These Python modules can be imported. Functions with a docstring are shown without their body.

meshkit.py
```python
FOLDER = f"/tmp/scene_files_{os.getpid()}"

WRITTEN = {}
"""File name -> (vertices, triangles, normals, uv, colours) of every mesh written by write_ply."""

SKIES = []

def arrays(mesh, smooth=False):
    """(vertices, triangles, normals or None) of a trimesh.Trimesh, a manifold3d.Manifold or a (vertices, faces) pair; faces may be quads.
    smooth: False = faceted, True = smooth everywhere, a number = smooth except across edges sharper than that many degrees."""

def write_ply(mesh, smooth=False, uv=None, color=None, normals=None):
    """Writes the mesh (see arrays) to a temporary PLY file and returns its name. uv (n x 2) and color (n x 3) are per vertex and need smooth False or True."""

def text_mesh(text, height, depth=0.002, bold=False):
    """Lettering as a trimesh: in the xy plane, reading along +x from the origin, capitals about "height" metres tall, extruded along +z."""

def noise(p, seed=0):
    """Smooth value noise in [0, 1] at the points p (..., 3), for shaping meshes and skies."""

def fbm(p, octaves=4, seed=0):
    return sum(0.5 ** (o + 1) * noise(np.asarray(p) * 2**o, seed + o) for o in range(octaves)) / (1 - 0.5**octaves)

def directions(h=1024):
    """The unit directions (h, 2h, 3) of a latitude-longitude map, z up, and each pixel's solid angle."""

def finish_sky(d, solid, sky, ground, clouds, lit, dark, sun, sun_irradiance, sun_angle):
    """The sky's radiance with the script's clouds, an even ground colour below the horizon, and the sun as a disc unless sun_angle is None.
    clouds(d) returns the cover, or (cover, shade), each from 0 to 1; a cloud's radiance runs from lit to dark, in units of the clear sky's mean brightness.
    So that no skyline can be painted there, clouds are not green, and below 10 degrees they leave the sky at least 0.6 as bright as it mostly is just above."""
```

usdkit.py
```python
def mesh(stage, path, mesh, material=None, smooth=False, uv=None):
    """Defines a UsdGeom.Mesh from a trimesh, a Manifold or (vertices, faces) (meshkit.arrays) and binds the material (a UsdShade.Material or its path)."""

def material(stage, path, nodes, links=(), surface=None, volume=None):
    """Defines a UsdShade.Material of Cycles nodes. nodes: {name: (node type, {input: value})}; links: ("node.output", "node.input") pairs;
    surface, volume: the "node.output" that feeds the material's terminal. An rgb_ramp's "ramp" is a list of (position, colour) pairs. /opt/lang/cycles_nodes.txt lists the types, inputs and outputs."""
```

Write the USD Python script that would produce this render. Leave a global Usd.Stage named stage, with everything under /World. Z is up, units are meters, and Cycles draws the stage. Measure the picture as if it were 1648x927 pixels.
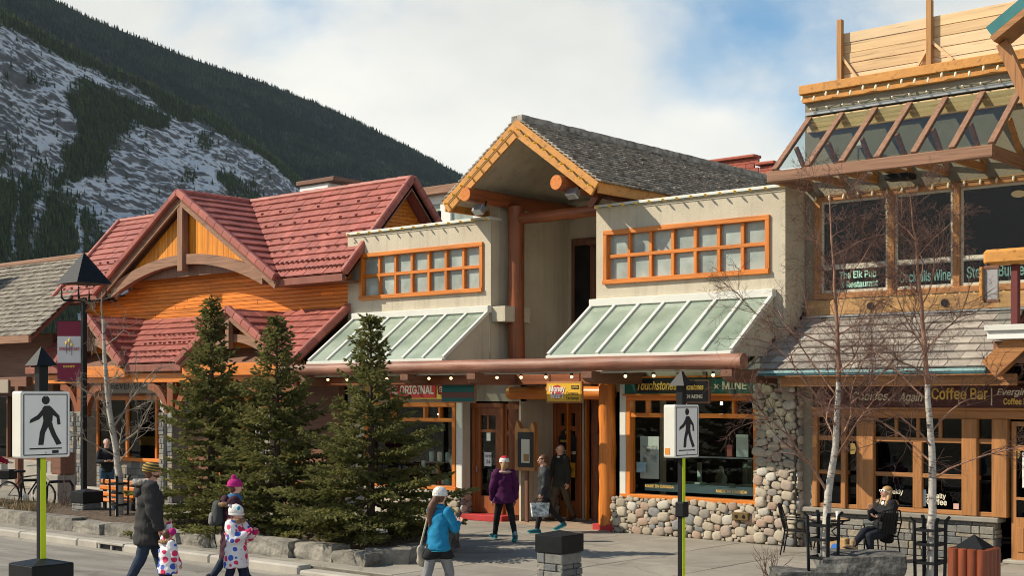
# A mountain-town shopping street: timber and stucco shopfronts, spruces, people crossing, snowy mountain behind.
# World frame: x runs along the shopfronts (to the right), y goes into the buildings, z is up, metres.
import math, random
import numpy as np, trimesh, manifold3d, usdkit
from manifold3d import Manifold
from meshkit import text_mesh, fbm, noise
from scipy.spatial import ConvexHull
from shapely.geometry import Polygon, box as sbox
from pxr import Usd, UsdGeom, UsdLux, UsdShade, Sdf, Gf, Vt

random.seed(7); rng = np.random.default_rng(7)
stage = Usd.Stage.CreateInMemory()
UsdGeom.Xform.Define(stage, '/World'); UsdGeom.Scope.Define(stage, '/World/Looks')

# ------------------------------------------------------------------ camera
cam = UsdGeom.Camera.Define(stage, '/World/camera')
RIGHT = np.array([0.75722, 0.65316, 0]); FWD = np.array([-0.65316, 0.75722, 0])
EYE = np.array([17.77, -23.40, 2.9])
m = np.eye(4); m[0, :3] = RIGHT; m[1, :3] = (0, 0, 1); m[2, :3] = -FWD; m[3, :3] = EYE
cam.AddTransformOp().Set(Gf.Matrix4d(*m.ravel()))
cam.CreateHorizontalApertureAttr(36.0); cam.CreateVerticalApertureAttr(36.0 * 577 / 1024)
cam.CreateFocalLengthAttr(36.0 * 2176 / 1648)
cam.CreateVerticalApertureOffsetAttr((638 - 463.5) / 1648 * 36.0)
cam.CreateClippingRangeAttr(Gf.Vec2f(0.5, 60000.0))
cam.CreateExposureAttr(0.68)

# ------------------------------------------------------------------ sun and sky
SUN = np.array([-1.16, -1.0, 1.22]); SUN /= np.linalg.norm(SUN)
SUN_EL = math.asin(SUN[2]); SUN_ROT = math.atan2(SUN[0], SUN[1])
SKY_STRENGTH, SUN_INTENSITY = 0.125, 1.0
CLOUD_LIT, CLOUD_GREY = (5.0, 4.95, 4.6), (3.9, 3.95, 3.8)
SKY = usdkit.material(stage, '/World/Looks/sky_look', {
    'sky': ('sky_texture', {'sky_type': 'single_scattering', 'sun_disc': False, 'sun_elevation': SUN_EL, 'sun_rotation': SUN_ROT, 'altitude': 1400.0, 'air_density': 1.0, 'aerosol_density': 0.6}),
    'tc': ('texture_coordinate', {}),
    'sep': ('separate_xyz', {}),
    'mp': ('mapping', {'scale': (1.0, 1.0, 2.1), 'location': (7.7, 4.1, 0.3)}),
    'n1': ('noise_texture', {'scale': 2.3, 'detail': 9.0, 'roughness': 0.52, 'distortion': 0.25}),
    'n2': ('noise_texture', {'scale': 5.0, 'detail': 6.0, 'roughness': 0.5}),
    'zz': ('math', {'math_type': 'multiply_add', 'value2': -1.1, 'value3': 0.40}),
    'add': ('math', {'math_type': 'add'}),
    'cov': ('map_range', {'range_type': 'smoothstep', 'from_min': 0.42, 'from_max': 0.58, 'to_min': 0.0, 'to_max': 1.0, 'clamp': True}),
    'shade': ('map_range', {'from_min': 0.35, 'from_max': 0.68, 'to_min': 0.0, 'to_max': 1.0, 'clamp': True}),
    'cc': ('mix_color', {'a': CLOUD_GREY, 'b': CLOUD_LIT, 'use_clamp': False}),
    'deep': ('mix_color', {'blend_type': 'multiply', 'fac': 1.0, 'b': (0.62, 0.80, 0.80), 'use_clamp': False}),
    'mx': ('mix_color', {'use_clamp': False}),
    'bg': ('background_shader', {'strength': SKY_STRENGTH})},
    [('tc.generated', 'sep.vector'), ('tc.generated', 'mp.vector'), ('mp.vector', 'n1.vector'), ('mp.vector', 'n2.vector'),
     ('sep.z', 'zz.value1'), ('zz.value', 'add.value1'), ('n1.fac', 'add.value2'), ('add.value', 'cov.value'),
     ('n2.fac', 'shade.value'), ('shade.result', 'cc.fac'), ('sky.color', 'deep.a'), ('deep.result', 'mx.a'), ('cc.result', 'mx.b'), ('cov.result', 'mx.fac'),
     ('mx.result', 'bg.color')], surface='bg.background')
dome = UsdLux.DomeLight.Define(stage, '/World/sky'); dome.CreateIntensityAttr(1.0)
UsdShade.MaterialBindingAPI.Apply(dome.GetPrim()).Bind(SKY)
dome.GetPrim().SetCustomDataByKey('kind', 'structure')
sun = UsdLux.DistantLight.Define(stage, '/World/sun')
sun.CreateIntensityAttr(SUN_INTENSITY); sun.CreateAngleAttr(0.5); sun.CreateNormalizeAttr(True); sun.CreateColorAttr(Gf.Vec3f(1.0, 0.89, 0.72))
zx = np.cross([0, 0, 1], SUN); zx /= np.linalg.norm(zx); zy = np.cross(SUN, zx)
m = np.eye(4); m[0, :3] = zx; m[1, :3] = zy; m[2, :3] = SUN
sun.AddTransformOp().Set(Gf.Matrix4d(*m.ravel()))

# ------------------------------------------------------------------ naming helpers
_count = {}
def numbered(parent, name):
    k = (parent, name); n = _count.get(k, 0); _count[k] = n + 1
    return f'{parent}/{name}' if n == 0 else f'{parent}/{name}_{n:03d}'
def tag(prim, label=None, cat=None, group=None, kind=None):
    for k, v in (('label', label), ('category', cat), ('group', group), ('kind', kind)):
        if v: prim.SetCustomDataByKey(k, v)
    return prim

class MB:
    """collects triangles of one mesh"""
    def __init__(s): s.v, s.f, s.n = [], [], 0
    def add(s, v, f):
        v = np.asarray(v, float); f = np.asarray(f, int)
        if f.shape[1] == 4: f = np.vstack([f[:, [0, 1, 2]], f[:, [0, 2, 3]]])
        s.v.append(v); s.f.append(f + s.n); s.n += len(v); return s
    def mesh(s, tm):
        if hasattr(tm, 'to_mesh'):
            q = tm.to_mesh(); return s.add(q.vert_properties[:, :3], q.tri_verts)
        if isinstance(tm, MB): return s.add(*tm.arr())
        return s.add(tm.vertices, tm.faces)
    def arr(s): return np.vstack(s.v), np.vstack(s.f)
    def box(s, x0, x1, y0, y1, z0, z1, c=0.0): return s.add(*cbox([x0, y0, z0], [x1, y1, z1], c))
    def obox(s, centre, axes, half, c=0.0):
        v, f = cbox(-np.asarray(half, float), np.asarray(half, float), c)
        return s.add(v @ np.asarray(axes, float) + np.asarray(centre), f)
    def bar(s, p, q, w, h, up=(0, 0, 1), c=0.0):
        p, q = np.asarray(p, float), np.asarray(q, float); d = q - p; L = np.linalg.norm(d); d = d / L
        a = np.cross(d, up); a /= np.linalg.norm(a); b = np.cross(a, d)
        return s.obox((p + q) / 2, [d, a, b], [L / 2, w / 2, h / 2], c)
    def tube(s, pts, r, sides=8, cap=True): return s.add(*tube(pts, r, sides, cap))

_T = None
def cbox(lo, hi, c=0.0):
    global _T
    lo, hi = np.minimum(lo, hi).astype(float), np.maximum(lo, hi).astype(float)
    if c <= 0:
        x, y, z = zip(lo, hi)
        v = np.array([[x[i], y[j], z[k]] for i in (0, 1) for j in (0, 1) for k in (0, 1)])
        f = [[0, 1, 3, 2], [4, 6, 7, 5], [0, 4, 5, 1], [2, 3, 7, 6], [0, 2, 6, 4], [1, 5, 7, 3]]
        f = np.array(f); return v, np.vstack([f[:, [0, 1, 2]], f[:, [0, 2, 3]]])
    sg = np.array([[i, j, k] for i in (-1, 1) for j in (-1, 1) for k in (-1, 1)], float)
    full = np.concatenate([sg] * 3); ins = np.zeros_like(full)
    for k in range(3):
        ins[8 * k:8 * k + 8] = sg; ins[8 * k:8 * k + 8, k] = 0
    if _T is None:
        h = ConvexHull(full * 10 - ins); t = h.simplices.copy(); p = full * 10 - ins
        nn = np.cross(p[t[:, 1]] - p[t[:, 0]], p[t[:, 2]] - p[t[:, 0]])
        fl = (nn * h.equations[:, :3]).sum(1) < 0; t[fl] = t[fl][:, ::-1]; _T = t
    half = (hi - lo) / 2; c = min(c, half.min() * 0.9)
    return (lo + hi) / 2 + full * half - ins * c, _T

def tube(pts, r, sides=8, cap=True):
    p = np.asarray(pts, float); r = np.broadcast_to(r, (len(p),)).astype(float)
    t = np.gradient(p, axis=0); t /= np.linalg.norm(t, axis=1, keepdims=True) + 1e-12
    ref = np.array([0, 0, 1.0]) if abs(t[:, 2]).mean() < 0.8 else np.array([1.0, 0, 0])
    a = np.cross(t, ref); a /= np.linalg.norm(a, axis=1, keepdims=True) + 1e-12; b = np.cross(t, a)
    an = np.arange(sides) * 2 * np.pi / sides
    v = p[:, None] + r[:, None, None] * (np.cos(an)[None, :, None] * a[:, None] + np.sin(an)[None, :, None] * b[:, None])
    v = v.reshape(-1, 3); n = len(p)
    i, j = np.meshgrid(np.arange(n - 1), np.arange(sides), indexing='ij')
    q = np.stack([i * sides + j, (i + 1) * sides + j, (i + 1) * sides + (j + 1) % sides, i * sides + (j + 1) % sides], -1).reshape(-1, 4)
    f = np.vstack([q[:, [0, 1, 2]], q[:, [0, 2, 3]]])
    if cap:
        k = np.arange(sides); k2 = (k + 1) % sides
        v = np.vstack([v, p[0], p[-1]]); e = (n - 1) * sides
        f = np.vstack([f, np.stack([np.full(sides, n * sides), k, k2], 1), np.stack([np.full(sides, n * sides + 1), e + k2, e + k], 1)])
    return v, f

def extr(poly, axis, a, b):
    """shapely polygon extruded: axis 'y': polygon in (x, z) from y=a to b; axis 'x': polygon in (y, z); axis 'z': (x, y)"""
    tm = trimesh.creation.extrude_polygon(poly, abs(b - a), engine='earcut'); v = np.array(tm.vertices); f = np.array(tm.faces); lo = min(a, b)
    if axis == 'y': v = np.stack([v[:, 0], v[:, 2] + lo, v[:, 1]], 1); f = f[:, ::-1]
    elif axis == 'x': v = np.stack([v[:, 2] + lo, v[:, 0], v[:, 1]], 1)
    else: v = v + [0, 0, lo]
    return v, f

def as_mesh(x): return x.arr() if isinstance(x, MB) else x

class Thing:
    """a top-level object: an Xform at its base; parts are given in world coordinates"""
    def __init__(s, name, label, cat, base=(0, 0, 0), group=None, rotz=0.0, kind=None):
        s.path = numbered('/World', name); s.name = name
        x = UsdGeom.Xform.Define(stage, s.path); x.AddTranslateOp().Set(Gf.Vec3d(*map(float, base)))
        if rotz: x.AddRotateZOp().Set(math.degrees(rotz))
        s.rot = rotz; s.base = np.array(base, float); s.prim = x.GetPrim(); tag(s.prim, label, cat, group, kind)
    def part(s, name, mesh, mat, parent=None, smooth=False, label=None, kind=None, local=False):
        if isinstance(mesh, MB) and not mesh.v: return None
        v, f, *_ = usdkit.meshkit.arrays(as_mesh(mesh))
        if not local:
            v = v - s.base
            if s.rot:
                c, sn = math.cos(-s.rot), math.sin(-s.rot); v = v @ np.array([[c, sn, 0], [-sn, c, 0], [0, 0, 1]])
        path = numbered(parent or s.path, name)
        p = usdkit.mesh(stage, path, (v, f), mat, smooth).GetPrim()
        if label or kind: tag(p, label, None, None, kind)
        return path
def copy_of(t, base, label, rotz=0.0, group=None, cat=None):
    path = numbered('/World', t.name); x = UsdGeom.Xform.Define(stage, path)
    x.AddTranslateOp().Set(Gf.Vec3d(*map(float, base)))
    if rotz: x.AddRotateZOp().Set(math.degrees(rotz))
    was = t.prim.GetCustomData()
    x.GetPrim().GetReferences().AddInternalReference(t.path); x.GetPrim().SetInstanceable(True)
    return tag(x.GetPrim(), label, cat or was.get('category'), group or was.get('group'))
def one(name, mesh, mat, label=None, cat=None, group=None, kind=None, smooth=False):
    """a thing that is a single mesh"""
    p = usdkit.mesh(stage, numbered('/World', name), usdkit.meshkit.arrays(as_mesh(mesh))[:2], mat, smooth).GetPrim()
    return tag(p, label, cat, group, kind)

# ------------------------------------------------------------------ materials
def mat(name, col, col2=None, rough=0.7, scale=(3, 3, 3), bump=0.0, bscale=None, var=0.18, island=0.0, spec=0.4, detail=5.0, metal=0.0, emit=None, dirt=0.0, streak=None, crack=0.0, rnd=0.0, bdist=0.02, coat=0.0, trans=0.0):
    """principled with noise-mottled colour, fine relief, per-island and per-object value changes, and low-frequency dirt"""
    if np.ndim(scale) == 0: scale = (scale,) * 3
    col = np.array(col, float); col2 = np.array(col2, float) if col2 is not None else col
    a, b = col * (1 - var), np.minimum(col2 * (1 + var), 0.92)
    N = {'geo': ('geometry', {}), 'mp': ('mapping', {'scale': scale}), 'no': ('noise_texture', {'scale': 1.0, 'detail': detail, 'roughness': 0.6}),
         'rp': ('rgb_ramp', {'ramp': [(0.3, tuple(a)), (0.7, tuple(b))]}),
         'p': ('principled_bsdf', {'roughness': rough, 'specular_ior_level': spec, 'metallic': metal, 'coat_weight': coat, 'coat_roughness': 0.25})}
    L = [('geo.position', 'mp.vector'), ('mp.vector', 'no.vector'), ('no.fac', 'rp.fac')]; out = 'rp.color'
    if dirt:
        N['nd'] = ('noise_texture', {'scale': 0.7, 'detail': 6.0, 'roughness': 0.65}); N['rd'] = ('rgb_ramp', {'ramp': [(0.35, (1 - dirt,) * 3), (0.62, (1, 1, 1))]})
        N['md'] = ('mix_color', {'blend_type': 'multiply', 'fac': 1.0})
        L += [('geo.position', 'nd.vector'), ('nd.fac', 'rd.fac'), (out, 'md.a'), ('rd.color', 'md.b')]; out = 'md.result'
    if streak:
        N['ms_'] = ('mapping', {'scale': streak[0]}); N['ns_'] = ('noise_texture', {'scale': 1.0, 'detail': 3.0, 'roughness': 0.55}); N['rs_'] = ('rgb_ramp', {'ramp': [(streak[1], (1 - streak[3],) * 3), (streak[2], (1, 1, 1))]}); N['mm_'] = ('mix_color', {'blend_type': 'multiply', 'fac': 1.0})
        L += [('geo.position', 'ms_.vector'), ('ms_.vector', 'ns_.vector'), ('ns_.fac', 'rs_.fac'), (out, 'mm_.a'), ('rs_.color', 'mm_.b')]; out = 'mm_.result'
    if crack:
        N['wn'] = ('noise_texture', {'scale': 1.6, 'detail': 4.0}); N['wa'] = ('vector_math', {'math_type': 'multiply_add', 'vector2': (.5, .5, .5)}); N['vo'] = ('voronoi_texture', {'feature': 'distance_to_edge', 'scale': crack}); N['vr'] = ('rgb_ramp', {'ramp': [(0.0, (.70, .68, .66)), (0.006, (.88, .87, .86)), (0.014, (1, 1, 1))]}); N['vm'] = ('mix_color', {'blend_type': 'multiply', 'fac': 1.0})
        N['sp'] = ('noise_texture', {'scale': 55.0, 'detail': 2.0}); N['sr'] = ('rgb_ramp', {'ramp': [(.25, (.62, .61, .6)), (.5, (1, 1, 1)), (.75, (1.0, 1.0, 1.0)), (.85, (1, 1, 1))]}); N['sm'] = ('mix_color', {'blend_type': 'multiply', 'fac': 1.0})
        L += [('geo.position', 'wn.vector'), ('wn.color', 'wa.vector1'), ('geo.position', 'wa.vector3'), ('wa.vector', 'vo.vector'), ('vo.distance', 'vr.fac'), (out, 'vm.a'), ('vr.color', 'vm.b'), ('geo.position', 'sp.vector'), ('sp.fac', 'sr.fac'), ('vm.result', 'sm.a'), ('sr.color', 'sm.b')]; out = 'sm.result'
    for amt, node, sock, key in ((island, 'geo', 'random_per_island', 'i'), (rnd, 'oi', 'random', 'r')):
        if amt:
            if node == 'oi': N['oi'] = ('object_info', {})
            N['mr' + key] = ('map_range', {'from_min': 0.0, 'from_max': 1.0, 'to_min': 1 - amt, 'to_max': 1 + amt}); N['hs' + key] = ('hsv', {'fac': 1.0})
            L += [(f'{node}.{sock}', f'mr{key}.value'), (f'mr{key}.result', f'hs{key}.value'), (out, f'hs{key}.color')]; out = f'hs{key}.color'
    L.append((out, 'p.base_color'))
    if bump:
        bs = bscale if bscale is not None else tuple(np.array(scale) * 4)
        if np.ndim(bs) == 0: bs = (bs,) * 3
        N['mb'] = ('mapping', {'scale': bs}); N['nb'] = ('noise_texture', {'scale': 1.0, 'detail': 4.0}); N['bu'] = ('bump', {'strength': bump, 'distance': bdist})
        L += [('geo.position', 'mb.vector'), ('mb.vector', 'nb.vector'), ('nb.fac', 'bu.height'), ('bu.normal', 'p.normal')]
    if emit: N['p'][1].update({'emission_color': emit[0], 'emission_strength': emit[1]})
    if trans:
        N['tr'] = ('translucent_bsdf', {}); N['ms'] = ('mix_closure', {'fac': trans}); L += [(out, 'tr.color'), ('p.BSDF', 'ms.closure1'), ('tr.BSDF', 'ms.closure2')]
        return usdkit.material(stage, '/World/Looks/' + name, N, L, surface='ms.closure')
    return usdkit.material(stage, '/World/Looks/' + name, N, L, surface='p.BSDF')
def wood(name, col, axis='x', col2=None, rough=0.5, **k):
    sc = {'x': (0.8, 14, 14), 'y': (14, 0.8, 14), 'z': (14, 14, 0.8), 'n': (6, 6, 6)}[axis]
    st = {'x': (.9, 26, 26), 'y': (26, .9, 26), 'z': (26, 26, .9), 'n': (9, 9, 9)}[axis]
    k.setdefault('streak', (st, .30, .42, .45)); k.setdefault('var', 0.25); k.setdefault('island', 0.12); k.setdefault('bump', 0.25)
    return mat(name, col, col2, rough=rough, scale=sc, bscale=tuple(np.array(sc) * 3), **k)
def glass(name, tint=(0.9, 0.93, 0.92), amt=0.22, rough=0.0, base=0.022):
    """a thin pane: mostly see-through, with a sky reflection that grows towards grazing view"""
    return usdkit.material(stage, '/World/Looks/' + name, {'t': ('transparent_bsdf', {'color': tint}), 'g': ('glossy_bsdf', {'color': (1, 1, 1), 'roughness': rough}),
        'lw': ('layer_weight', {'blend': 0.5}), 'pw': ('math', {'math_type': 'power', 'value2': 4.5}), 'ma': ('math', {'math_type': 'multiply_add', 'value2': amt, 'value3': base}), 'm': ('mix_closure', {})},
        [('lw.facing', 'pw.value1'), ('pw.value', 'ma.value1'), ('ma.value', 'm.fac'), ('t.BSDF', 'm.closure1'), ('g.BSDF', 'm.closure2')], surface='m.closure')

ORANGE = (0.66, 0.20, 0.022); DKRED = (0.16, 0.045, 0.025)
M = {}
for ax in 'xyz':
    M['orange_' + ax] = wood('orange_wood_' + ax, ORANGE, ax, coat=0.15)
    M['fir_' + ax] = wood('fir_wood_' + ax, (0.41, 0.18, 0.058), ax)
    M['log_' + ax] = wood('log_wood_' + ax, (0.30, 0.085, 0.025), ax, coat=0.1, dirt=0.35)
    M['brown_' + ax] = wood('brown_wood_' + ax, (0.19, 0.085, 0.05), ax)
    M['grey_' + ax] = wood('weathered_wood_' + ax, (0.29, 0.155, 0.095), ax, rough=0.75)
M['siding'] = wood('cedar_siding', (0.74, 0.225, 0.018), 'x', rnd=0.15)
M['siding_v'] = wood('cedar_boards', (0.78, 0.27, 0.02), 'z', rnd=0.15, island=0.15)
M['gold'] = wood('golden_fascia', (0.60, 0.27, 0.055), 'n', rough=0.55, var=0.12)
M['plank'] = wood('new_lumber', (0.72, 0.50, 0.27), 'x', rough=0.7, var=0.15, rnd=0.12, bump=0.1)
M['plankb'] = wood('new_lumber_pale', (0.78, 0.58, 0.35), 'x', rough=0.7, var=0.12, rnd=0.1, bump=0.1)
M['post'] = wood('treated_lumber', (0.45, 0.23, 0.08), 'z', rough=0.7)
M['stucco'] = mat('stucco', (0.54, 0.485, 0.375), rough=0.95, scale=1.1, bump=0.35, bscale=28, var=0.06, dirt=0.15, streak=((5, 5, .45), .30, .5, .16), spec=0.2)
M['stucco_dk'] = mat('stucco_brown', (0.25, 0.22, 0.165), rough=0.95, scale=1.2, bump=0.35, bscale=28, var=0.07, dirt=0.15, spec=0.2)
M['trimw'] = mat('white_painted_metal', (0.66, 0.66, 0.60), rough=0.5, scale=2, var=0.05, dirt=0.12)
M['frost'] = mat('frosted_glass', (0.27, 0.325, 0.30), (0.36, 0.41, 0.37), rough=0.16, scale=1.6, var=0.2, spec=0.55, dirt=0.15, rnd=0.10)
M['skyglass'] = usdkit.material(stage, '/World/Looks/skylight_glass', {'geo': ('geometry', {}), 'n': ('noise_texture', {'scale': 1.1, 'detail': 6.0}), 'r': ('rgb_ramp', {'ramp': [(.3, (.34, .41, .34)), (.7, (.54, .61, .51))]}), 'p': ('principled_bsdf', {'roughness': .22}), 't': ('transparent_bsdf', {'color': (.78, .88, .80)}), 'f': ('rgb_ramp', {'ramp': [(.3, (.36,) * 3), (.7, (.62,) * 3)]}), 'm': ('mix_closure', {})},
    [('geo.position', 'n.vector'), ('n.fac', 'r.fac'), ('n.fac', 'f.fac'), ('r.color', 'p.base_color'), ('f.color', 'm.fac'), ('t.BSDF', 'm.closure1'), ('p.BSDF', 'm.closure2')], surface='m.closure')
M['glass'] = glass('window_glass'); M['glass_dk'] = glass('dark_window_glass', (0.5, 0.53, 0.55), 0.4, base=0.02)
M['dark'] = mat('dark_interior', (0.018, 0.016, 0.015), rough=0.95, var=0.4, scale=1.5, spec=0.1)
M['black'] = mat('black_metal', (0.008, 0.009, 0.010), rough=0.5, var=0.3, scale=6, spec=.22)
M['steel'] = mat('grey_metal', (0.35, 0.36, 0.36), rough=0.35, metal=0.7, var=0.1)
M['bulb'] = mat('warm_bulb', (0.9, 0.7, 0.4), emit=((1.0, 0.72, 0.35), 1.6), var=0.0)
M['bulb_off'] = mat('cream_bulb', (0.78, 0.70, 0.52), rough=0.3, var=0.05)
M['bulb_y'] = mat('yellow_bulb', (0.80, 0.50, 0.03), rough=0.35, var=0.05)
M['wire'] = mat('green_wire', (0.02, 0.06, 0.03), rough=0.6)
for i, c in enumerate([(0.345, 0.102, 0.076), (0.32, 0.092, 0.07), (0.37, 0.115, 0.086)]):
    M[f'tile{i}'] = mat(f'red_roof_tile_{i}', c, rough=0.6, scale=(2.2, 2.2, 2.2), var=0.16, bump=0.3, bscale=30, dirt=0.16, rnd=0.10)
M['rustcap'] = mat('rust_metal', (0.22, 0.075, 0.05), rough=0.5, var=0.2, scale=3)
M['shingle'] = mat('weathered_shingle', (0.29, 0.25, 0.20), (0.66, 0.60, 0.51), rough=0.9, scale=(5, 5, 5), island=0.45, bump=0.4, bscale=(30, 30, 30), var=0.3, spec=0.2)
M['shingle_pale'] = mat('pale_shingle', (0.20, 0.175, 0.14), (0.38, 0.345, 0.285), rough=0.9, scale=(4, 4, 4), island=0.3, var=0.25, bump=0.4, spec=0.2)
for i, c in enumerate([(0.32, 0.285, 0.245), (0.36, 0.32, 0.275), (0.28, 0.25, 0.22)]):
    M[f'slate{i}'] = mat(f'grey_roof_slate_{i}', c, rough=0.75, scale=4, var=0.14, bump=0.35, bscale=25, rnd=0.15, dirt=0.2)
cob = [(0.35, 0.30, 0.225), (0.42, 0.365, 0.28), (0.26, 0.235, 0.20), (0.31, 0.25, 0.20), (0.45, 0.42, 0.36), (0.20, 0.20, 0.195), (0.33, 0.235, 0.175)]
for i, c in enumerate(cob): M[f'cobble{i}'] = mat(f'river_stone_{i}', c, rough=0.8, scale=14, var=0.16, bump=0.15, bscale=40, rnd=0.12)
for i, c in enumerate([(0.17, 0.165, 0.15), (0.22, 0.205, 0.175), (0.13, 0.135, 0.135), (0.255, 0.22, 0.165)]):
    M[f'ledge{i}'] = mat(f'ledge_stone_{i}', c, rough=0.85, scale=10, var=0.2, bump=0.6, bscale=22, rnd=0.15)
M['mortar'] = mat('mortar', (0.19, 0.17, 0.135), rough=1.0, scale=9, var=0.2, bump=0.5)
M['concrete'] = mat('pale_concrete', (0.40, 0.37, 0.315), rough=0.9, scale=2.5, var=0.1, dirt=0.2, bump=0.3, bscale=40)
M['boulder'] = mat('grey_boulder', (0.045, 0.047, 0.046), (0.13, 0.127, 0.115), rough=0.85, scale=4, var=0.3, bump=0.8, bscale=9, bdist=0.05, dirt=0.3)
M['planter'] = mat('planter_stone', (0.15, 0.145, 0.125), (0.29, 0.265, 0.22), rough=0.9, scale=3, var=0.2, bump=0.8, bscale=10, bdist=0.04, dirt=0.3, rnd=0.15)
M['soil'] = mat('soil', (0.045, 0.03, 0.02), (0.10, 0.07, 0.045), rough=1.0, scale=8, var=0.3, bump=0.8, bscale=25)
M['sign_red'] = mat('sign_red', (0.62, 0.045, 0.05), rough=0.5, scale=3, var=0.08); M['door_wood'] = wood('door_wood', (.30, .085, .018), 'z', coat=.15)
M['paint_red'] = mat('red_paint', (0.42, 0.03, 0.03), rough=0.6, scale=4, var=0.15, dirt=0.25)
M['white'] = mat('white_paint', (0.74, 0.73, 0.70), rough=0.5, scale=3, var=0.04)
M['letter_w'] = mat('cream_letters', (0.72, 0.66, 0.50), rough=0.6, var=0.03)
M['letter_g'] = mat('gilt_letters', (0.80, 0.52, 0.10), rough=0.45, var=0.1)
M['letter_mint'] = mat('mint_letters', (0.42, 0.75, 0.60), rough=0.5, var=0.03)
M['ink'] = mat('black_ink', (0.012, 0.012, 0.014), rough=0.5, var=0.0)
M['skin'] = mat('skin', (0.52, 0.29, 0.20), rough=0.55, scale=10, var=0.07)
M['skin_lt'] = mat('light_skin', (0.62, 0.37, 0.27), rough=0.55, scale=10, var=0.07)
def flat(name, col, rough=0.6, var=0.05, **k): return M.setdefault(name, mat(name, col, rough=rough, var=var, **k)) if name not in M else M[name]

# ------------------------------------------------------------------ shared builders
def facing_text(text, x, z, h, y, depth=0.012, bold=False, slant=0.0, width=None):
    """lettering on a front that faces -y, reading along +x, its left end at x and its baseline at z"""
    tm = text_mesh(text, h, depth, bold); v = np.array(tm.vertices)
    if slant: v[:, 0] += slant * v[:, 1]
    if width: v[:, 0] *= width / max(1e-6, v[:, 0].max() - v[:, 0].min()); v[:, 0] -= v[:, 0].min()
    return np.stack([v[:, 0] + x, y - v[:, 2], v[:, 1] + z], 1), np.array(tm.faces)
def wall_xz(x0, x1, z0, z1, y, th, holes=()):
    p = sbox(x0, z0, x1, z1)
    for h in holes: p = p.difference(sbox(h[0], h[2], h[1], h[3]))
    mb = MB()
    for g in getattr(p, 'geoms', [p]): mb.add(*extr(g, 'y', y, y + th))
    return mb
def grid_window(th, x0, x1, z0, z1, y, xs, zs, fw, mw, frame_mats, pane_mat, depth=0.12, proud=0.03, name='window', pane_back=0.07, parent=None, mull=True):
    """frame of four boards with muntins and one pane per light; xs, zs are the inner divisions"""
    mx, mz = frame_mats
    mb = MB().box(x0, x1, y - proud, y + depth, z1 - fw, z1, 0.008)
    w = th.part(name, mb, mx, parent); th.part('window_sill', MB().box(x0, x1, y - proud - 0.03, y + depth, z0, z0 + fw, 0.008), mx, w if parent is None else parent)
    sub = w if parent is None else parent
    for a in (x0, x1 - fw): th.part('frame_side', MB().box(a, a + fw, y - proud + 0.003, y + depth, z0 + fw, z1 - fw, 0.008), mz, sub)
    X = [x0 + fw, *xs, x1 - fw]; Z = [z0 + fw, *zs, z1 - fw]
    for z in zs: th.part('muntin', MB().box(x0 + fw, x1 - fw, y + 0.012, y + depth - 0.01, z - mw / 2, z + mw / 2, 0.005), mx, sub)
    for x in xs:
        for a, b in zip(Z[:-1], Z[1:]):
            th.part('muntin', MB().box(x - mw / 2, x + mw / 2, y + 0.016, y + depth - 0.01, a + (mw / 2 if a != Z[0] else 0), b - (mw / 2 if b != Z[-1] else 0), 0.005), mz, sub)
    for a, b in zip(X[:-1], X[1:]):
        for c, d in zip(Z[:-1], Z[1:]):
            th.part('pane', MB().box(a, b, y + pane_back, y + pane_back + 0.008, c, d), pane_mat, sub)
    return w
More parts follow.
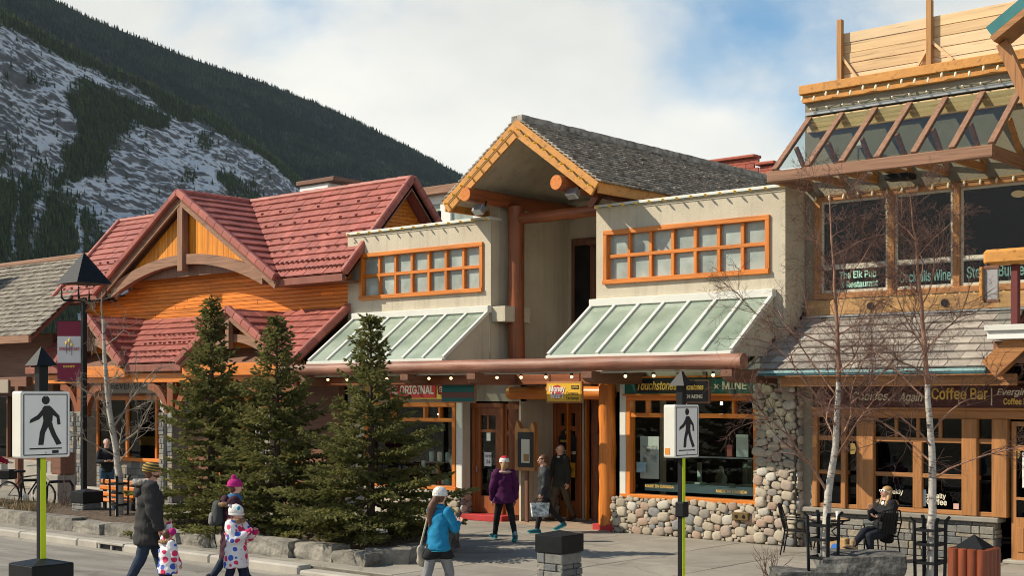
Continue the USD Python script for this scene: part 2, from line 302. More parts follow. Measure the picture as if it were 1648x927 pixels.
def cobble_wall(th, x0, x1, z0, z1, y, seed, rmin=0.035, rmax=0.112, parent=None, max_parts=300, axis='y', skip=None):
    """rounded river stones set in mortar over a wall face; stones are packed by dart throwing, large ones first"""
    g = np.random.default_rng(seed); S = []
    W, H = x1 - x0, z1 - z0
    for rr in np.concatenate([np.full(90, rmax), np.linspace(rmax, rmin, 3600), np.full(3600, rmin)]):
        r = rr * g.uniform(0.85, 1.1); asp = g.uniform(1.05, 1.7)
        ax, az = r * asp ** .5, r / asp ** .5
        p = (g.uniform(x0 + ax * .7, x1 - ax * .7), g.uniform(z0 + az * .7, z1 - az * .7))
        if skip and skip(*p): continue
        if S:
            q = np.array(S); d = ((q[:, 0] - p[0]) / (q[:, 2] + ax)) ** 2 + ((q[:, 1] - p[1]) / (q[:, 3] + az)) ** 2
            if d.min() < 0.80: continue
        S.append((*p, ax, az))
    ico = trimesh.creation.icosphere(1); out = []
    for k, (px, pz, ax, az) in enumerate(S):
        v = np.array(ico.vertices); v = np.sign(v) * np.abs(v) ** 0.68; v *= (1 + 0.18 * (fbm(v * 1.3 + k * 7.1, 2) - 0.5)[:, None])
        dp = min(ax, az) * g.uniform(0.42, 0.62); v = v * [ax * 1.03, dp, az * 1.03]
        a = g.uniform(-0.35, 0.35); c, s_ = math.cos(a), math.sin(a); v = v @ np.array([[c, 0, s_], [0, 1, 0], [-s_, 0, c]])
        v += [0, -0.01 - g.uniform(0, 0.02), 0]
        if axis == 'y': v = v + [px, y, pz]
        else: v = np.stack([y - v[:, 1], v[:, 0] + px, v[:, 2] + pz], 1)
        out.append((ax * az, v))
    return out, np.array(ico.faces)
def ledge_blocks(x0, x1, z0, z1, y, seed, hs=(0.07, 0.16), ws=(0.16, 0.42), axis='y', gap=0.008, depth=0.06):
    """coursed ledge stones as chamfered boxes standing proud of a face by uneven amounts"""
    g = np.random.default_rng(seed); z = z0; out = []
    while z < z1 - 0.02:
        h = min(g.uniform(*hs), z1 - z); h = z1 - z if z1 - z - h < 0.05 else h
        x = x0
        while x < x1 - 0.01:
            w = min(g.uniform(*ws), x1 - x); w = x1 - x if x1 - x - w < 0.09 else w
            pr = g.uniform(0.0, 0.028)
            lo, hi = [x + gap / 2, y - pr, z + gap / 2], [x + w - gap / 2, y + depth, z + h - gap / 2]
            if axis == 'x': lo, hi = [y - depth, x + gap / 2, z + gap / 2], [y + pr, x + w - gap / 2, z + h - gap / 2]
            elif axis == '-x': lo, hi = [y - pr, x + gap / 2, z + gap / 2], [y + depth, x + w - gap / 2, z + h - gap / 2]
            out.append(cbox(lo, hi, 0.012)); x += w
        z += h
    return out
def roof_plane(o, along, up, n_along, n_up, L, S, th_, seed, stagger=True, clip=None, jit=0.006, lap=1.12, tilt=0.55):
    """tiles or shingles on a roof plane: o is the lower left corner, along and up are unit vectors; returns boxes (v, f) with centres (a, b)"""
    g = np.random.default_rng(seed); along, up = np.asarray(along, float), np.asarray(up, float); nrm = np.cross(along, up); nrm /= np.linalg.norm(nrm)
    w, h = L / n_along, S / n_up; out = []
    for j in range(n_up):
        off = (j % 2) * 0.5 * w if stagger else 0
        for i in range(-1, n_along + 1):
            a0, a1 = i * w + off, (i + 1) * w + off
            a0, a1 = max(a0, 0), min(a1, L)
            if a1 - a0 < 0.15 * w: continue
            if clip is not None and not clip((a0 + a1) / 2, (j + .5) * h): continue
            gp = min(0.006, w * 0.03); t = th_ * g.uniform(0.85, 1.15); b0 = j * h - g.uniform(0, jit); b1 = b0 + h * lap
            pts = []
            for a in (a0 + gp, a1 - gp):
                for b, lift in ((b0, t * 1.0 + t * tilt), (b1, t * 0.35)):
                    for low in (0, 1):
                        pts.append(o + along * a + up * b + nrm * (lift - (t * 1.0 if low else 0)))
            v = np.array(pts)
            f = np.array([[0, 1, 3, 2], [4, 6, 7, 5], [0, 4, 5, 1], [2, 3, 7, 6], [0, 2, 6, 4], [1, 5, 7, 3]])
            out.append((((a0 + a1) / 2, (j + .5) * h), v, np.vstack([f[:, [0, 1, 2]], f[:, [0, 2, 3]]])))
    return out
def clip_convex(v, f, planes):
    """cuts a small convex solid by half-spaces (n, d): keeps n.x <= d"""
    mf = Manifold.hull_points(np.asarray(v, float))
    for n, d in planes: mf = mf.trim_by_plane([-float(x) for x in n], -float(d))
    if mf.is_empty(): return None
    q = mf.to_mesh(); return np.array(q.vert_properties[:, :3]), np.array(q.tri_verts)
# ------------------------------------------------------------------ ground, road, pavement
gm = mat('valley_ground', (0.10, 0.10, 0.06), (0.17, 0.15, 0.10), rough=1.0, scale=0.02, var=0.2)
xs = np.array([-4600, -2400, -900, -300, -90, 60, 300, 900, 2400, 4600.]); X, Y = np.meshgrid(xs, xs, indexing='ij')
V = np.stack([X.ravel(), Y.ravel(), np.full(X.size, -0.42)], 1); n = len(xs)
I, J = np.meshgrid(np.arange(n - 1), np.arange(n - 1), indexing='ij'); q = np.stack([I * n + J, (I + 1) * n + J, (I + 1) * n + J + 1, I * n + J + 1], -1).reshape(-1, 4)
one('ground', (V, q), gm, kind='structure')
ASPH = mat('asphalt', (0.21, 0.195, 0.168), (0.275, 0.255, 0.22), rough=0.92, scale=(0.5, 2.5, 1), var=0.12, bump=0.5, bscale=70, bdist=0.008, dirt=0.2, crack=.32, spec=0.25)
prof = [(-8.42, -0.14), (-9.5, -0.09), (-11, -0.035), (-12.5, -0.005), (-14, -0.005), (-16, -0.05), (-18.2, -0.14)]
mb = MB(); xs = np.linspace(-90, 60, 61)
V = np.array([[x, y, z] for x in xs for y, z in prof]); n = len(prof)
I, J = np.meshgrid(np.arange(len(xs) - 1), np.arange(n - 1), indexing='ij'); q = np.stack([I * n + J, I * n + J + 1, (I + 1) * n + J + 1, (I + 1) * n + J], -1).reshape(-1, 4)
one('road', (V, q), ASPH, kind='structure', smooth=True)
PAVE = [mat(f'pavement_concrete_{i}', c, rough=0.92, scale=1.3, var=0.08, bump=0.35, bscale=60, bdist=0.006, dirt=0.24, crack=.38, spec=0.25) for i, c in enumerate([(0.31, 0.284, 0.238), (0.33, 0.302, 0.252), (0.288, 0.265, 0.224)])]
JOINT = mat('pavement_joint', (0.14, 0.125, 0.10), rough=1.0, scale=5, var=0.2)
sw = Thing('sidewalk', None, None, (0, -4, 0), kind='structure')
sw.part('base', MB().box(-60, 45, -8.1, 14, -0.3, -0.012), JOINT)
g = random.Random(3); nbig = 0
for j in range(4):
    for i in range(24):
        x = -26 + i * 1.75; y = -8.1 + j * 2.02; d = g.uniform(-0.003, 0.003)
        sw.part('slab', MB().box(x + .006, x + 1.744, y + .006, y + 2.014, -0.1, d, 0.006), PAVE[g.randrange(3)])
opp = Thing('far_sidewalk', None, None, (0, -24, 0), kind='structure')
opp.part('slab', MB().box(-60, 45, -30, -18.35, -0.3, 0.0), PAVE[0]); opp.part('kerb', MB().box(-60, 45, -18.35, -18.2, -0.3, 0.005, 0.02), M['concrete'])
kb = Thing('kerb', None, None, (0, -8.25, 0), kind='structure')
x = -26.0; g = random.Random(5)
while x < 14:
    w = g.uniform(1.7, 2.6)
    if -6.9 < x < -5.6 and w: pass
    if x < -5.55 < x + w:      # the storm drain mouth sits here
        kb.part('drain_mouth', MB().box(-6.05, -5.15, -8.36, -8.12, -0.14, -0.035), M['ink'])
        kb.part('kerb_stone', MB().box(x + .006, -6.05, -8.42, -8.1, -0.4, 0.012, 0.03), M['concrete'])
        kb.part('kerb_stone', MB().box(-5.15, x + w - .006, -8.42, -8.1, -0.4, 0.012, 0.03), M['concrete'])
        kb.part('drain_lid', MB().box(-6.05, -5.15, -8.425, -8.1, -0.035, 0.016, 0.01), M['concrete'])
        for xx in (-6.05, -5.62, -5.2): kb.part('drain_bar', MB().box(xx, xx + .05, -8.40, -8.36, -0.14, -0.035), M['concrete'])
    else:
        drop = 0.0 if x < -1.5 else -0.06
        kb.part('kerb_stone', MB().box(x + .006, x + w - .006, -8.42 + g.uniform(-.006, .006), -8.1, -0.4, 0.012 + drop + g.uniform(-.006, .006), 0.03), M['concrete'])
    x += w
kb.part('gutter', MB().box(-60, 45, -8.75, -8.42, -0.4, -0.126), PAVE[1])

# ------------------------------------------------------------------ mountains: a loft of slopes falling from each crest line
def mountain(name, crest, fall, ni, nj, run, power, seed, amp, material, zone):
    c = np.array(crest, float); d = np.r_[0, np.cumsum(np.linalg.norm(np.diff(c[:, :2], axis=0), axis=1))]
    t = np.linspace(0, d[-1], ni); cr = np.stack([np.interp(t, d, c[:, k]) for k in range(3)], 1)
    q = np.r_[np.linspace(-0.35, 0, 14)[:-1], np.linspace(0, 1.02, nj)]
    zc = cr[:, 2][:, None]; qq = q[None, :]
    z = np.where(qq < 0, zc * (1 + qq * 0.9), zc * np.maximum(1 - qq, 0) ** power)
    dist = qq * zc * run
    P = np.stack([cr[:, 0][:, None] + fall[0] * dist, cr[:, 1][:, None] + fall[1] * dist, z], -1)
    fade = np.clip(np.abs(qq) * 8, 0.12, 1)
    big = (fbm(P * [1 / 240, 1 / 240, 1 / 240], 5, seed) - 0.5) * amp * 2
    rid = (0.5 - np.abs(fbm(P * [1 / 70, 1 / 70, 1 / 45], 4, seed + 9) - 0.5) * 2) * amp * 0.45
    fine = (0.5 - np.abs(fbm(P * [1 / 22, 1 / 26, 1 / 9] + seed, 3, seed + 4) - 0.5) * 2) * amp * 0.28
    off = (big + rid + fine) * fade
    P[..., 0] += fall[0] * off; P[..., 1] += fall[1] * off; P[..., 2] += off * 0.55
    P[..., 2] = np.maximum(P[..., 2], -2.0)
    fo = zone(t[:, None] / d[-1] + 0 * qq, qq + 0 * t[:, None], P)
    nv = len(q); I, J = np.meshgrid(np.arange(ni - 1), np.arange(nv - 1), indexing='ij')
    f = np.stack([I * nv + J, I * nv + J + 1, (I + 1) * nv + J + 1, (I + 1) * nv + J], -1).reshape(-1, 4)
    prim = one(name, (P.reshape(-1, 3), f), material, kind='structure', smooth=True)
    pv = UsdGeom.PrimvarsAPI(prim).CreatePrimvar('forest', Sdf.ValueTypeNames.FloatArray, 'vertex'); pv.Set(Vt.FloatArray.FromNumpy(fo.ravel().astype(np.float32)))
    return P, fo, q
def slope_material(name, rock, rock2, floor, snow_lo, snow_hi, sc):
    return usdkit.material(stage, '/World/Looks/' + name, {
        'geo': ('geometry', {}), 'mp': ('mapping', {'scale': (sc * 1.6, sc * .55, sc * 2.4), 'rotation': (0.45, 0.0, 0.0)}), 'n': ('noise_texture', {'scale': 1.0, 'detail': 14.0, 'roughness': 0.74, 'distortion': 0.3}),
        'm2': ('mapping', {'scale': (sc * .12, sc * .12, sc * .3)}), 'n2': ('noise_texture', {'scale': 1.0, 'detail': 5.0}),
        'nsum': ('math', {'math_type': 'multiply_add', 'value2': 0.75}), 'sep': ('separate_xyz', {}), 'nz': ('math', {'math_type': 'multiply_add', 'value2': 0.45}),
        'sn': ('map_range', {'from_min': snow_lo, 'from_max': snow_hi, 'to_min': 0.0, 'to_max': 1.0, 'clamp': True}),
        'rk': ('rgb_ramp', {'ramp': [(0.35, rock), (0.65, rock2)]}), 'mix': ('mix_color', {'b': (0.82, 0.84, 0.86)}),
        'at': ('attribute', {'attribute': 'forest'}), 'fl': ('rgb_ramp', {'ramp': [(0.4, floor), (0.7, tuple(np.array(floor) * 1.8))]}), 'mf': ('mix_color', {}),
        'bu': ('bump', {'strength': 1.0, 'distance': 9.0}), 'p': ('principled_bsdf', {'roughness': 0.95, 'specular_ior_level': 0.1})},
        [('geo.position', 'mp.vector'), ('mp.vector', 'n.vector'), ('geo.position', 'm2.vector'), ('m2.vector', 'n2.vector'), ('n2.fac', 'nsum.value1'), ('n.fac', 'nsum.value3'),
         ('geo.true_normal', 'sep.vector'), ('sep.z', 'nz.value1'), ('nsum.value', 'nz.value3'), ('nz.value', 'sn.value'), ('n.fac', 'rk.fac'), ('rk.color', 'mix.a'), ('sn.result', 'mix.fac'),
         ('at.fac', 'mf.fac'), ('mix.result', 'mf.a'), ('n.fac', 'fl.fac'), ('fl.color', 'mf.b'), ('mf.result', 'p.base_color'), ('n.fac', 'bu.height'), ('bu.normal', 'p.normal')], surface='p.BSDF')
def zone_near(a, q, P):
    # woods on the foot of the slope, climbing at the left, with open snow chutes; dark bands of trees across the rock
    w = fbm(P * [1 / 90, 1 / 90, 1 / 90], 4, 31)
    edge = 0.24 + 0.66 * np.clip((a - 0.15) / 0.5, 0, 1)
    base = np.clip((q - edge + (w - 0.5) * 0.55) * 7, 0, 1)
    chute = np.abs(fbm(np.stack([a * 26 + w * 1.2, q * 1.5, 0 * a], -1), 3, 5) - 0.5); base = base * np.clip(chute * 22 - 0.5, 0, 1) ** np.where(q > 0.8, 0.15, 1)
    band = np.clip((fbm(np.stack([a * 13, q * 9 + a * 6, 0 * a], -1), 3, 77) - 0.60) * 14, 0, 1) * (q > 0.08) * 0.95
    crest = np.clip((0.06 + 0.10 * (w - 0.5) - q) * 40, 0, 1)
    return np.maximum(np.maximum(base, band), crest)
def zone_far(a, q, P):
    w = fbm(P * [1 / 150, 1 / 150, 1 / 60], 4, 11)
    return np.clip((0.80 - w) * 9, 0, 1) * np.clip((fbm(P / 320, 2, 8) - 0.28) * 9, 0.85, 1)
near_crest = [(-1270, 516, 421), (-1345, 716, 416), (-1388, 784, 418), (-1420, 876, 407), (-1438, 966, 396), (-1453, 1032, 383), (-1464, 1075, 382), (-1488, 1161, 360), (-1516, 1228, 346), (-1560, 1323, 326), (-1584, 1434, 278), (-1596, 1556, 208), (-1570, 1711, 87)]
far_crest = [(-2146, 883, 773), (-2238, 1200, 753), (-2255, 1317, 736), (-2271, 1410, 721), (-2302, 1607, 704), (-2329, 1848, 690), (-2337, 2106, 659), (-2359, 2416, 600), (-2376, 2534, 580), (-2366, 2807, 510), (-2350, 3217, 385), (-2204, 3871, 100)]
near_mat = slope_material('rock_and_snow', (0.10, 0.103, 0.11), (0.24, 0.24, 0.24), (0.035, 0.04, 0.02), 1.075, 1.16, 1 / 16)
far_mat = slope_material('far_wooded_rock', (0.09, 0.09, 0.095), (0.18, 0.18, 0.18), (0.014, 0.020, 0.014), 1.42, 1.55, 1 / 40)
Pn, Fn, qn = mountain('mountain', near_crest, (0.84, -0.54), 420, 300, 1.45, 1.2, 3, 26.0, near_mat, zone_near)
Pf, Ff, qf = mountain('far_mountain', far_crest, (0.99, 0.14), 320, 200, 1.5, 1.15, 21, 36.0, far_mat, zone_far)

def conifer_proto(path, seed, material):
    g = np.random.default_rng(seed); mb = MB(); nl = 4
    for k in range(nl):
        z0, z1 = 0.06 + 0.2 * k, 0.42 + 0.2 * k; r = 0.2 * (1 - k / nl * 0.78); s = 7
        an = np.arange(s) * 2 * np.pi / s + g.uniform(0, 6); rr = r * g.uniform(0.6, 1.25, s)
        v = np.vstack([np.stack([np.cos(an) * rr, np.sin(an) * rr, np.full(s, z0) + g.uniform(-.05, .05, s)], 1), [[0, 0, min(z1, 1.0)]]])
        mb.add(v, np.stack([np.arange(s), (np.arange(s) + 1) % s, np.full(s, s)], 1))
    usdkit.mesh(stage, path, mb.arr(), material)
CONM = [mat(f'distant_conifer_{i}', c, rough=0.95, scale=0.05, var=0.3, spec=0.1, rnd=0.35) for i, c in enumerate([(0.042, 0.060, 0.022), (0.016, 0.027, 0.018), (0.055, 0.066, 0.022)])]
def forest(name, P, fo, q, n, hmin, hmax, seed, thin, label, dark):
    g = np.random.default_rng(seed); ni, nv = fo.shape
    a = g.uniform(0, ni - 1.001, n); b = g.uniform(0, nv - 1.001, n); i, j = a.astype(int), b.astype(int); u, w = (a - i)[:, None], (b - j)[:, None]
    p = (P[i, j] * (1 - u) + P[i + 1, j] * u) * (1 - w) + (P[i, j + 1] * (1 - u) + P[i + 1, j + 1] * u) * w
    keep = (g.uniform(0, 1, n) < fo[i, j] + thin) & (p[:, 2] > 1); p = p[keep]; n = len(p)
    h = g.uniform(hmin, hmax, n) * g.uniform(0.75, 1.1, n)
    pi = UsdGeom.PointInstancer.Define(stage, '/World/' + name); protos = []
    for k in range(3):
        conifer_proto(f'/World/{name}/conifer_{k + 1:03d}', seed + k, CONM[dark[k]]); protos.append(Sdf.Path(f'/World/{name}/conifer_{k + 1:03d}'))
    pi.CreatePrototypesRel().SetTargets(protos)
    pi.CreatePositionsAttr(Vt.Vec3fArray.FromNumpy((p - [0, 0, 0.6]).astype(np.float32)))
    pi.CreateProtoIndicesAttr(Vt.IntArray.FromNumpy(g.integers(0, 3, n).astype(np.int32)))
    pi.CreateScalesAttr(Vt.Vec3fArray.FromNumpy(np.stack([h, h, h], 1).astype(np.float32)))
    tag(pi.GetPrim(), label, 'forest', None, 'stuff')
forest('mountain_forest', Pn, Fn, qn, 90000, 5, 9.5, 5, 0.012, 'dark green conifers on the foot and in bands across the snowy rock face', (0, 0, 2))
forest('far_mountain_forest', Pf, Ff, qf, 130000, 6.5, 11, 15, 0.02, 'dense dark conifers covering the sloping ridge behind the snowy face', (1, 1, 1))

# the thin mountain air
hz = usdkit.material(stage, '/World/Looks/haze_air', {'v': ('principled_volume', {'color': (0.70, 0.86, 1.0), 'density': 1.8e-5, 'anisotropy': 0.2})}, [], volume='v.volume')
hp = one('haze', cbox([-4700, -4700, -3.0], [4700, 4700, 1000]), hz, 'thin blue air between the street and the mountain', 'haze', kind='stuff')
# ------------------------------------------------------------------ the stucco shop building: two blocks, a shingled gable between them
B = Thing('shop_building', 'beige stucco shop building with two glazed awnings and a shingled timber gable between its blocks', 'building', (-1.6, 0, 0))
RS, LS = (0.0, 4.61), (-7.95, -3.06)
WR, WL = (0.21, 4.28, 5.31, 6.47), (-7.48, -3.29, 5.33, 6.50)
# upper walls with window openings, side walls, roof slabs
B.part('upper_wall', wall_xz(*RS, 3.3, 6.97, 0, 0.3, [WR]), M['stucco'])
B.part('side_wall', MB().box(4.31, 4.61, 0.3, 7, 3.3, 6.97), M['stucco'])
B.part('side_wall', MB().box(0, 0.3, 0.3, 7, 3.3, 6.97), M['stucco'])
B.part('upper_wall', wall_xz(*LS, 3.3, 7.0, 0, 0.3, [WL]), M['stucco'])
B.part('side_wall', MB().box(-3.36, -3.06, 0.3, 3.0, 3.3, 7.6), M['stucco'])
B.part('side_wall', MB().box(-7.95, -7.65, 0.3, 7, 3.3, 7.0), M['stucco'])
B.part('flat_roof', MB().box(0.3, 4.31, 0.3, 7, 6.7, 6.78), M['shingle_pale']); B.part('flat_roof', MB().box(-7.65, -3.36, 0.3, 7, 6.7, 6.78), M['shingle_pale'])
for x0, x1, z in ((-0.03, 4.65, 6.97), (-7.98, -3.05, 7.0)):
    B.part('parapet_cap', MB().box(x0, x1, -0.05, 0.38, z, z + 0.075, 0.012), M['trimw'])
B.part('back_wall', MB().box(-3.06, 0.0, 2.88, 3.0, 3.4, 7.7), M['stucco'])
B.part('rear_block', MB().box(-7.9, 4.5, 7.0, 15, 0, 7.0), M['stucco_dk'])
B.part('entry_ceiling', MB().box(-3.94, 0.72, 0.05, 2.88, 3.42, 3.6), M['brown_x'])
for (x0, x1, z0, z1) in (WR, WL):
    n = 7; xs = [x0 + .09 + (x1 - x0 - .18) * k / n for k in range(1, n)]
    grid_window(B, x0, x1, z0, z1, 0, xs, [(z0 + z1) / 2 + 0.02], 0.10, 0.075, (M['orange_x'], M['orange_z']), M['frost'], depth=0.2, proud=0.05, pane_back=0.10)
# the dark upper door at the back of the recess
d = B.part('upper_door', MB().box(-2.9, -2.2, 2.80, 2.9, 3.6, 6.78), M['brown_z'])
B.part('pane', MB().box(-2.78, -2.32, 2.78, 2.80, 4.7, 6.6), M['dark'], d)
B.part('recess_lamp', MB().box(-2.2, -1.0, 2.5, 2.85, 6.55, 6.68, .02), M['brown_x'])

# gable roof: ridge along y at x = -1.53
RX, RZ, HW, EZ, T0, T1 = -1.53, 9.02, 2.22, 7.42, -0.82, 14.0
sl = math.hypot(HW, RZ - EZ)
for sgn in (-1, 1):
    pe = np.array([RX + sgn * HW, 0, EZ]); dv = np.array([-sgn * HW, 0, RZ - EZ]) / sl; nr = np.array([sgn * (RZ - EZ), 0, HW]) / sl
    mb = MB(); c = [pe, pe + dv * sl, pe + dv * sl - nr * .12, pe - nr * .12]
    mb.add([[p[0], y, p[2]] for y in (T0, T1) for p in c], [[0, 1, 2, 3], [4, 7, 6, 5], [0, 4, 5, 1], [2, 6, 7, 3], [1, 5, 6, 2], [0, 3, 7, 4]])
    B.part('soffit', mb, M['stucco'])
    if sgn == 1: o, al = np.array([pe[0], T0 - .06, pe[2]]), np.array([0, 1.0, 0])
    else: o, al = np.array([pe[0], T1, pe[2]]), np.array([0, -1.0, 0])
    o = o - dv * 0.06
    tl = roof_plane(o, al, dv, 62, 21, T1 - T0 + .06, sl + .05, 0.035, 40 + sgn, jit=0.03)
    big = [t for t in tl if sgn == 1 and t[0][0] < 3.0]; rest = [t for t in tl if not (sgn == 1 and t[0][0] < 3.0)]
    for t in big[:260]: B.part('shingle', (t[1], t[2]), M['shingle'])
    mb = MB()
    for t in rest + big[260:]: mb.add(t[1], t[2])
    B.part('shingles', mb, M['shingle'], kind='stuff')
mb = MB(); g = random.Random(1)
for k in range(58):
    y = T0 - .05 + k * .25
    for sgn in (-1, 1): mb.add(*cbox([RX + (0 if sgn > 0 else -.16), y, RZ - .02 - .09], [RX + (.16 if sgn > 0 else 0), y + .27, RZ + .045 + g.uniform(0, .015)], .01))
B.part('ridge_cap', mb, M['shingle'])
# bargeboards (golden) with a lower lip
for sgn in (-1, 1):
    p0, p1 = np.array([RX, T0 - .03, RZ - .05]), np.array([RX + sgn * (HW + .03), T0 - .03, EZ - .07])
    pl = Polygon([(RX, RZ - .03), (RX, RZ - .43), (RX + sgn * (HW - .17), EZ - .30), (RX + sgn * (HW + .03), EZ - .05)])
    B.part('bargeboard', extr(pl, 'y', T0 - .06 - .002 * sgn, T0), M['gold'])
B.part('eave_board', MB().box(RX + HW - .05, RX + HW + .01, T0, 8, EZ - .26, EZ - .03, .008), M['gold'])
B.part('eave_board', MB().box(RX - HW - .01, RX - HW + .05, T0, 8, EZ - .26, EZ - .03, .008), M['gold'])
gw = Polygon([(-3.06, 7.0), (0.0, 7.0), (0.0, 7.75), (-1.53, 8.85), (-3.06, 7.75)]); B.part('gable_wall', extr(gw, 'y', 3.0, 3.1), M['stucco'])
# logs
def log(th, p, q, r, name, m_, ends=M['fir_y'], seed=0, sides=14):
    g = np.random.default_rng(seed); n = 9; t = np.linspace(0, 1, n)[:, None]; pts = np.array(p) * (1 - t) + np.array(q) * t
    pts[1:-1] += g.normal(0, r * .035, (n - 2, 3)); rr = r * (1 + g.normal(0, .025, n)); path = th.part(name, tube(pts, rr, sides), m_, smooth=40); return path
log(B, (-2.90, -1.05, 7.45), (-2.90, 3.0, 7.45), .165, 'purlin', M['log_y'], seed=1); log(B, (-0.27, -1.05, 7.45), (-0.27, 3.0, 7.45), .165, 'purlin', M['log_y'], seed=2)
for x in (-2.9, -.27): B.part('log_end', tube([(x, -1.058, 7.45), (x, -1.048, 7.45)], .155, 14), M['orange_y'])
log(B, (-2.72, .5, 0), (-2.72, .5, 7.32), .19, 'log_post', M['log_z'], seed=3); log(B, (-2.75, .5, 7.02), (.05, .5, 7.02), .13, 'tie_log', M['log_x'], seed=4)
B.part('brace', MB().bar((-.5, .45, 7.1), (-.05, .45, 7.6), .14, .16), M['log_z'])
log(B, (.30, 0.0, .12), (.30, 0.0, 3.35), .185, 'log_column', M['orange_z'], seed=5, sides=16); log(B, (-1.2, 1.6, 0), (-1.2, 1.6, 3.4), .14, 'log_column', M['log_z'], seed=6)
log(B, (-2.7, .25, 2.98), (.3, .2, 2.98), .15, 'tie_log', M['orange_x'], seed=7)
log(B, (-8.45, -1.72, 3.545), (4.72, -1.72, 3.55), .145, 'awning_log', mat('awning_log', (0.26, 0.085, 0.045), (0.30, 0.15, 0.10), rough=.55, scale=(.8, 9, 9), var=.25, bump=.3, dirt=.4), seed=8, sides=18)
for x in (-7.5, -4.0, -1.95, 1.2, 4.45):
    pl = Polygon([(-1.9, 3.40), (-1.9, 3.27), (-1.8, 3.2), (-1.55, 3.15), (0.3, 3.15), (.3, 3.40)])
    B.part('awning_bracket', extr(pl, 'x', x - .12, x + .12), M['brown_y'])
B.part('awning_beam', MB().box(-7.9, -2.55, -1.25, -1.05, 3.16, 3.38, .01), M['log_x']); B.part('awning_beam', MB().box(-2.55, .75, -.55, -.35, 3.16, 3.38, .01), M['log_x'])
B.part('light_track', MB().box(-7.8, 4.4, -1.62, -1.575, 3.37, 3.40, .005), M['trimw'])
for k in range(17): 
    x = -6.9 + k * .68
    b = B.part('awning_lamp', tube([(x, -1.6, 3.37), (x, -1.6, 3.33)], .03, 8), M['black']); B.part('lamp_globe', trimesh.creation.icosphere(1, .034).apply_translation([x, -1.6, 3.30]), M['bulb'], b, smooth=True)
# floodlights under the purlins
for x, zz in ((-2.75, 7.12), (-.05, 7.22)):
    f_ = B.part('floodlight', MB().obox((x, -.75, zz), [[1, 0, 0], [0, .8, -.6], [0, .6, .8]], (.14, .09, .1), .02), M['steel']); B.part('floodlight_arm', tube([(x, -.6, zz), (x, -.5, zz + .22)], .02, 6), M['black'], f_)

# skylight awnings
def skylight(x0, x1, zt, yb, zb, n):
    f_ = B.part('skylight', MB().box(x0 - .05, x1 + .05, -.14, 0.02, zt - .02, zt + .14, .01), M['trimw'])
    B.part('skylight_sill', MB().box(x0 - .03, x1 + .03, yb - .06, yb + .06, zb - .05, zb + .03, .01), M['trimw'], f_)
    for k in range(n + 1):
        x = x0 + (x1 - x0) * k / n
        B.part('skylight_bar', MB().bar((x, -.02, zt + .045), (x, yb, zb + .045), .055 if 0 < k < n else .075, .07, up=(1, 0, 0)), M['trimw'], f_)
        if k < n:
            a, b = x + .028, x0 + (x1 - x0) * (k + 1) / n - .028
            B.part('pane', ([[a, -.02, zt + .03], [b, -.02, zt + .03], [b, yb, zb + .03], [a, yb, zb + .03], [a, -.02, zt + .02], [b, -.02, zt + .02], [b, yb, zb + .02], [a, yb, zb + .02]],
                   [[0, 1, 2, 3], [4, 7, 6, 5], [0, 4, 5, 1], [2, 6, 7, 3], [1, 5, 6, 2], [0, 3, 7, 4]]), M['skyglass'], f_)
    for x in (x0 + .02, x1 - .02):
        B.part('skylight_cheek', extr(Polygon([(-.03, zt - .02), (yb + .05, zb + .0), (yb + .05, zb - .05), (-.03, zb - .05)]), 'x', x - .02, x + .02), M['stucco'], f_)
skylight(-.05, 4.36, 4.86, -1.58, 3.72, 7); skylight(-7.62, -3.08, 4.86, -1.58, 3.72, 7)
B.part('gutter_box', MB().box(-3.05, -2.62, 0.0, .9, 4.62, 4.98, .01), M['stucco'])

# ground floor: right shop
SR = (.83, 4.03, .78, 2.92)
B.part('lower_wall', wall_xz(.66, 4.1, 0, 3.3, 0.0, .25, [SR]), M['stucco'])
B.part('corner_trim', MB().box(.66, .82, -.05, -.002, .8, 3.28, .008), M['trimw'])
SL = (-7.3, -4.15, .70, 2.75)
B.part('lower_wall', wall_xz(-7.95, -3.94, 0, 3.3, 0.0, .25, [SL]), M['stucco'])
B.part('corner_trim', MB().box(-4.12, -3.93, -.05, -.002, .72, 3.28, .008), M['trimw'])
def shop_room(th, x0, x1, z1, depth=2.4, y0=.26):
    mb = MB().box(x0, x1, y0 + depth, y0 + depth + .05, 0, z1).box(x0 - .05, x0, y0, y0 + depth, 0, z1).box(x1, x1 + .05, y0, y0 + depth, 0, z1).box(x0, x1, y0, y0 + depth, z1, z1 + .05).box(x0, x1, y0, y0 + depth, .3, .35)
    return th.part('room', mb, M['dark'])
for (x0, x1, z0, z1), divs in ((SR, (1.35, 3.45)), (SL, (-6.9, -6.3, -5.2, -4.7))):
    w = B.part('shop_window', MB().box(x0 - .0, x1, -.06, .14, z1 - .11, z1, .01), M['orange_x']); B.part('window_sill', MB().box(x0 - .12, x1 + .08, -.13, .14, z0 - .035, z0 + .05, .01), M['orange_x'], w)
    [B.part('frame_side', MB().box(a, a + .11, -.055, .14, z0 + .05, z1 - .11, .01), M['orange_z'], w) for a in (x0, x1 - .11)]
    zt = z1 - .42; B.part('transom_bar', MB().box(x0 + .11, x1 - .11, -.04, .12, zt - .045, zt + .045, .01), M['orange_x'], w)
    X = [x0 + .11, *divs, x1 - .11]
    for x in divs: B.part('muntin', MB().box(x - .03, x + .03, -.03, .1, zt + .045, z1 - .11, .006), M['orange_z'], w)
    for a, b in zip(X[:-1], X[1:]): B.part('pane', MB().box(a, b, .05, .056, zt + .045, z1 - .11), M['glass'], w)
    B.part('pane', MB().box(x0 + .11, x1 - .11, .05, .056, z0 + .05, zt - .045), M['glass'], w)
    shop_room(B, x0 - .2, x1 + .2, 3.2)
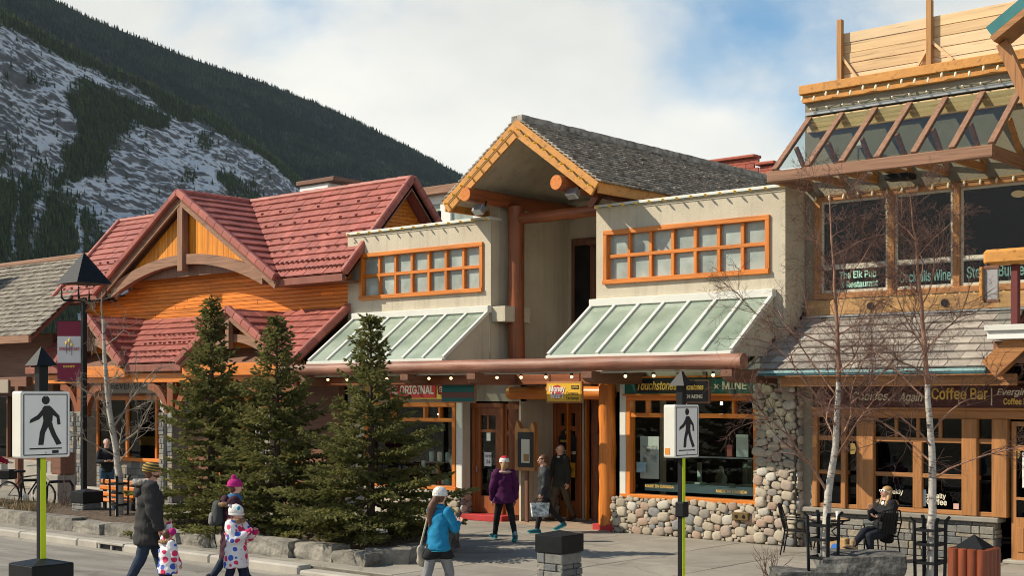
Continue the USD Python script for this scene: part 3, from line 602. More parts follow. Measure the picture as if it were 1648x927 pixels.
M['spot'] = mat('shop_spot', (.9, .8, .6), var=0, emit=((1, .78, .48), 70.0))
for x, z in ((-5.6, 2.45), (-4.8, 2.55), (1.7, 2.75), (2.6, 2.75), (3.4, 2.75)): B.part('room_lamp', trimesh.creation.icosphere(1, .03).apply_translation([x, .9, z]), M['spot'])
# gilt line of lettering along the foot of the right window
B.part('window_lettering', facing_text('MADE IN CANADA', 1.25, .98, .06, .046, .003), M['letter_g']); B.part('window_lettering', facing_text('MADE IN CANADA', 3.0, .95, .06, .046, .003), M['letter_g'])
# cobbled bases and the cobbled pier
def cobbled(x0, x1, z0, z1, y, seed, back, **k):
    B.part('stone_base', back, M['mortar'])
    st, fc = cobble_wall(B, x0, x1, z0, z1, y, seed, **k); st.sort(key=lambda s_: -s_[0])
    gg = random.Random(seed); return st, fc
allst = []
for args in ((.50, 4.12, .0, .78, -.12, 11, MB().box(.52, 4.1, -.1, -.003, 0, .755)), (4.02, 4.92, 0, 3.35, -.16, 12, MB().box(4.05, 4.9, -.14, .6, 0, 3.38)), (-7.9, -3.92, 0, .66, -.12, 13, MB().box(-7.95, -3.95, -.1, -.003, 0, .66))):
    st, fc = cobbled(*args); allst += [(a, v) for a, v in st]
st, fc = cobble_wall(B, -.14, .6, 0, 3.3, 4.93, 14, axis='x'); allst += st
st, fc = cobble_wall(B, -.1, .25, 0, .66, -3.93, 15, axis='x'); allst += st
vis = sorted(allst, key=lambda s_: -s_[0] * (0.3 if s_[1][:, 0].mean() < -5.2 else 1)); gg = random.Random(9); mb = MB()
for k, (a, v) in enumerate(vis):
    if k < 300: B.part('stone', (v, fc), M[f'cobble{gg.choice((0, 0, 1, 1, 2, 3, 4, 5, 6))}'], smooth=True)
    else: mb.add(v, fc)
B.part('stones', mb, M['cobble0'], kind='stuff', smooth=True)
B.part('bronze_plaque', MB().box(3.55, 3.92, -.24, -.14, .44, .60, .01), mat('bronze', (.13, .085, .03), rough=.4, var=.3, scale=20))
for x in (3.65, 3.82): B.part('plaque_bolt', tube([(x, -.25, .52), (x, -.235, .52)], .035, 8), M['black'])
B.part('base_block', MB().box(.02, .56, -.17, .25, 0, .15, .01), M['paint_red'])

# doors
def panel_door(x0, x1, z0, z1, y, panes, label=None):
    d = B.part('door', wall_xz(x0, x1, z0, z1, y, .06, panes), M['door_wood'], label=label)
    for (a, b, c, e) in panes: B.part('pane', MB().box(a, b, y + .025, y + .031, c, e), M['glass'], d)
    B.part('handle', tube([(x0 + .09, y - .05, z0 + .95), (x0 + .09, y - .05, z0 + 1.1)], .015, 6), M['steel'], d)
    [B.part('door_frame', MB().box(a, b_, y - .04, y + .1, z0, z1 + .003, .01), M['door_wood'], d) for a, b_ in ((x0 - .1, x0 - .004), (x1 + .004, x1 + .1))]; B.part('door_head_frame', MB().box(x0 - .1, x1 + .1, y - .045, y + .1, z1 + .004, z1 + .12, .01), M['door_wood'], d)
    return d
panel_door(-3.82, -3.02, .15, 2.62, .3, [(-3.66, -3.44, 2.12, 2.45), (-3.40, -3.18, 2.12, 2.45), (-3.66, -3.18, .55, 2.05)])
d = B.part('sidelight', wall_xz(-2.92, -2.42, .15, 2.72, .32, .06, [(-2.85, -2.5, .6, 2.0), (-2.85, -2.5, 2.1, 2.6)]), M['door_wood']); B.part('pane', MB().box(-2.85, -2.5, .34, .346, .6, 2.0), M['glass'], d); B.part('pane', MB().box(-2.85, -2.5, .34, .346, 2.1, 2.6), M['glass'], d)
B.part('door_head', MB().box(-3.94, -2.4, .28, .5, 2.78, 3.42), M['stucco']); shop_room(B, -3.9, -2.52, 2.8, 1.0, .42); B.part('passage_side_wall', MB().box(-2.46, -2.40, .30, 1.5, 0, 3.42), M['stucco'])
B.part('door_step', MB().box(-3.93, -2.62, -.12, .4, 0, .14, .01), M['paint_red'])
B.part('door_notice', MB().box(-3.55, -3.33, .318, .322, 1.25, 1.58), M['white']); B.part('door_notice', MB().box(-3.48, -3.36, .318, .322, 1.85, 2.1), M['white'])
B.part('notice_print', facing_text('OPEN', -3.52, 1.46, .06, .316, .002, True), M['ink']); B.part('notice_print', facing_text('24', -3.5, 1.32, .08, .316, .002, True), M['ink'])
B.part('passage_wall', wall_xz(-2.78, .7, 0, 3.42, 1.5, .15, [(-2.42, -1.55, .05, 2.75), (-1.5, .3, .05, 3.0)]), M['stucco'])
d2 = panel_door(-2.30, -1.66, .05, 2.62, 1.5, [(-2.20, -2.08, 2.2, 2.5), (-2.04, -1.92, 2.2, 2.5), (-1.88, -1.76, 2.2, 2.5), (-2.20, -1.76, .45, 2.08)])
B.part('door_board', extr(Polygon([(-2.24, .98), (-1.72, .98), (-1.72, 1.95), (-1.80, 2.0), (-1.85, 2.1), (-1.93, 2.13), (-1.98, 2.25), (-2.04, 2.13), (-2.11, 2.1), (-2.15, 2.0), (-2.24, 1.95)]), 'y', 1.482, 1.495), M['ink'])
B.part('door_board_panel', MB().box(-2.22, -1.74, 1.474, 1.481, 1.0, 1.34), flat('yellow_print', (.65, .38, .02)))
B.part('door_board_print', facing_text('HG', -2.04, 2.0, .08, 1.48, .003, True), M['letter_g']); B.part('door_board_print', facing_text('HARRY', -2.19, 1.82, .05, 1.48, .003, True), M['letter_g'])
B.part('door_board_print', facing_text('$10 & up', -2.19, 1.55, .08, 1.48, .003, True), M['letter_w']); B.part('door_board_print', facing_text('Currency', -2.19, 1.15, .07, 1.472, .002), M['ink'])
shop_room(B, -2.75, .65, 3.3, 3.0, 1.66)
B.part('passage_floor', MB().box(-2.75, .5, -.2, 4.6, .004, .02), mat('terracotta_floor', (.33, .24, .17), rough=.8, scale=4, var=.12))
for (x, z) in ((-1.9, .5), (-1.35, .5)): B.part('passage_side', MB().box(x - .02, x + .02, 1.38, 1.49, .02, 2.9), M['orange_z'])
B.part('round_emblem', tube([(-1.0, 1.42, 1.9), (-1.0, 1.4, 1.9)], .13, 20), M['brown_y'])
st, fc = cobble_wall(B, -2.76, -2.2, .02, .7, 1.46, 17)
mb = MB()
for a, v in st: mb.add(v, fc)
B.part('stones', mb, M['cobble2'], kind='stuff', smooth=True)
B.part('wall_band', MB().box(-7.94, .7, .25, .4, 3.3, 3.42), M['brown_x'])

# festoon bulbs along parapets and bargeboards: each string is a thing
def bulb_string(label, pts, nrm, m_, group, L=.13, wire=None):
    t = Thing('bulb_string', label, 'string lights', tuple(pts[0]), group)
    w = MB().tube(np.array(pts) + np.array(nrm) * .01, .008, 5); t.part('wire', w, wire or M['wire'])
    for p in pts:
        p = np.array(p); t.part('bulb', tube([p + np.array(nrm) * .01, p + np.array(nrm) * L * .55, p + np.array(nrm) * L], [.016, .026, .014], 7), m_)
bulb_string('yellow bulbs along the right stucco parapet', [(.1 + k * .345, -.055, 6.975) for k in range(14)], (0, -1, .1), M['bulb_y'], 'bulb strings on the stucco building')
bulb_string('yellow bulbs along the left stucco parapet beside the red roof', [(-7.8 + k * .39, -.055, 7.0) for k in range(13)], (0, -1, .1), M['bulb_y'], 'bulb strings on the stucco building')
for sgn, s_ in ((-1, 'left'), (1, 'right')):
    bulb_string(f'yellow bulbs up the {s_} slope of the golden gable board', [(RX + sgn * (HW * k / 9 + .1), T0 - .065, RZ - .22 - (RZ - EZ) * k / 9 - .06) for k in range(9)], (0, -1, 0), M['bulb_y'], 'bulb strings on the stucco building')

# ------------------------------------------------------------------ signs on the stucco building
t = Thing('shop_sign', 'red fascia sign with ORIGINAL in white letters above the left shop window', 'sign', (-5.6, -.06, 3.02))
t.part('backing', MB().box(-7.2, -4.1, -.1, -.06, 2.83, 3.30, .006), M['letter_g']); t.part('panel', MB().box(-6.5, -4.72, -.125, -.1, 2.87, 3.24, .006), M['sign_red'])
t.part('lettering', facing_text('THE ORIGINAL', -6.45, 2.96, .19, -.125, .012, True, width=1.68), M['white']); t.part('panel', MB().box(-4.66, -4.15, -.118, -.1, 2.95, 3.16, .006), M['paint_red'], label='small dark red panel with white letters'); t.part('lettering', facing_text('G I F T S', -4.62, 3.0, .12, -.118, .01, True), M['white'])
def hanging_sign(label, x0, x1, z0, z1, y, frame, face):
    t = Thing('hanging_sign', label, 'sign', ((x0 + x1) / 2, y, z0))
    t.part('frame', MB().box(x0, x1, y - .03, y + .03, z0, z1, .01), frame); t.part('face', MB().box(x0 + .035, x1 - .035, y - .036, y + .036, z0 + .035, z1 - .035), face)
    for x in (x0 + .08, x1 - .08): t.part('hanger', tube([(x, y, z1 - .01), (x, y, z1 + .18)], .012, 6), M['black'])
    return t
t = hanging_sign('teal hanging sign with one brown stripe and a grey frame', -3.66, -2.62, 2.75, 3.2, -1.0, M['grey_x'], flat('teal_paint', (.005, .13, .115)))
t.part('stripe', MB().box(-3.62, -2.66, -1.042, -.958, 2.86, 2.99), flat('stripe_brown', (.15, .055, .045)))
t = hanging_sign('yellow hanging currency exchange sign in a wooden frame', -.56, .41, 2.76, 3.21, -1.0, M['fir_x'], flat('yellow_print', (.75, .42, .02)))
t.part('disc', tube([(-.25, -1.037, 2.99), (-.25, -1.042, 2.99)], .15, 24), M['paint_red'])
t.part('lettering', facing_text('Money', -.46, 3.0, .12, -1.043, .004, True, width=.42), M['white']); t.part('lettering', facing_text('Mart', -.42, 2.86, .12, -1.043, .004, True, width=.34), M['white'])
t.part('lettering', facing_text('Currency', .0, 2.93, .065, -1.037, .004, width=.31), M['ink']); t.part('lettering', facing_text('Exchange', .0, 2.83, .065, -1.037, .004, width=.33), M['ink']); t.part('panel', MB().box(.13, .33, -1.04, -1.037, 3.05, 3.13), M['ink'])
t.part('lettering', facing_text('OPEN', .15, 3.07, .045, -1.041, .003), M['letter_g'])
t = Thing('fascia_sign', 'long teal fascia board with gilt script on a black plaque above the jewellery window', 'sign', (2.4, -.05, 2.95))
GRN = flat('green_paint', (.006, .10, .075), var=.12, scale=2)
t.part('backing', MB().box(.84, 4.0, -.12, -.055, 2.95, 3.28, .008), GRN); t.part('frame', MB().box(.80, 4.02, -.15, -.055, 3.28, 3.32, .006), M['orange_x']); t.part('frame', MB().box(.80, 4.02, -.15, -.055, 2.91, 2.95, .006), M['orange_x'])
t.part('plaque', extr(Polygon([(1.14, 2.98), (2.28, 2.97), (2.31, 3.1), (2.27, 3.24), (1.75, 3.26), (1.2, 3.24), (1.13, 3.1)]), 'y', -.145, -.12), M['ink'])
t.part('lettering', facing_text('Touchstones', 1.2, 3.04, .17, -.145, .012, True, .3, width=1.0), M['letter_g']); t.part('lettering', facing_text('OF', 2.5, 3.06, .1, -.12, .012, True), M['letter_w']); t.part('lettering', facing_text('BY × MINE', 2.72, 3.04, .15, -.12, .012, True, width=1.1), M['letter_w'])
t = hanging_sign('small dark hanging sign with gilt script in front of the jewellery shop board', 2.74, 3.47, 2.76, 3.23, -.9, M['brown_x'], M['ink'])
t.part('lettering', facing_text('Touchstones', 2.82, 3.03, .11, -.938, .005, True, .3, width=.52), M['letter_g']); t.part('lettering', facing_text('IN MINE', 2.92, 2.86, .07, -.938, .005, True, width=.4), M['letter_w'])
t = Thing('menu_case', 'wooden menu case with a notched top and black glazed panel beside the tall log post', 'menu board', (-2.15, .2, .8))
t.part('case', extr(Polygon([(-2.46, 1.2), (-1.87, 1.2), (-1.87, 2.18), (-1.93, 2.32), (-2.02, 2.16), (-2.3, 2.16), (-2.4, 2.34), (-2.46, 2.16)]), 'y', .15, .27), M['fir_z']); t.part('panel', MB().box(-2.36, -1.9, .135, .149, 1.28, 2.08), M['ink'])
t.part('sheet', MB().box(-2.25, -2.0, .128, .134, 1.38, 1.92), flat('paper', (.55, .52, .42))); t.part('picture', MB().box(-2.17, -2.02, .122, .127, 1.42, 1.58), flat('brown_print', (.28, .16, .06))); t.part('stand', MB().box(-2.2, -2.12, .2, .26, 0.02, 1.2), M['brown_z'])

# ------------------------------------------------------------------ goods in the two shop windows
g = random.Random(21)
def lathe(pr, x, y, z, n=12):
    tm = trimesh.creation.revolve(np.array(pr), sections=n); return np.array(tm.vertices) + [x, y, z], np.array(tm.faces)
AQUA = [flat(f'ware_{i}', c, rough=.25) for i, c in enumerate([(.35, .5, .45), (.6, .62, .55), (.30, .42, .40), (.5, .28, .12), (.45, .08, .06), (.62, .52, .3), (.22, .34, .24)])]
pos = [(-5.9 + .17 * k + g.uniform(-.04, .04), .45 + g.uniform(0, .35)) for k in range(9)]
nm = ['pale green jar on the window display', 'white pillar candle on the window display', 'grey blue bottle on the window display', 'amber candle glass in the window', 'red candle glass in the window', 'cream lamp shade in the window', 'dark green bottle in the window']
shl = Thing('display_shelf', 'stepped display shelf of ornaments behind the left shop window', 'shelf', (-5.3, .8, .75)); shl.part('shelf', MB().box(-6.8, -4.25, .3, .9, .70, .75), M['brown_x']); shl.part('shelf', MB().box(-6.8, -4.9, .62, .9, .98, 1.0), M['brown_x']); shl.part('shelf', MB().box(-6.2, -5.1, .7, .9, 1.25, 1.27), M['brown_x'])
order = ['leftmost', 'second from left', 'third from left', 'fourth from left', 'fifth from left', 'sixth from left', 'seventh from left', 'eighth from left', 'rightmost']
for k, (x, y) in enumerate(pos):
    h = g.uniform(.16, .3); r = g.uniform(.05, .085); i = k % 7
    base = .75 if y < .62 else 1.0
    one('ornament', lathe([(0, 0), (r, 0), (r * 1.1, h * .4), (r * .7, h * .7), (r * .8, h), (0, h)], x, y, base), AQUA[i], f'{order[k]} of the small jars and candles in the left shop window', 'ornament', 'ornaments in the left shop window', smooth=40)
for k in range(3): one('ornament', lathe([(0, 0), (.06, 0), (.07, .2), (.05, .25), (0, .25)], -5.75 + .28 * k, .8, 1.27), AQUA[k], f'{("left", "middle", "right")[k]} ornament on the top step of the left window display', 'ornament', 'ornaments in the left shop window', smooth=40)
v, f_ = lathe([(0, 0), (.17, 0), (.2, .12), (.24, .3), (.28, .5), (.22, .62), (.24, .72), (.14, .9), (.1, 1.05), (.05, 1.2), (0, 1.25)], -4.55, .6, .9, 18); v = v + (fbm(v * 5, 3)[:, None] - .5) * .12
one('display_figure', (v, f_), mat('patterned_felt', (.10, .13, .09), (.42, .48, .36), rough=.9, scale=7, var=.3), 'tall grey green patterned figure standing in the left shop window', 'figure', smooth=True)
one('window_card', MB().box(-4.55, -4.3, .3, .305, 1.02, 1.27), flat('pale_blue_card', (.5, .62, .66)), 'small pale blue card in the corner of the left shop window', 'card')
# jewellery case behind the right window
t = Thing('display_case', 'glass jewellery counter with pale trays behind the right shop window', 'display case', (2.9, .8, .8))
t.part('counter_edge', MB().box(1.7, 3.85, .45, .49, 1.62, 1.65), M['steel']); t.part('case_glass', MB().box(1.7, 3.85, .46, .465, 1.05, 1.62), M['glass']); t.part('floor', MB().box(1.0, 3.9, .40, 1.2, .88, 1.02), flat('pale_case', (.28, .42, .40)))
PALE = flat('pale_tray', (.60, .74, .70), rough=.4)
for x in (2.05, 2.75, 3.45):
    t.part('tray', MB().box(x - .27, x + .27, .5, .8, 1.02, 1.09, .02), PALE)
v, f_ = lathe([(0, 0), (.1, 0), (.13, .06), (.12, .14), (.06, .22), (.045, .34), (0, .36)], 2.72, .7, 1.09); t.part('necklace_bust', (v, f_), PALE, smooth=40)
for x, h in ((3.3, .42), (3.42, .5), (3.6, .36), (2.2, .42)): t.part('stand', MB().box(x - .05, x + .05, .66, .7, 1.09, 1.09 + h, .01), PALE)
one('picture_card', MB().box(2.98, 3.1, .5, .52, 1.66, 1.9), flat('red_card', (.45, .12, .1)), 'small red picture card standing on the jewellery counter', 'card'); one('picture_card', MB().box(3.2, 3.48, .5, .52, 1.66, 2.12), flat('mint_card', (.52, .6, .55)), 'tall mint picture card standing on the jewellery counter', 'card')
t = Thing('poster', 'pale poster with a grey picture standing at the left in the jewellery window', 'poster', (1.25, .2, 1.1)); t.part('sheet', MB().box(1.02, 1.5, .2, .21, 1.15, 2.05), flat('poster_paper', (.46, .50, .46))); t.part('picture', MB().box(1.1, 1.45, .19, .199, 1.5, 1.85), mat('poster_print', (.1, .11, .1), (.5, .5, .46), scale=9, var=.2))
one('window_card', MB().box(.98, 1.22, .12, .125, 1.28, 1.5), flat('blue_card', (.35, .5, .6)), 'pale blue card in the left corner of the jewellery window', 'card')
# ------------------------------------------------------------------ red-tiled timber building: main gable roof along x, arched cross gable, skirt roof with two small gables
A = Thing('timber_shop', 'orange cedar shop building with red tiled roofs and an arched front gable', 'building', (-14, 0, 0))
XL, XR, EY, EZ4, RY, RZ4 = -20.9, -7.42, -0.62, 5.98, 1.78, 8.62      # main roof: ends, eave (front), ridge
sl4 = math.hypot(RY - EY, RZ4 - EZ4); up4 = np.array([0, RY - EY, RZ4 - EZ4]) / sl4
GX, GY, GZ, GH = -14.15, -0.74, 8.62, 4.25                               # cross gable: ridge x, front y, ridge height, half width
gsl = math.hypot(GH, GZ - EZ4)
tiles, spare = [], []
nL = np.array([-(GZ - EZ4), 0, GH]) / gsl; nR = np.array([(GZ - EZ4), 0, GH]) / gsl   # cross gable normals
nM = np.array([0, -(RZ4 - EZ4), RY - EY]) / sl4
pk = np.array([GX, 0, GZ]); me = np.array([0, EY, EZ4])
# main front slope, cut along the two valleys (keep what lies above the cross-gable planes)
def in_gable(p): return min(p[2] - (GZ - abs(p[0] - GX) * (GZ - EZ4) / GH), 0)
for t in roof_plane(np.array([XL, EY, EZ4]), (1, 0, 0), up4, 36, 13, XR - XL, sl4, .04, 61, jit=.008):
    c = t[1].mean(0); d = (GZ - abs(c[0] - GX) * (GZ - EZ4) / GH) - c[2]
    if d > .30: continue
    if d > -.45:
        n = nR if c[0] > GX else nL
        r = clip_convex(t[1], t[2], [(-n, -(n @ pk) + 0.0)])
        if r is None: continue
        tiles.append((c, *r))
    else: tiles.append((c, t[1], t[2]))
# cross gable slopes: run along y from the front back to the valley
for sg, n in ((1, nR), (-1, nL)):
    dv = np.array([-sg * GH, 0, GZ - EZ4]) / gsl; pe = np.array([GX + sg * GH, 0, EZ4])
    L = RY - GY + .1
    if sg == 1: o, al = np.array([pe[0], GY, pe[2]]), (0, 1, 0)
    else: o, al = np.array([pe[0], GY + L, pe[2]]), (0, -1, 0)
    for t in roof_plane(o, al, dv, 6, 13, L, gsl, .04, 63 + sg, jit=.008):
        c = t[1].mean(0); zm = EZ4 + (c[1] - EY) * (RZ4 - EZ4) / (RY - EY); d = zm - c[2]
        if d > .35: continue
        if d > -.5:
            r = clip_convex(t[1], t[2], [(-nM, -(nM @ me))])
            if r is None: continue
            tiles.append((c, *r))
        else: tiles.append((c, t[1], t[2]))
# skirt roof over the ground floor
PY, PZ, TY, TZ = -1.72, 3.80, 0.02, 5.16; psl = math.hypot(TY - PY, TZ - PZ); pup = np.array([0, TY - PY, TZ - PZ]) / psl
small = [(-10.42, 5.12, 2.2), (-16.98, 5.2, 1.75)]
for t in roof_plane(np.array([-20.6, PY, PZ]), (1, 0, 0), pup, 34, 8, -7.9 + 20.6, psl, .04, 67, jit=.008):
    c = t[1].mean(0); ok = True; pl = []
    hip = Polygon  # right end is hipped back towards the block
    for gx, gz, gh in small:
        zz = gz - abs(c[0] - gx) * (gz - PZ) / gh; d = zz - c[2]
        if d > .22: ok = False
        elif d > -.4:
            q = math.hypot(gh, gz - PZ); n = np.array([math.copysign(gz - PZ, c[0] - gx), 0, gh]) / q; pl.append((-n, -(n @ np.array([gx, 0, gz]))))
    if not ok: continue
    if pl:
        r = clip_convex(t[1], t[2], pl)
        if r: tiles.append((c, *r))
    else: tiles.append((c, t[1], t[2]))
for gx, gz, gh in small:
    q = math.hypot(gh, gz - PZ)
    for sg in (1, -1):
        dv = np.array([-sg * gh, 0, gz - PZ]) / q; L = 1.95
        o, al = (np.array([gx + sg * gh, PY - .12, PZ]), (0, 1, 0)) if sg == 1 else (np.array([gx - gh, PY - .12 + L, PZ]), (0, -1, 0))
        for t in roof_plane(o, al, dv, 5, 7, L, q, .04, 71 + sg, jit=.008):
            c = t[1].mean(0); zm = PZ + (c[1] - PY) * (TZ - PZ) / (TY - PY); d = zm - c[2]
            if d > .3: continue
            if d > -.4:
                n = np.array([0, -(TZ - PZ), TY - PY]) / psl; r = clip_convex(t[1], t[2], [(-n, -(n @ np.array([0, PY, PZ])))])
                if r: tiles.append((c, *r))
            else: tiles.append((c, t[1], t[2]))
g = random.Random(4); Cm = np.array([17.8, -23.4, 2.9]); tiles.sort(key=lambda t: np.linalg.norm(t[0] - Cm)); mb = MB()
for k, (c, v, f) in enumerate(tiles):
    if k < 300: A.part('roof_tile', (v, f), M[f'tile{g.randrange(3)}'])
    else: mb.add(v, f)
A.part('roof_tiles', mb, M['tile0'], kind='stuff')
# roof decks (solid under the tiles), back slope
def slab(pts, th_=.1):
    pts = np.array(pts, float); n = np.cross(pts[1] - pts[0], pts[2] - pts[0]); n /= np.linalg.norm(n); n = n if n[2] > 0 else -n
    v = np.vstack([pts - n * .06, pts - n * (.06 + th_)]); k = len(pts); f = [[0, i, i + 1] for i in range(1, k - 1)] + [[k, k + i + 1, k + i] for i in range(1, k - 1)]
    for i in range(k): j = (i + 1) % k; f += [[i, j, k + j], [i, k + j, k + i]]
    return v, np.array(f)
vy = RY  # the valley meets the main ridge
A.part('roof_deck', slab([(XL, EY, EZ4), (GX - GH, EY, EZ4), (GX, RY, RZ4), (XL, RY, RZ4)]), M['brown_x']); A.part('roof_deck', slab([(GX + GH, EY, EZ4), (XR, EY, EZ4), (XR, RY, RZ4), (GX, RY, RZ4)]), M['brown_x'])
A.part('roof_deck', slab([(XL, RY, RZ4), (XR, RY, RZ4), (XR, 2 * RY - EY, EZ4), (XL, 2 * RY - EY, EZ4)]), M['tile1'])
for sg in (1, -1): A.part('roof_deck', slab([(GX + sg * GH, GY, EZ4), (GX + sg * GH, EY, EZ4), (GX, RY, RZ4), (GX, GY, GZ)]), M['brown_y'])
A.part('roof_deck', slab([(-20.6, PY, PZ), (-8.0, PY, PZ), (-8.0, TY, TZ), (-20.6, TY, TZ)]), M['brown_x'])
for gx, gz, gh in small:
    for sg in (1, -1): A.part('roof_deck', slab([(gx + sg * gh, PY - .1, PZ), (gx + sg * gh, PY + .1, PZ), (gx, TY, gz), (gx, PY - .1, gz)]), M['brown_y'])
# ridge and rake tiles, snow stops
def capline(p, q, n, r=.085, name='ridge_tile'):
    p, q = np.array(p, float), np.array(q, float)
    for k in range(n):
        a, b = p + (q - p) * k / n, p + (q - p) * (k + 1.06) / n
        A.part(name, tube([a, b], [r * 1.12, r * .92], 8), M[f'tile{k % 3}'])
capline((XL, RY, RZ4 + .02), (XR, RY, RZ4 + .02), 28); capline((GX, GY, GZ + .03), (GX, RY, GZ + .03), 6)
def rake(p, q, n, drop=(0, 0, -1)):
    p, q = np.array(p, float), np.array(q, float); d = (q - p) / n; dn = d / np.linalg.norm(d); side = np.cross(dn, [0, 0, 1]); side /= np.linalg.norm(side); u = np.cross(side, dn)
    for k in range(n):
        a = p + d * k; A.part('rake_tile', MB().obox(a + d * .53 + u * .02 * (1), [dn, side, u], [np.linalg.norm(d) * .56, .085, .10], .035), M[f'tile{k % 3}'])
rake((GX + GH, GY - .02, EZ4 + .0), (GX, GY - .02, GZ), 12); rake((GX - GH, GY - .02, EZ4), (GX, GY - .02, GZ), 12)
rake((XR + .02, EY, EZ4), (XR + .02, RY, RZ4), 11); rake((XR + .02, 2 * RY - EY, EZ4), (XR + .02, RY, RZ4), 11); rake((XL, EY, EZ4), (XL, RY, RZ4), 10)
for gx, gz, gh in small:
    for sg in (1, -1): rake((gx + sg * gh, PY - .16, PZ), (gx, PY - .16, gz), 7)
rake((-7.92, PY, PZ + .02), (-7.92, TY, TZ + .02), 6)
g = random.Random(8); mb = MB()
def stop(o, u_, s_):
    p = np.array(o) + np.array([1, 0, 0]) * u_ + s_[0] * s_[1]; mb.add(np.array([p, p + [.09, 0, 0], p + [.045, 0, 0] + s_[0] * .10, p + [.045, -.045, .05]]), np.array([[0, 1, 3], [1, 2, 3], [2, 0, 3], [0, 2, 1]]))
for r_, n in ((.22, 16), (.52, 15), (1.02, 10), (1.55, 9), (2.2, 8), (2.8, 7)):
    for k in range(n):
        x = -9.9 + 2.3 * (k + .5) / n * 1.05 - r_ * 1.15 * (1 - k / n)
        stop((0, EY - .05, EZ4 + .03), x, (up4, r_))
for r_ in (.2, .45, .85, 1.25):
    for k in range(11):
        for x in (-8.1 - .0, -13.0): 
            xx = -15.3 + k * .23 if x < -10 else -8.2 + .0
            if x < -10: stop((0, PY - .05, PZ + .04), xx, (pup, r_ + .02 * (k % 2)))
for r_ in (.3, .9, 1.4):
    for k in range(6): stop((0, EY - .05, EZ4 + .03), -20.6 + k * .42, (up4, r_))
A.part('snow_stops', mb, M['rustcap'], kind='stuff')
# eaves
A.part('eave_fascia', MB().box(GX + GH - .1, XR - .02, EY - .03, EY + .06, EZ4 - .20, EZ4 - .015, .01), M['rustcap']); A.part('eave_fascia', MB().box(XL, GX - GH + .1, EY - .03, EY + .06, EZ4 - .20, EZ4 - .015, .01), M['rustcap'])
A.part('soffit', MB().box(XL, GX - GH, EY + .07, .04, EZ4 - .2, EZ4 - .16), M['brown_x']); A.part('soffit', MB().box(GX + GH - .2, XR - .05, EY + .07, .04, EZ4 - .2, EZ4 - .16), M['brown_x'])
A.part('skirt_fascia', MB().box(-20.6, -18.72, PY - .05, PY + .06, PZ - .22, PZ - .02, .01), M['rustcap'])
A.part('skirt_fascia', MB().box(-15.24, -12.62, PY - .05, PY + .06, PZ - .22, PZ - .02, .01), M['rustcap']); A.part('skirt_fascia', MB().box(-8.24, -7.95, PY - .05, PY + .06, PZ - .22, PZ - .02, .01), M['rustcap'])
A.part('skirt_soffit', MB().box(-20.6, -7.95, PY + .07, .0, PZ - .24, PZ - .2), M['brown_x'])
# walls: horizontal cedar boards above the skirt roof
z = 5.0; g = random.Random(2)
while z < 7.9:
    h = .105; half = None
    x0, x1 = -20.4, -7.96
    if z > 5.9: x0, x1 = GX - max(.3, (GZ - .2 - z - h) * GH / (GZ - EZ4)), GX + max(.3, (GZ - .2 - z - h) * GH / (GZ - EZ4))
    cuts = sorted(g.uniform(x0 + .5, x1 - .5) for _ in range(3)) if x1 - x0 > 6 else []
    for a, b in zip([x0, *cuts], [*cuts, x1]): A.part('siding_board', MB().box(a + .002, b - .002, .05 - .022, .075, z + .004, z + h - .004, .012), M['siding'])
    z += h
A.part('wall', MB().box(-20.4, -7.96, .075, 4.0, 3.3, 6.0), M['brown_x'])
# the sunlit board panel in the cross gable, above the arch
ARY = -0.61
def arch_z(x, x0, x1, zc, ze):
    m_ = (x0 + x1) / 2; return ze + (zc - ze) * (1 - ((x - m_) / ((x1 - x0) / 2)) ** 2)
ax0, ax1 = GX - 3.55, GX + 3.55
n = 56
for k in range(n):
    a, b = GX - 3.3 + 6.6 * k / n, GX - 3.3 + 6.6 * (k + 1) / n; c = (a + b) / 2
    zt = GZ - .35 - abs(c - GX) * (GZ - EZ4) / GH; zb = arch_z(c, ax0, ax1, 6.72, 6.15)
    if zt - zb < .06: continue
    za, zb2 = [GZ - .35 - abs(q_ - GX) * (GZ - EZ4) / GH for q_ in (a, b)]
    A.part('gable_board', extr(Polygon([(a + .003, zb), (b - .003, zb), (b - .003, max(zb + .02, zb2)), (a + .003, max(zb + .02, za))]), 'y', ARY + .16 - .004 * (k % 2), ARY + .2), M['siding_v'])
A.part('gable_backing', extr(Polygon([(GX - 3.6, 6.3), (GX + 3.6, 6.3), (GX, GZ - .3)]), 'y', ARY + .21, ARY + .3), M['brown_z'])
xs = np.linspace(ax0, ax1, 29); up_ = [(x, arch_z(x, ax0, ax1, 6.90, 6.22)) for x in xs]; lo_ = [(x, arch_z(x, ax0, ax1, 6.62, 5.86)) for x in xs]
A.part('arch_beam', extr(Polygon(up_ + lo_[::-1]), 'y', ARY - .02, ARY + .17), M['grey_x'])
A.part('king_post', MB().box(GX - .13, GX + .13, ARY - .10, ARY + .1, 6.42, GZ - .35, .015), M['grey_z'])
for sg in (1, -1):
    pl = Polygon([(GX, GZ - .07), (GX, GZ - .34), (GX + sg * (GH - .1), EZ4 - .26), (GX + sg * (GH + .02), EZ4 - .03)]); A.part('bargeboard', extr(pl, 'y', GY + .02 + .003 * sg, GY + .09), M['grey_x'])
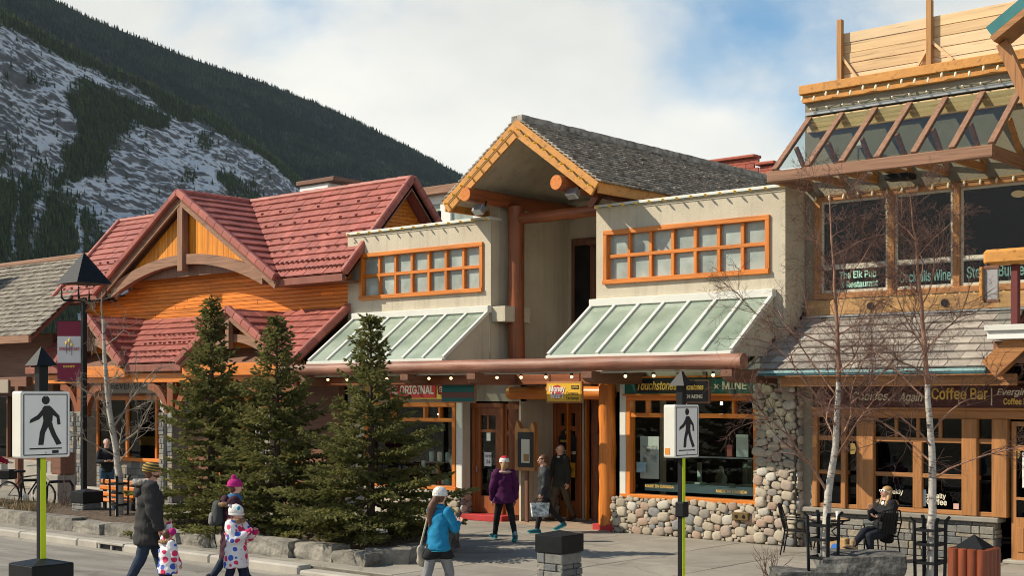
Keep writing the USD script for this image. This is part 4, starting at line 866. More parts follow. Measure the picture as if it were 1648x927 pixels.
# end gable facing right
pl = Polygon([(EY + .35, EZ4 - .1), (2 * RY - EY - .35, EZ4 - .1), (RY, RZ4 - .25)]); A.part('end_gable', extr(pl, 'x', XR - .45, XR - .4), M['siding'])
for k in range(18):
    z0 = EZ4 + .9 + k * .1; hw = (RZ4 - .3 - z0 - .1) * (RY - EY) / (RZ4 - EZ4)
    if hw > .1: A.part('siding_board', MB().box(XR - .405, XR - .375, RY - hw, RY + hw, z0, z0 + .094, .008), M['siding'])
for sg in (1, -1):
    pl = Polygon([(RY, RZ4 - .08), (RY, RZ4 - .30), (RY + sg * (RY - EY) * .98, EZ4 - .2), (RY + sg * (RY - EY), EZ4 - .03)]); A.part('bargeboard', extr(pl, 'x', XR - .06 - .003 * sg, XR + .0), M['brown_y'])
# small gables: king posts, arched ties, cedar infill
for gx, gz, gh in small:
    y0 = PY - .18
    for sg in (1, -1):
        pl = Polygon([(gx, gz - .07), (gx, gz - .27), (gx + sg * (gh - .15), PZ - .12), (gx + sg * gh, PZ - .04)]); A.part('small_bargeboard', extr(pl, 'y', y0 + .03 + .003 * sg, y0 + .1), M['grey_x'])
    A.part('small_king_post', MB().box(gx - .08, gx + .08, y0 - .02, y0 + .12, gz - 1.0, gz - .28, .01), M['grey_z'])
    xs = np.linspace(gx - gh * .72, gx + gh * .72, 17); uu = [(x, arch_z(x, xs[0], xs[-1], gz - .62, PZ + .22)) for x in xs]; ll = [(x, arch_z(x, xs[0], xs[-1], gz - .82, PZ - .02)) for x in xs]
    A.part('small_arch', extr(Polygon(uu + ll[::-1]), 'y', y0 + .13, y0 + .24), M['grey_x'])
    A.part('small_infill', extr(Polygon([(gx - gh * .95, PZ - .2), (gx + gh * .95, PZ - .2), (gx + gh * .95, PZ), (gx, gz - .3), (gx - gh * .95, PZ)]), 'y', y0 + .75, y0 + .8), M['siding'])
    A.part('small_tie', MB().box(gx - gh * .98, gx + gh * .98, PY - .04, PY + .1, PZ - .36, PZ - .04, .01), M['orange_x'])
# arcade below: orange beam, posts clad in ledge stone, curved brackets, windows over a ledge stone base
A.part('arcade_beam', MB().box(-20.4, -7.98, PY + .12, PY + .3, PZ - .52, PZ - .26, .01), M['orange_x'])
lb = 0
for x in (-17.85, -13.35, -9.2):
    A.part('pillar_core', MB().box(x - .29, x + .29, -1.72, -1.2, 0, 2.45), M['mortar'])
    A.part('pillar_groove', MB().box(x - .06, x + .06, -1.745, -1.7, .1, 2.4), M['ink'])
    for (a, b) in ((x - .31, x - .08), (x + .08, x + .31)):
        for bl in ledge_blocks(a, b, 0, 2.45, -1.73, int(abs(x) * 10 + a), (.09, .17), (.1, .24)): A.part('ledge_stone', bl, M[f'ledge{g.randrange(4)}'])
    A.part('arcade_post', MB().box(x - .14, x + .14, -1.6, -1.34, 2.45, PZ - .5, .01), M['log_z'])
    for sg in (-1, 1):
        th_ = np.linspace(0, math.pi / 2, 9); o_ = [(x + sg * (.14 + .95 * (1 - math.cos(q))), 2.35 + .95 * math.sin(q)) for q in th_]; i_ = [(x + sg * (.14 + .80 * (1 - math.cos(q)) + .16 ), 2.30 + .78 * math.sin(q)) for q in th_]
        A.part('curved_bracket', extr(Polygon(o_ + i_[::-1]).buffer(0), 'y', -1.56, -1.4), M['log_z'])
A.part('lower_wall', wall_xz(-20.4, -7.96, 0, 3.5, -.3, .2, [(-19.0, -14.35, 1.05, 2.9), (-13.0, -9.6, .2, 2.9)]), M['brown_x'])
for bl in ledge_blocks(-19.1, -14.1, 0, .98, -.38, 77, (.1, .2), (.2, .5)): A.part('ledge_stone', bl, M[f'ledge{g.randrange(4)}'])
A.part('window_sill', MB().box(-19.2, -14.0, -.52, -.28, .98, 1.08, .01), M['orange_x'])
w = A.part('shop_window', MB().box(-19.0, -14.35, -.34, -.2, 2.78, 2.92, .01), M['orange_x'])
for x in (-19.0, -17.4, -15.9, -14.45): A.part('frame_side', MB().box(x, x + .1, -.33, -.2, 1.08, 2.78, .01), M['orange_z'], w)
for a, b in ((-18.9, -17.4), (-17.3, -15.9), (-15.8, -14.45)): A.part('pane', MB().box(a, b, -.26, -.254, 1.08, 2.78), M['glass_dk'], w)
A.part('window_banner', MB().box(-16.8, -15.0, -.245, -.235, 1.45, 1.72), flat('amber_banner', (.62, .30, .02), var=.25, scale=3))
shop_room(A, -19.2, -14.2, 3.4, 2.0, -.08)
d = A.part('door', wall_xz(-13.0, -9.6, .1, 2.9, -.26, .06, [(-12.9, -11.9, .3, 2.8), (-11.7, -10.9, .3, 2.8), (-10.7, -9.7, .3, 2.8)]), M['orange_z'])
for a, b in ((-12.9, -11.9), (-11.7, -10.9), (-10.7, -9.7)): A.part('pane', MB().box(a, b, -.235, -.23, .3, 2.8), M['glass_dk'], d)
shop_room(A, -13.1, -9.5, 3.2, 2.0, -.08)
b = A.part('eave_lamp', tube([(-14.1, -1.5, 3.55), (-14.1, -1.5, 3.48)], .03, 8), M['black']); A.part('lamp_globe', trimesh.creation.icosphere(1, .045).apply_translation([-14.1, -1.5, 3.45]), M['bulb'], b)
t = Thing('hanging_sign', 'grey shield-shaped hanging sign reading GENERAL STORE under the red eave', 'sign', (-13.6, -1.2, 2.45)); GREYB = flat('grey_board', (.42, .43, .40)); BLU = flat('slate_letters', (.10, .13, .16))
t.part('board', extr(Polygon([(-14.35, 2.55), (-14.2, 2.45), (-12.9, 2.45), (-12.75, 2.55), (-12.75, 2.95), (-13.2, 3.02), (-13.55, 3.1), (-13.9, 3.02), (-14.35, 2.95)]), 'y', -1.22, -1.17), GREYB)
t.part('lettering', facing_text('GENERAL', -14.05, 2.74, .16, -1.22, .006, True, width=1.05), BLU); t.part('lettering', facing_text('STORE', -13.9, 2.53, .15, -1.22, .006, True, width=.75), BLU)
t.part('emblem', extr(Polygon([(-13.75, 2.96), (-13.35, 2.96), (-13.45, 3.02), (-13.55, 3.0), (-13.65, 3.02)]), 'y', -1.226, -1.22), BLU)
for x in (-14.1, -13.0): t.part('hanger', tube([(x, -1.2, 3.0), (x, -1.2, 3.4)], .012, 6), M['black'])
t = Thing('fascia_sign', 'long grey board reading BEVERAGES behind the white birch branches', 'sign', (-17, -.36, 3.0)); t.part('board', MB().box(-18.75, -15.75, -.37, -.31, 3.0, 3.42, .01), GREYB); t.part('lettering', facing_text('& BEVERAGES', -18.4, 3.12, .2, -.37, .006, True, width=2.3), BLU)

# ------------------------------------------------------------------ old shingle-roofed shop at the far left
O = Thing('shingle_shop', 'old low shop with weathered pale shingle roofs left of the red tiled building', 'building', (-27, 0, 0))
def shingled(o, al, up_, na, nu, L, S, seed, m_, stuff=True, clip=None, rot=None):
    mb = MB()
    for t in roof_plane(np.array(o, float), al, np.array(up_) / np.linalg.norm(up_), na, nu, L, S, .035, seed, jit=.04, clip=clip): mb.add(t[1], t[2])
    O.part('shingles', mb, m_, kind='stuff')
u1 = np.array([0, 3.0, 2.75]); u1 = u1 / np.linalg.norm(u1)
shingled((-34, -2.0, 4.75), (1, 0, 0), u1, 72, 18, 14.2, math.hypot(3, 2.75), 5, M['shingle_pale'])
O.part('roof_deck', slab([(-34, -2, 4.75), (-19.9, -2, 4.75), (-19.9, 1, 7.5), (-34, 1, 7.5)]), M['brown_x'])
shingled((-34, -3.3, 5.35), (1, 0, 0), np.array([0, 3.2, 2.1]) / math.hypot(3.2, 2.1), 40, 16, 8.4, math.hypot(3.2, 2.1), 6, M['shingle_pale'], clip=lambda a, b: a < 5.9 + b * .72)
O.part('roof_deck', slab([(-34, -3.3, 5.35), (-28.1, -3.3, 5.35), (-25.4, -.1, 7.45), (-34, -.1, 7.45)]), M['brown_x'])
O.part('valley_flashing', MB().bar((-28.0, -3.3, 5.45), (-25.3, -.1, 7.56), .14, .03), mat('lead_flashing', (.30, .36, .38), rough=.5, var=.1))
O.part('ridge_cap', MB().box(-34, -21, .85, 1.12, 7.42, 7.58, .03), M['grey_x'])
O.part('eave_board', MB().box(-34, -19.9, -2.05, -1.95, 4.52, 4.76, .01), M['grey_x'])
O.part('wall', wall_xz(-34, -21, 0, 4.9, -.6, .3, [(-33, -28, .9, 2.9), (-27.5, -22.5, .9, 2.9)]), M['brown_x'])
for a, b in ((-33, -28), (-27.5, -22.5)):
    w = O.part('shop_window', MB().box(a, b, -.5, -.45, .9, 2.9), M['glass_dk'])
    for x in np.linspace(a, b - .1, 5): O.part('muntin', MB().box(x, x + .1, -.62, -.5, .9, 2.9, .01), M['brown_z'], w)
    shop_room(O, a - .1, b + .1, 3.2, 1.8, -.28)
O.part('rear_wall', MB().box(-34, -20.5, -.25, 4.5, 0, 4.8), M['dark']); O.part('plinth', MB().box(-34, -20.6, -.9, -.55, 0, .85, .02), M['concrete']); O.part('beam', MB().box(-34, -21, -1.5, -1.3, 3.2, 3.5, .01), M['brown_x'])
for x in (-33, -30, -27, -24, -21.6): O.part('post', MB().box(x - .1, x + .1, -1.5, -1.3, 0, 3.2, .01), M['brown_z'])
t = Thing('fascia_sign', 'pale sign band of the old shingle-roofed shop reading GIFTS', 'sign', (-26, -1.52, 3.05)); t.part('board', MB().box(-31, -22, -1.56, -1.51, 3.0, 3.42, .01), flat('dun_board', (.30, .26, .2))); t.part('lettering', facing_text('LTA GIFTS', -26.6, 3.1, .24, -1.56, .006, True, width=3.6), M['brown_x'])
one('wall_notice', MB().box(-25.9, -25.4, -1.35, -1.32, 3.5, 4.1), M['white'], 'small white notice under the old shingled eave', 'notice')

# ------------------------------------------------------------------ buildings glimpsed behind
K = Thing('back_building', 'beige flat-roofed upper storey behind the red roof end', 'building', (-17, 13, 0))
K.part('wall', wall_xz(-21, -9, 0, 10.2, 12, .3, [(-17.0, -16.2, 9.2, 9.9), (-15.7, -14.6, 9.2, 9.9), (-14.1, -13.0, 9.2, 9.9)]), M['white']); K.part('cornice', MB().box(-21.2, -8.8, 11.7, 18, 10.2, 10.5, .02), M['grey_x']); K.part('lean_roof', slab([(-21, 9.0, 8.3), (-10, 9.0, 8.3), (-10, 12, 9.15), (-21, 12, 9.15)]), M['shingle_pale']); K.part('lower_wall', MB().box(-21, -10, 9.2, 12, 0, 8.1), M['stucco_dk'])
for a, b in ((-17.0, -16.2), (-15.7, -14.6), (-14.1, -13.0)):
    w = K.part('window', MB().box(a, b, 12.1, 12.12, 9.2, 9.9), M['frost'])
K.part('vent_pipe', tube([(-15.1, 10.8, 8.4), (-15.1, 10.8, 9.4)], .07, 8), M['black'])
K = Thing('chimney_cap', 'white boxy roof vent with a dark lid poking above the red ridge', 'roof vent', (-18, 8, 8)); K.part('box', MB().box(-18.8, -17.3, 7.6, 8.6, 8, 10.25, .02), M['white']); K.part('lid', MB().box(-18.9, -16.9, 7.5, 8.8, 10.25, 10.42, .03), M['brown_x']); K.part('wall', MB().box(-19, -16, 8.7, 10, 0, 9.8), M['stucco_dk'])
K = Thing('brick_parapet', 'red brick parapet stepping up behind the shingled ridge', 'wall', (-2, 9, 0)); BR = [mat(f'red_brick_{i}', c, rough=.9, scale=6, var=.15, bump=.3) for i, c in enumerate([(.36, .10, .065), (.42, .13, .08), (.30, .085, .06)])]
K.part('wall', MB().box(-7.6, -5.0, 16.6, 18, 0, 10.5), M['mortar'])
g = random.Random(6)
for (x0, x1, z0, z1) in ((-7.9, -5.85, 10.0, 11.06), (-5.81, -5.1, 10.0, 10.75)):
    for j in range(int((z1 - z0) / .16)):
        for i in range(int((x1 - x0) / .34)):
            K.part('brick', MB().box(x0 + i * .34 + .17 * (j % 2), x0 + i * .34 + .33 + .17 * (j % 2), 16.52 - g.uniform(0, .015), 16.6, z0 + j * .16, z0 + j * .16 + .148), BR[g.randrange(3)])
K.part('coping', MB().box(-7.9, -5.8, 16.4, 16.9, 10.98, 11.08, .02), BR[0]); K.part('coping', MB().box(-5.78, -5.05, 16.4, 16.9, 10.68, 10.78, .02), BR[0])
# ------------------------------------------------------------------ pub and coffee bar at the right: brown stucco upper storey, glazed canopy, slate skirt roof, wooden shopfront
M['canopy_glass'] = glass('canopy_glass', (.82, .86, .83), 0.28, base=0.05)
Q = Thing('pub_building', 'brown stucco pub with a slanted glass canopy upstairs and a timber coffee bar front below', 'building', (8, 0, 0))
WY = .77; X0, X1 = 4.62, 13.5
WIN = [(4.98, 6.38), (6.52, 7.66), (7.80, 9.15), (9.29, 10.6)]
Q.part('upper_wall', wall_xz(X0, X1, 4.4, 8.86, WY, .25, [(4.86, 10.7, 4.9, 6.82)]), M['stucco_dk'])
Q.part('body', MB().box(X0 + .02, X1, 3.6, 14, 0, 8.8), M['stucco_dk']); Q.part('flat_roof', MB().box(X0 + .02, X1, WY + .26, 14, 8.74, 8.80), M['shingle_pale'])
Q.part('side_wall', MB().box(X0 + .02, X0 + .2, WY + .26, 3.6, 3.4, 8.74), M['stucco_dk'])
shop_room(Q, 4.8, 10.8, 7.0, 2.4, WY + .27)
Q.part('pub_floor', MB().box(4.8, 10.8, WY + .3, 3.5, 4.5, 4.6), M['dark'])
Q.part('window_head', MB().box(4.84, 10.72, WY - .06, WY + .12, 6.73, 6.86, .01), M['fir_x']); Q.part('window_sill', MB().box(4.84, 10.72, WY - .10, WY + .12, 4.80, 4.92, .01), M['fir_x'])
for x in (4.84, 6.38, 7.66, 9.15, 10.6): Q.part('mullion', MB().box(x, x + .14, WY - .05, WY + .12, 4.92, 6.73, .01), M['fir_z'])
PW = flat('pale_frame', (.50, .47, .38))
for (a, b) in WIN:
    w = Q.part('window', wall_xz(a, b, 4.92, 6.73, WY, .06, [(a + .05, b - .05, 4.98, 5.38), (a + .05, b - .05, 5.48, 6.68)]), PW)
    Q.part('pane', MB().box(a + .05, b - .05, WY + .03, WY + .036, 4.98, 5.38), M['glass_dk'], w); Q.part('pane', MB().box(a + .05, b - .05, WY + .03, WY + .036, 5.48, 6.68), M['glass_dk'], w)
for txt, x, z, h, wd in (('The Elk Pub', 5.35, 5.20, .13, .78), ('& Restaurant', 5.38, 5.02, .12, .78), ('Cocktails Wine', 6.60, 5.06, .19, 1.0), ('Steaks Burgers', 7.9, 5.07, .2, 1.2)):
    Q.part('window_lettering', facing_text(txt, x, z, h, WY + .026, .004, True, width=wd), M['letter_mint'])
for x in (6.1, 7.45, 8.6): Q.part('room_lamp', trimesh.creation.icosphere(2, .13).apply_transform(np.diag([1, 1, .5, 1])).apply_translation([x, WY + .7, 6.62]), mat('amber_shade_%d' % int(x * 10), (.7, .4, .15), emit=((1, .62, .25), .5)), smooth=True)
# cornice, hoarding
Q.part('cornice', MB().box(X0 - .06, X1, WY - .16, WY + .3, 8.88, 9.06, .012), M['gold']); Q.part('cornice_step', MB().box(X0 - .02, X1, WY - .09, WY - .002, 8.72, 8.88, .012), M['gold'])
g = random.Random(3)
for j in range(5):
    z = 9.08 + j * .205
    for a, b in ((5.1, 7.03), (7.05, 9.3), (9.32, 12.6)): Q.part('plank', MB().box(a + g.uniform(0, .03), b - g.uniform(0, .012), 1.2 - g.uniform(0, .02), 1.24, z + .004, z + .198, .005), M['plank' if g.random() < .5 else 'plankb'])
for x in (5.2, 7.05, 9.6):
    Q.part('hoarding_post', MB().box(x - .055, x + .055, 1.07, 1.18, 9.05, 10.36 + .02 * x % .1, .008), M['post']); 
for a, b, c, d in ((5.24, 9.62, 5.62, 9.07), (7.1, 9.6, 7.5, 9.2), (7.0, 9.5, 6.72, 9.07)): Q.part('hoarding_brace', MB().bar((a, 1.14, b), (c, 1.14, d), .05, .05), M['plank_z' if 'plank_z' in M else 'plank'])
Q.part('roof_vent', tube([(8.75, 3.4, 9), (8.75, 3.4, 10.35), (8.75, 3.4, 10.38)], [.2, .2, .32], 14), M['black'])
# slanted glass canopy
CT, CB, CY0, CY1 = 8.46, 7.20, WY - .02, -.66
xs = [4.76 + k * .695 for k in range(7)]
Q.part('canopy_header', MB().box(4.7, 9.0, WY - .09, WY - .003, 8.12, 8.42, .01), M['plank']); Q.part('canopy_flashing', MB().box(4.68, 9.02, WY - .12, WY - .003, 8.45, 8.52, .008), M['steel'])
Q.part('canopy_rail', MB().box(4.66, 9.0, -.80, -.66, 6.96, 7.17, .012), M['grey_x'])
Q.part('canopy_end_beam', MB().box(8.88, 9.0, -.655, WY - .003, 6.96, 7.17, .012), M['grey_y'])
Q.part('canopy_end_beam', MB().box(4.66, 4.78, -.655, WY - .003, 6.96, 7.17, .012), M['grey_y'])
for k, x in enumerate(xs):
    Q.part('canopy_rafter', MB().bar((x, CY0, CT - .02), (x, CY1 - .02, CB + .0), .075, .12, up=(1, 0, 0), c=.008), M['grey_y'])
    Q.part('canopy_strut', MB().bar((x, WY - .02, 7.12), (x, .15, 7.75), .07, .08, up=(1, 0, 0), c=.006), M['fir_y'])
    if 0 < k < 6: Q.part('canopy_joist', MB().box(x - .04, x + .04, -.655, WY - .003, 6.98, 7.12, .008), M['fir_y'])
    if k < 6:
        a, b = x + .04, xs[k + 1] - .04
        Q.part('canopy_pane', ([[a, CY0, CT], [b, CY0, CT], [b, CY1, CB + .02], [a, CY1, CB + .02], [a, CY0, CT - .01], [b, CY0, CT - .01], [b, CY1, CB + .01], [a, CY1, CB + .01]], [[0, 1, 2, 3], [4, 7, 6, 5], [0, 4, 5, 1], [2, 6, 7, 3], [1, 5, 6, 2], [0, 3, 7, 4]]), M['canopy_glass'])
Q.part('canopy_lamp', MB().obox((5.95, .45, 7.75), np.eye(3), (.09, .07, .1), .03), M['white']); Q.part('lamp_arm', tube([(5.9, .5, 7.7), (5.85, .6, 7.45), (5.85, .76, 7.3)], .015, 6), M['steel'])
for x in (7.05,): Q.part('canopy_heater', MB().box(x - .25, x + .25, -.3, .0, 6.84, 6.95, .02), M['black'])
# bulbs: three strings
bulb_string('cream bulbs on a green wire along the orange cornice under the plank hoarding', [(4.66 + k * .26, WY - .18, 8.84 - .03 * math.sin(k * 2.1)) for k in range(24)], (0, -.35, -1), M['bulb_off'], 'cream bulb strings on the pub', .10)
bulb_string('cream bulbs along the top of the slanted glass canopy', [(4.85 + k * .34, WY - .14, 8.53) for k in range(13)], (0, -.8, .3), M['bulb_off'], 'cream bulb strings on the pub', .09)
bulb_string('cream bulbs hanging over the dark pub windows', [(4.9 + k * .3, WY - .08, 6.84) for k in range(15)], (0, -.3, -1), M['bulb_off'], 'cream bulb strings on the pub', .10)
bulb_string('cream bulbs hanging under the pub window sills', [(5.4 + k * .27, WY - .12, 4.80) for k in range(13)], (0, -.3, -1), M['bulb_off'], 'cream bulb strings on the pub', .10)
# light log beam with bolts at the foot of the windows
v, f = cbox([4.72, WY - .2, 4.46], [9.3, WY - .003, 4.78], .03); Q.part('bolted_beam', (v, f), wood('pale_beam', (.48, .27, .10), 'x', dirt=.3))
for x in (6.12, 7.58): b = Q.part('beam_bolt', tube([(x, WY - .23, 4.62), (x, WY - .2, 4.62)], .07, 10), M['black'])
# slate skirt roof
SY, SZ, UY, UZ = -.84, 3.38, WY - .02, 4.50; ss = math.hypot(UY - SY, UZ - SZ); su = np.array([0, UY - SY, UZ - SZ]) / ss
tl = roof_plane(np.array([4.05, SY, SZ]), (1, 0, 0), su, 12, 8, 4.95, ss, .035, 91, jit=.012, clip=lambda a, b: a > b * .30 + .05 and a < 4.95 - b * .0)
g = random.Random(12)
for c, v, f in tl: Q.part('slate', (v, f), M[f'slate{g.randrange(3)}'])
Q.part('skirt_deck', slab([(4.1, SY, SZ), (9.0, SY, SZ), (9.0, UY, UZ), (4.66, UY, UZ)]), M['brown_x'])
Q.part('skirt_flashing', MB().box(4.7, 9.2, WY - .24, WY - .003, 4.44, 4.475), M['steel'])
Q.part('hip_cap', MB().bar((4.02, SY - .02, SZ + .03), (4.6, UY, UZ + .05), .14, .06), M['black'])
Q.part('gutter', MB().box(4.08, 8.95, SY - .13, SY - .02, SZ - .10, SZ - .02, .02), mat('teal_gutter', (.06, .19, .23), rough=.5, scale=(1.5, 6, 6), var=.35, dirt=.5)); Q.part('gutter_lip', MB().box(4.08, 8.95, SY - .145, SY - .125, SZ - .05, SZ - .0, .004), mat('pale_teal', (.26, .42, .42), scale=(3, 3, 3), var=.3))
Q.part('eave_board', MB().box(4.95, 9.4, SY + .04, SY + .1, SZ - .30, SZ - .10, .008), M['fir_x']); Q.part('soffit', MB().box(4.95, 9.4, SY + .1, .0, SZ - .26, SZ - .22), M['brown_x'])
# coffee bar front
FY = 0.0
Q.part('corner_board', MB().box(4.94, 5.19, .02, .2, 0, 3.1, .01), M['stucco_dk'])
g = random.Random(14)
Q.part('stone_backing', MB().box(5.0, 8.72, .03, .3, 0, .7), M['mortar'])
for bl in ledge_blocks(5.02, 8.72, 0, .68, 0, 92, (.07, .15), (.14, .46)): Q.part('ledge_stone', bl, M[f'ledge{g.choice((0, 1, 1, 2, 3))}'])
for bl in ledge_blocks(.0, .3, 0, .68, 8.72, 93, (.07, .15), (.14, .3), axis='x'): Q.part('ledge_stone', bl, M[f'ledge{g.randrange(4)}'])
Q.part('stone_sill', MB().box(4.98, 8.82, -.09, .3, .685, .775, .015), mat('grey_sill', (.27, .25, .21), rough=.8, scale=4, var=.12, dirt=.2))
Q.part('front_header', MB().box(5.18, 10.6, .0, .2, 2.50, 2.70, .012), M['fir_x']); Q.part('sign_fascia', MB().box(5.18, 10.6, .06, .2, 2.70, 3.12), M['brown_x'])
for a, b in ((5.20, 5.31), (5.80, 5.90), (6.12, 6.46), (8.14, 8.42), (8.68, 8.95)): Q.part('front_post', MB().box(a, b, -.03 - .0004 * a, .18, .78, 2.50, .012), M['fir_z'])
bays = [(5.31, 5.80, 1), (5.90, 6.12, 1), (6.46, 8.14, 2), (8.42, 8.68, 1)]
for a, b, n in bays:
    w = Q.part('front_window', MB().box(a, b, .02, .16, 2.06, 2.15, .008), M['fir_x']); Q.part('sill_rail', MB().box(a, b, .02, .16, .78, .86, .008), M['fir_x'], w)
    if b - a > .3: Q.part('transom_bar', MB().box(a, b, .024, .15, 1.42, 1.50, .008), M['fir_x'], w)
    X = np.linspace(a, b, n + 1)
    for x in X[1:-1]: Q.part('muntin', MB().box(x - .09, x + .09, .012, .16, .86, 2.06, .01), M['fir_z'], w)
    for x in np.linspace(a, b, 2 * n + 1)[1:-1] if n > 1 else []: Q.part('muntin', MB().box(x - .03, x + .03, .03, .14, 2.15, 2.5, .006), M['fir_z'], w)
    for p_, q_ in zip(X[:-1], X[1:]):
        for c, d in ((.86, 1.42), (1.50, 2.06), (2.15, 2.5)): Q.part('pane', MB().box(p_, q_, .08, .086, c, d), M['glass_dk'], w)
shop_room(Q, 5.2, 10.6, 3.1, 2.6, .25)
for x, y in ((5.72, .6), (8.05, .6), (8.58, .9), (8.8, .8), (9.35, .7)):
    l = Q.part('pendant_lamp', lathe([(0, 0), (.05, .01), (.075, .1), (.05, .2), (0, .22)], x, y, 1.78), mat(f'pendant_shade_{int(x * 100)}', (.7, .42, .1), emit=((1, .6, .15), .9)), smooth=True); Q.part('lamp_cord', tube([(x, y, 2.0), (x, y, 3.0)], .008, 4), M['black'], l)
for txt, x, z, h, wd in (('Specialty', 7.36, 1.06, .085, .45), ('Coffee', 7.45, .94, .10, .38), ('Weekly', 6.62, 1.1, .085, .38)): Q.part('window_lettering', facing_text(txt, x, z, h, .075, .003, True, width=wd), M['letter_w'])
Q.part('window_card', MB().box(7.95, 8.05, .07, .076, .88, .98), flat('pink_card', (.55, .35, .3))); Q.part('window_card', MB().box(7.36, 7.44, .07, .076, .9, 1.2), flat('pale_blue_card', (.5, .62, .66)))
# door
d = Q.part('door', wall_xz(9.0, 9.95, .06, 2.46, .05, .07, [(9.08, 9.4, 2.05, 2.38), (9.5, 9.86, 2.05, 2.38), (9.08, 9.4, 1.15, 1.95), (9.5, 9.86, 1.15, 1.95), (9.08, 9.4, .8, 1.1), (9.5, 9.86, .8, 1.1)]), M['fir_z'])
for a, b in ((9.08, 9.4), (9.5, 9.86)):
    for c, e in ((2.05, 2.38), (1.15, 1.95), (.8, 1.1)): Q.part('pane', MB().box(a, b, .08, .086, c, e), M['glass_dk'], d)
for k in range(6): Q.part('door_board', MB().box(9.1 + k * .13, 9.22 + k * .13, .03, .05, .2, .62, .006), M['fir_z'], d)
Q.part('door_poster', MB().box(9.18, 9.4, .06, .07, 1.32, 1.92), M['white']); Q.part('poster_print', MB().box(9.22, 9.37, .055, .06, 1.45, 1.6), M['stripe'] if 'stripe' in M else flat('stripe_brown', (.15, .055, .045)))
Q.part('door_jamb', MB().box(9.97, 10.2, -.02, .2, 0, 2.5, .01), M['fir_z']); Q.part('front_return', MB().box(10.2, X1, .1, .3, 0, 4.4), M['brown_x']); Q.part('door_threshold', MB().box(8.9, 10.0, -.1, .2, 0, .06, .01), M['concrete'])
t = Thing('fascia_sign', 'long dark maroon coffee bar sign with orange and cream script above the timber shopfront', 'sign', (7.5, 0, 2.72))
t.part('board', MB().box(5.5, 10.4, -.05, .0, 2.70, 3.08, .01), flat('maroon_board', (.075, .018, .015), var=.2, scale=4)); t.part('moulding', MB().box(5.46, 10.44, -.08, .0, 2.655, 2.698, .008), M['fir_x'])
for txt, x, z, h, wd, m_, sl_ in (('Cookies...', 6.05, 2.83, .15, .85, 'letter_w', .3), ('Again', 6.98, 2.81, .15, .45, 'letter_w', .3), ('Coffee Bar', 7.6, 2.85, .19, 1.02, 'letter_g', 0), ('Evangeline’s', 8.78, 2.92, .11, .75, 'letter_w', .3), ('Coffee Bar', 8.9, 2.76, .10, .5, 'letter_g', 0)):
    t.part('lettering', facing_text(txt.replace('Evangeline’s', 'Evergines..'), x, z, h, -.05, .008, True, sl_, width=wd), M[m_])
t.part('divider', MB().box(8.68, 8.70, -.056, -.05, 2.74, 3.04), M['letter_w'])
# corner balcony at the right edge
BL = Q.part('balcony_slab', MB().box(9.08, 12.5, -1.25, .7, 3.84, 4.02, .01), M['white']); Q.part('balcony_fascia', MB().box(9.05, 12.5, -1.30, -1.25, 3.98, 4.08, .01), M['trimw'])
Q.part('balcony_beam', MB().box(9.04, 12.5, -1.35, -1.05, 5.07, 5.33, .05), M['gold']); Q.part('balcony_post', MB().box(9.46, 9.58, -1.22, -1.1, 4.02, 5.07, .01), flat('maroon_post', (.13, .025, .025)))
Q.part('balcony_glass', MB().box(9.26, 9.46, -1.2, -1.19, 4.02, 5.0), M['glass']); Q.part('balcony_brace', MB().bar((9.05, -1.0, 3.35), (9.6, -1.0, 3.85), .25, .35), M['fir_x']); Q.part('under_beam', MB().box(9.1, 12.5, -1.05, -.8, 3.45, 3.82, .02), M['brown_x'])
t = Thing('hanging_sign', 'grey screen board in a wooden frame hung under the balcony beam', 'sign', (9.15, -1.25, 4.5)); t.part('frame', MB().box(9.0, 9.06, -1.4, -1.2, 4.49, 5.04, .01), M['gold']); t.part('panel', MB().box(9.06, 9.30, -1.34, -1.3, 4.47, 5.02, .01), flat('screen_grey', (.30, .29, .29))); t.part('frame', MB().box(9.06, 9.32, -1.35, -1.29, 4.45, 4.50, .005), M['brown_x']); t.part('frame', MB().box(9.06, 9.32, -1.35, -1.29, 5.0, 5.06, .005), M['brown_x']); t.part('hanger', MB().box(9.1, 9.14, -1.33, -1.3, 5.05, 5.1), M['black'])
# teal-edged rake of the small roof at the top right corner
Q.part('corner_rake', MB().bar((9.34, -1.6, 8.80), (10.6, -1.6, 9.62), .5, .17), flat('teal_trim', (.02, .16, .17), var=.15)); Q.part('corner_soffit', MB().bar((9.40, -1.6, 8.66), (10.6, -1.6, 9.44), .56, .10), M['fir_x']); Q.part('corner_strut', MB().bar((9.48, -1.6, 8.62), (10.3, -1.6, 6.7), .18, .18, up=(0, 1, 0)), M['fir_z'])
Q.part('corner_wall', MB().box(10.15, 13, -1.9, .7, 5.33, 9.4), M['stucco_dk'])
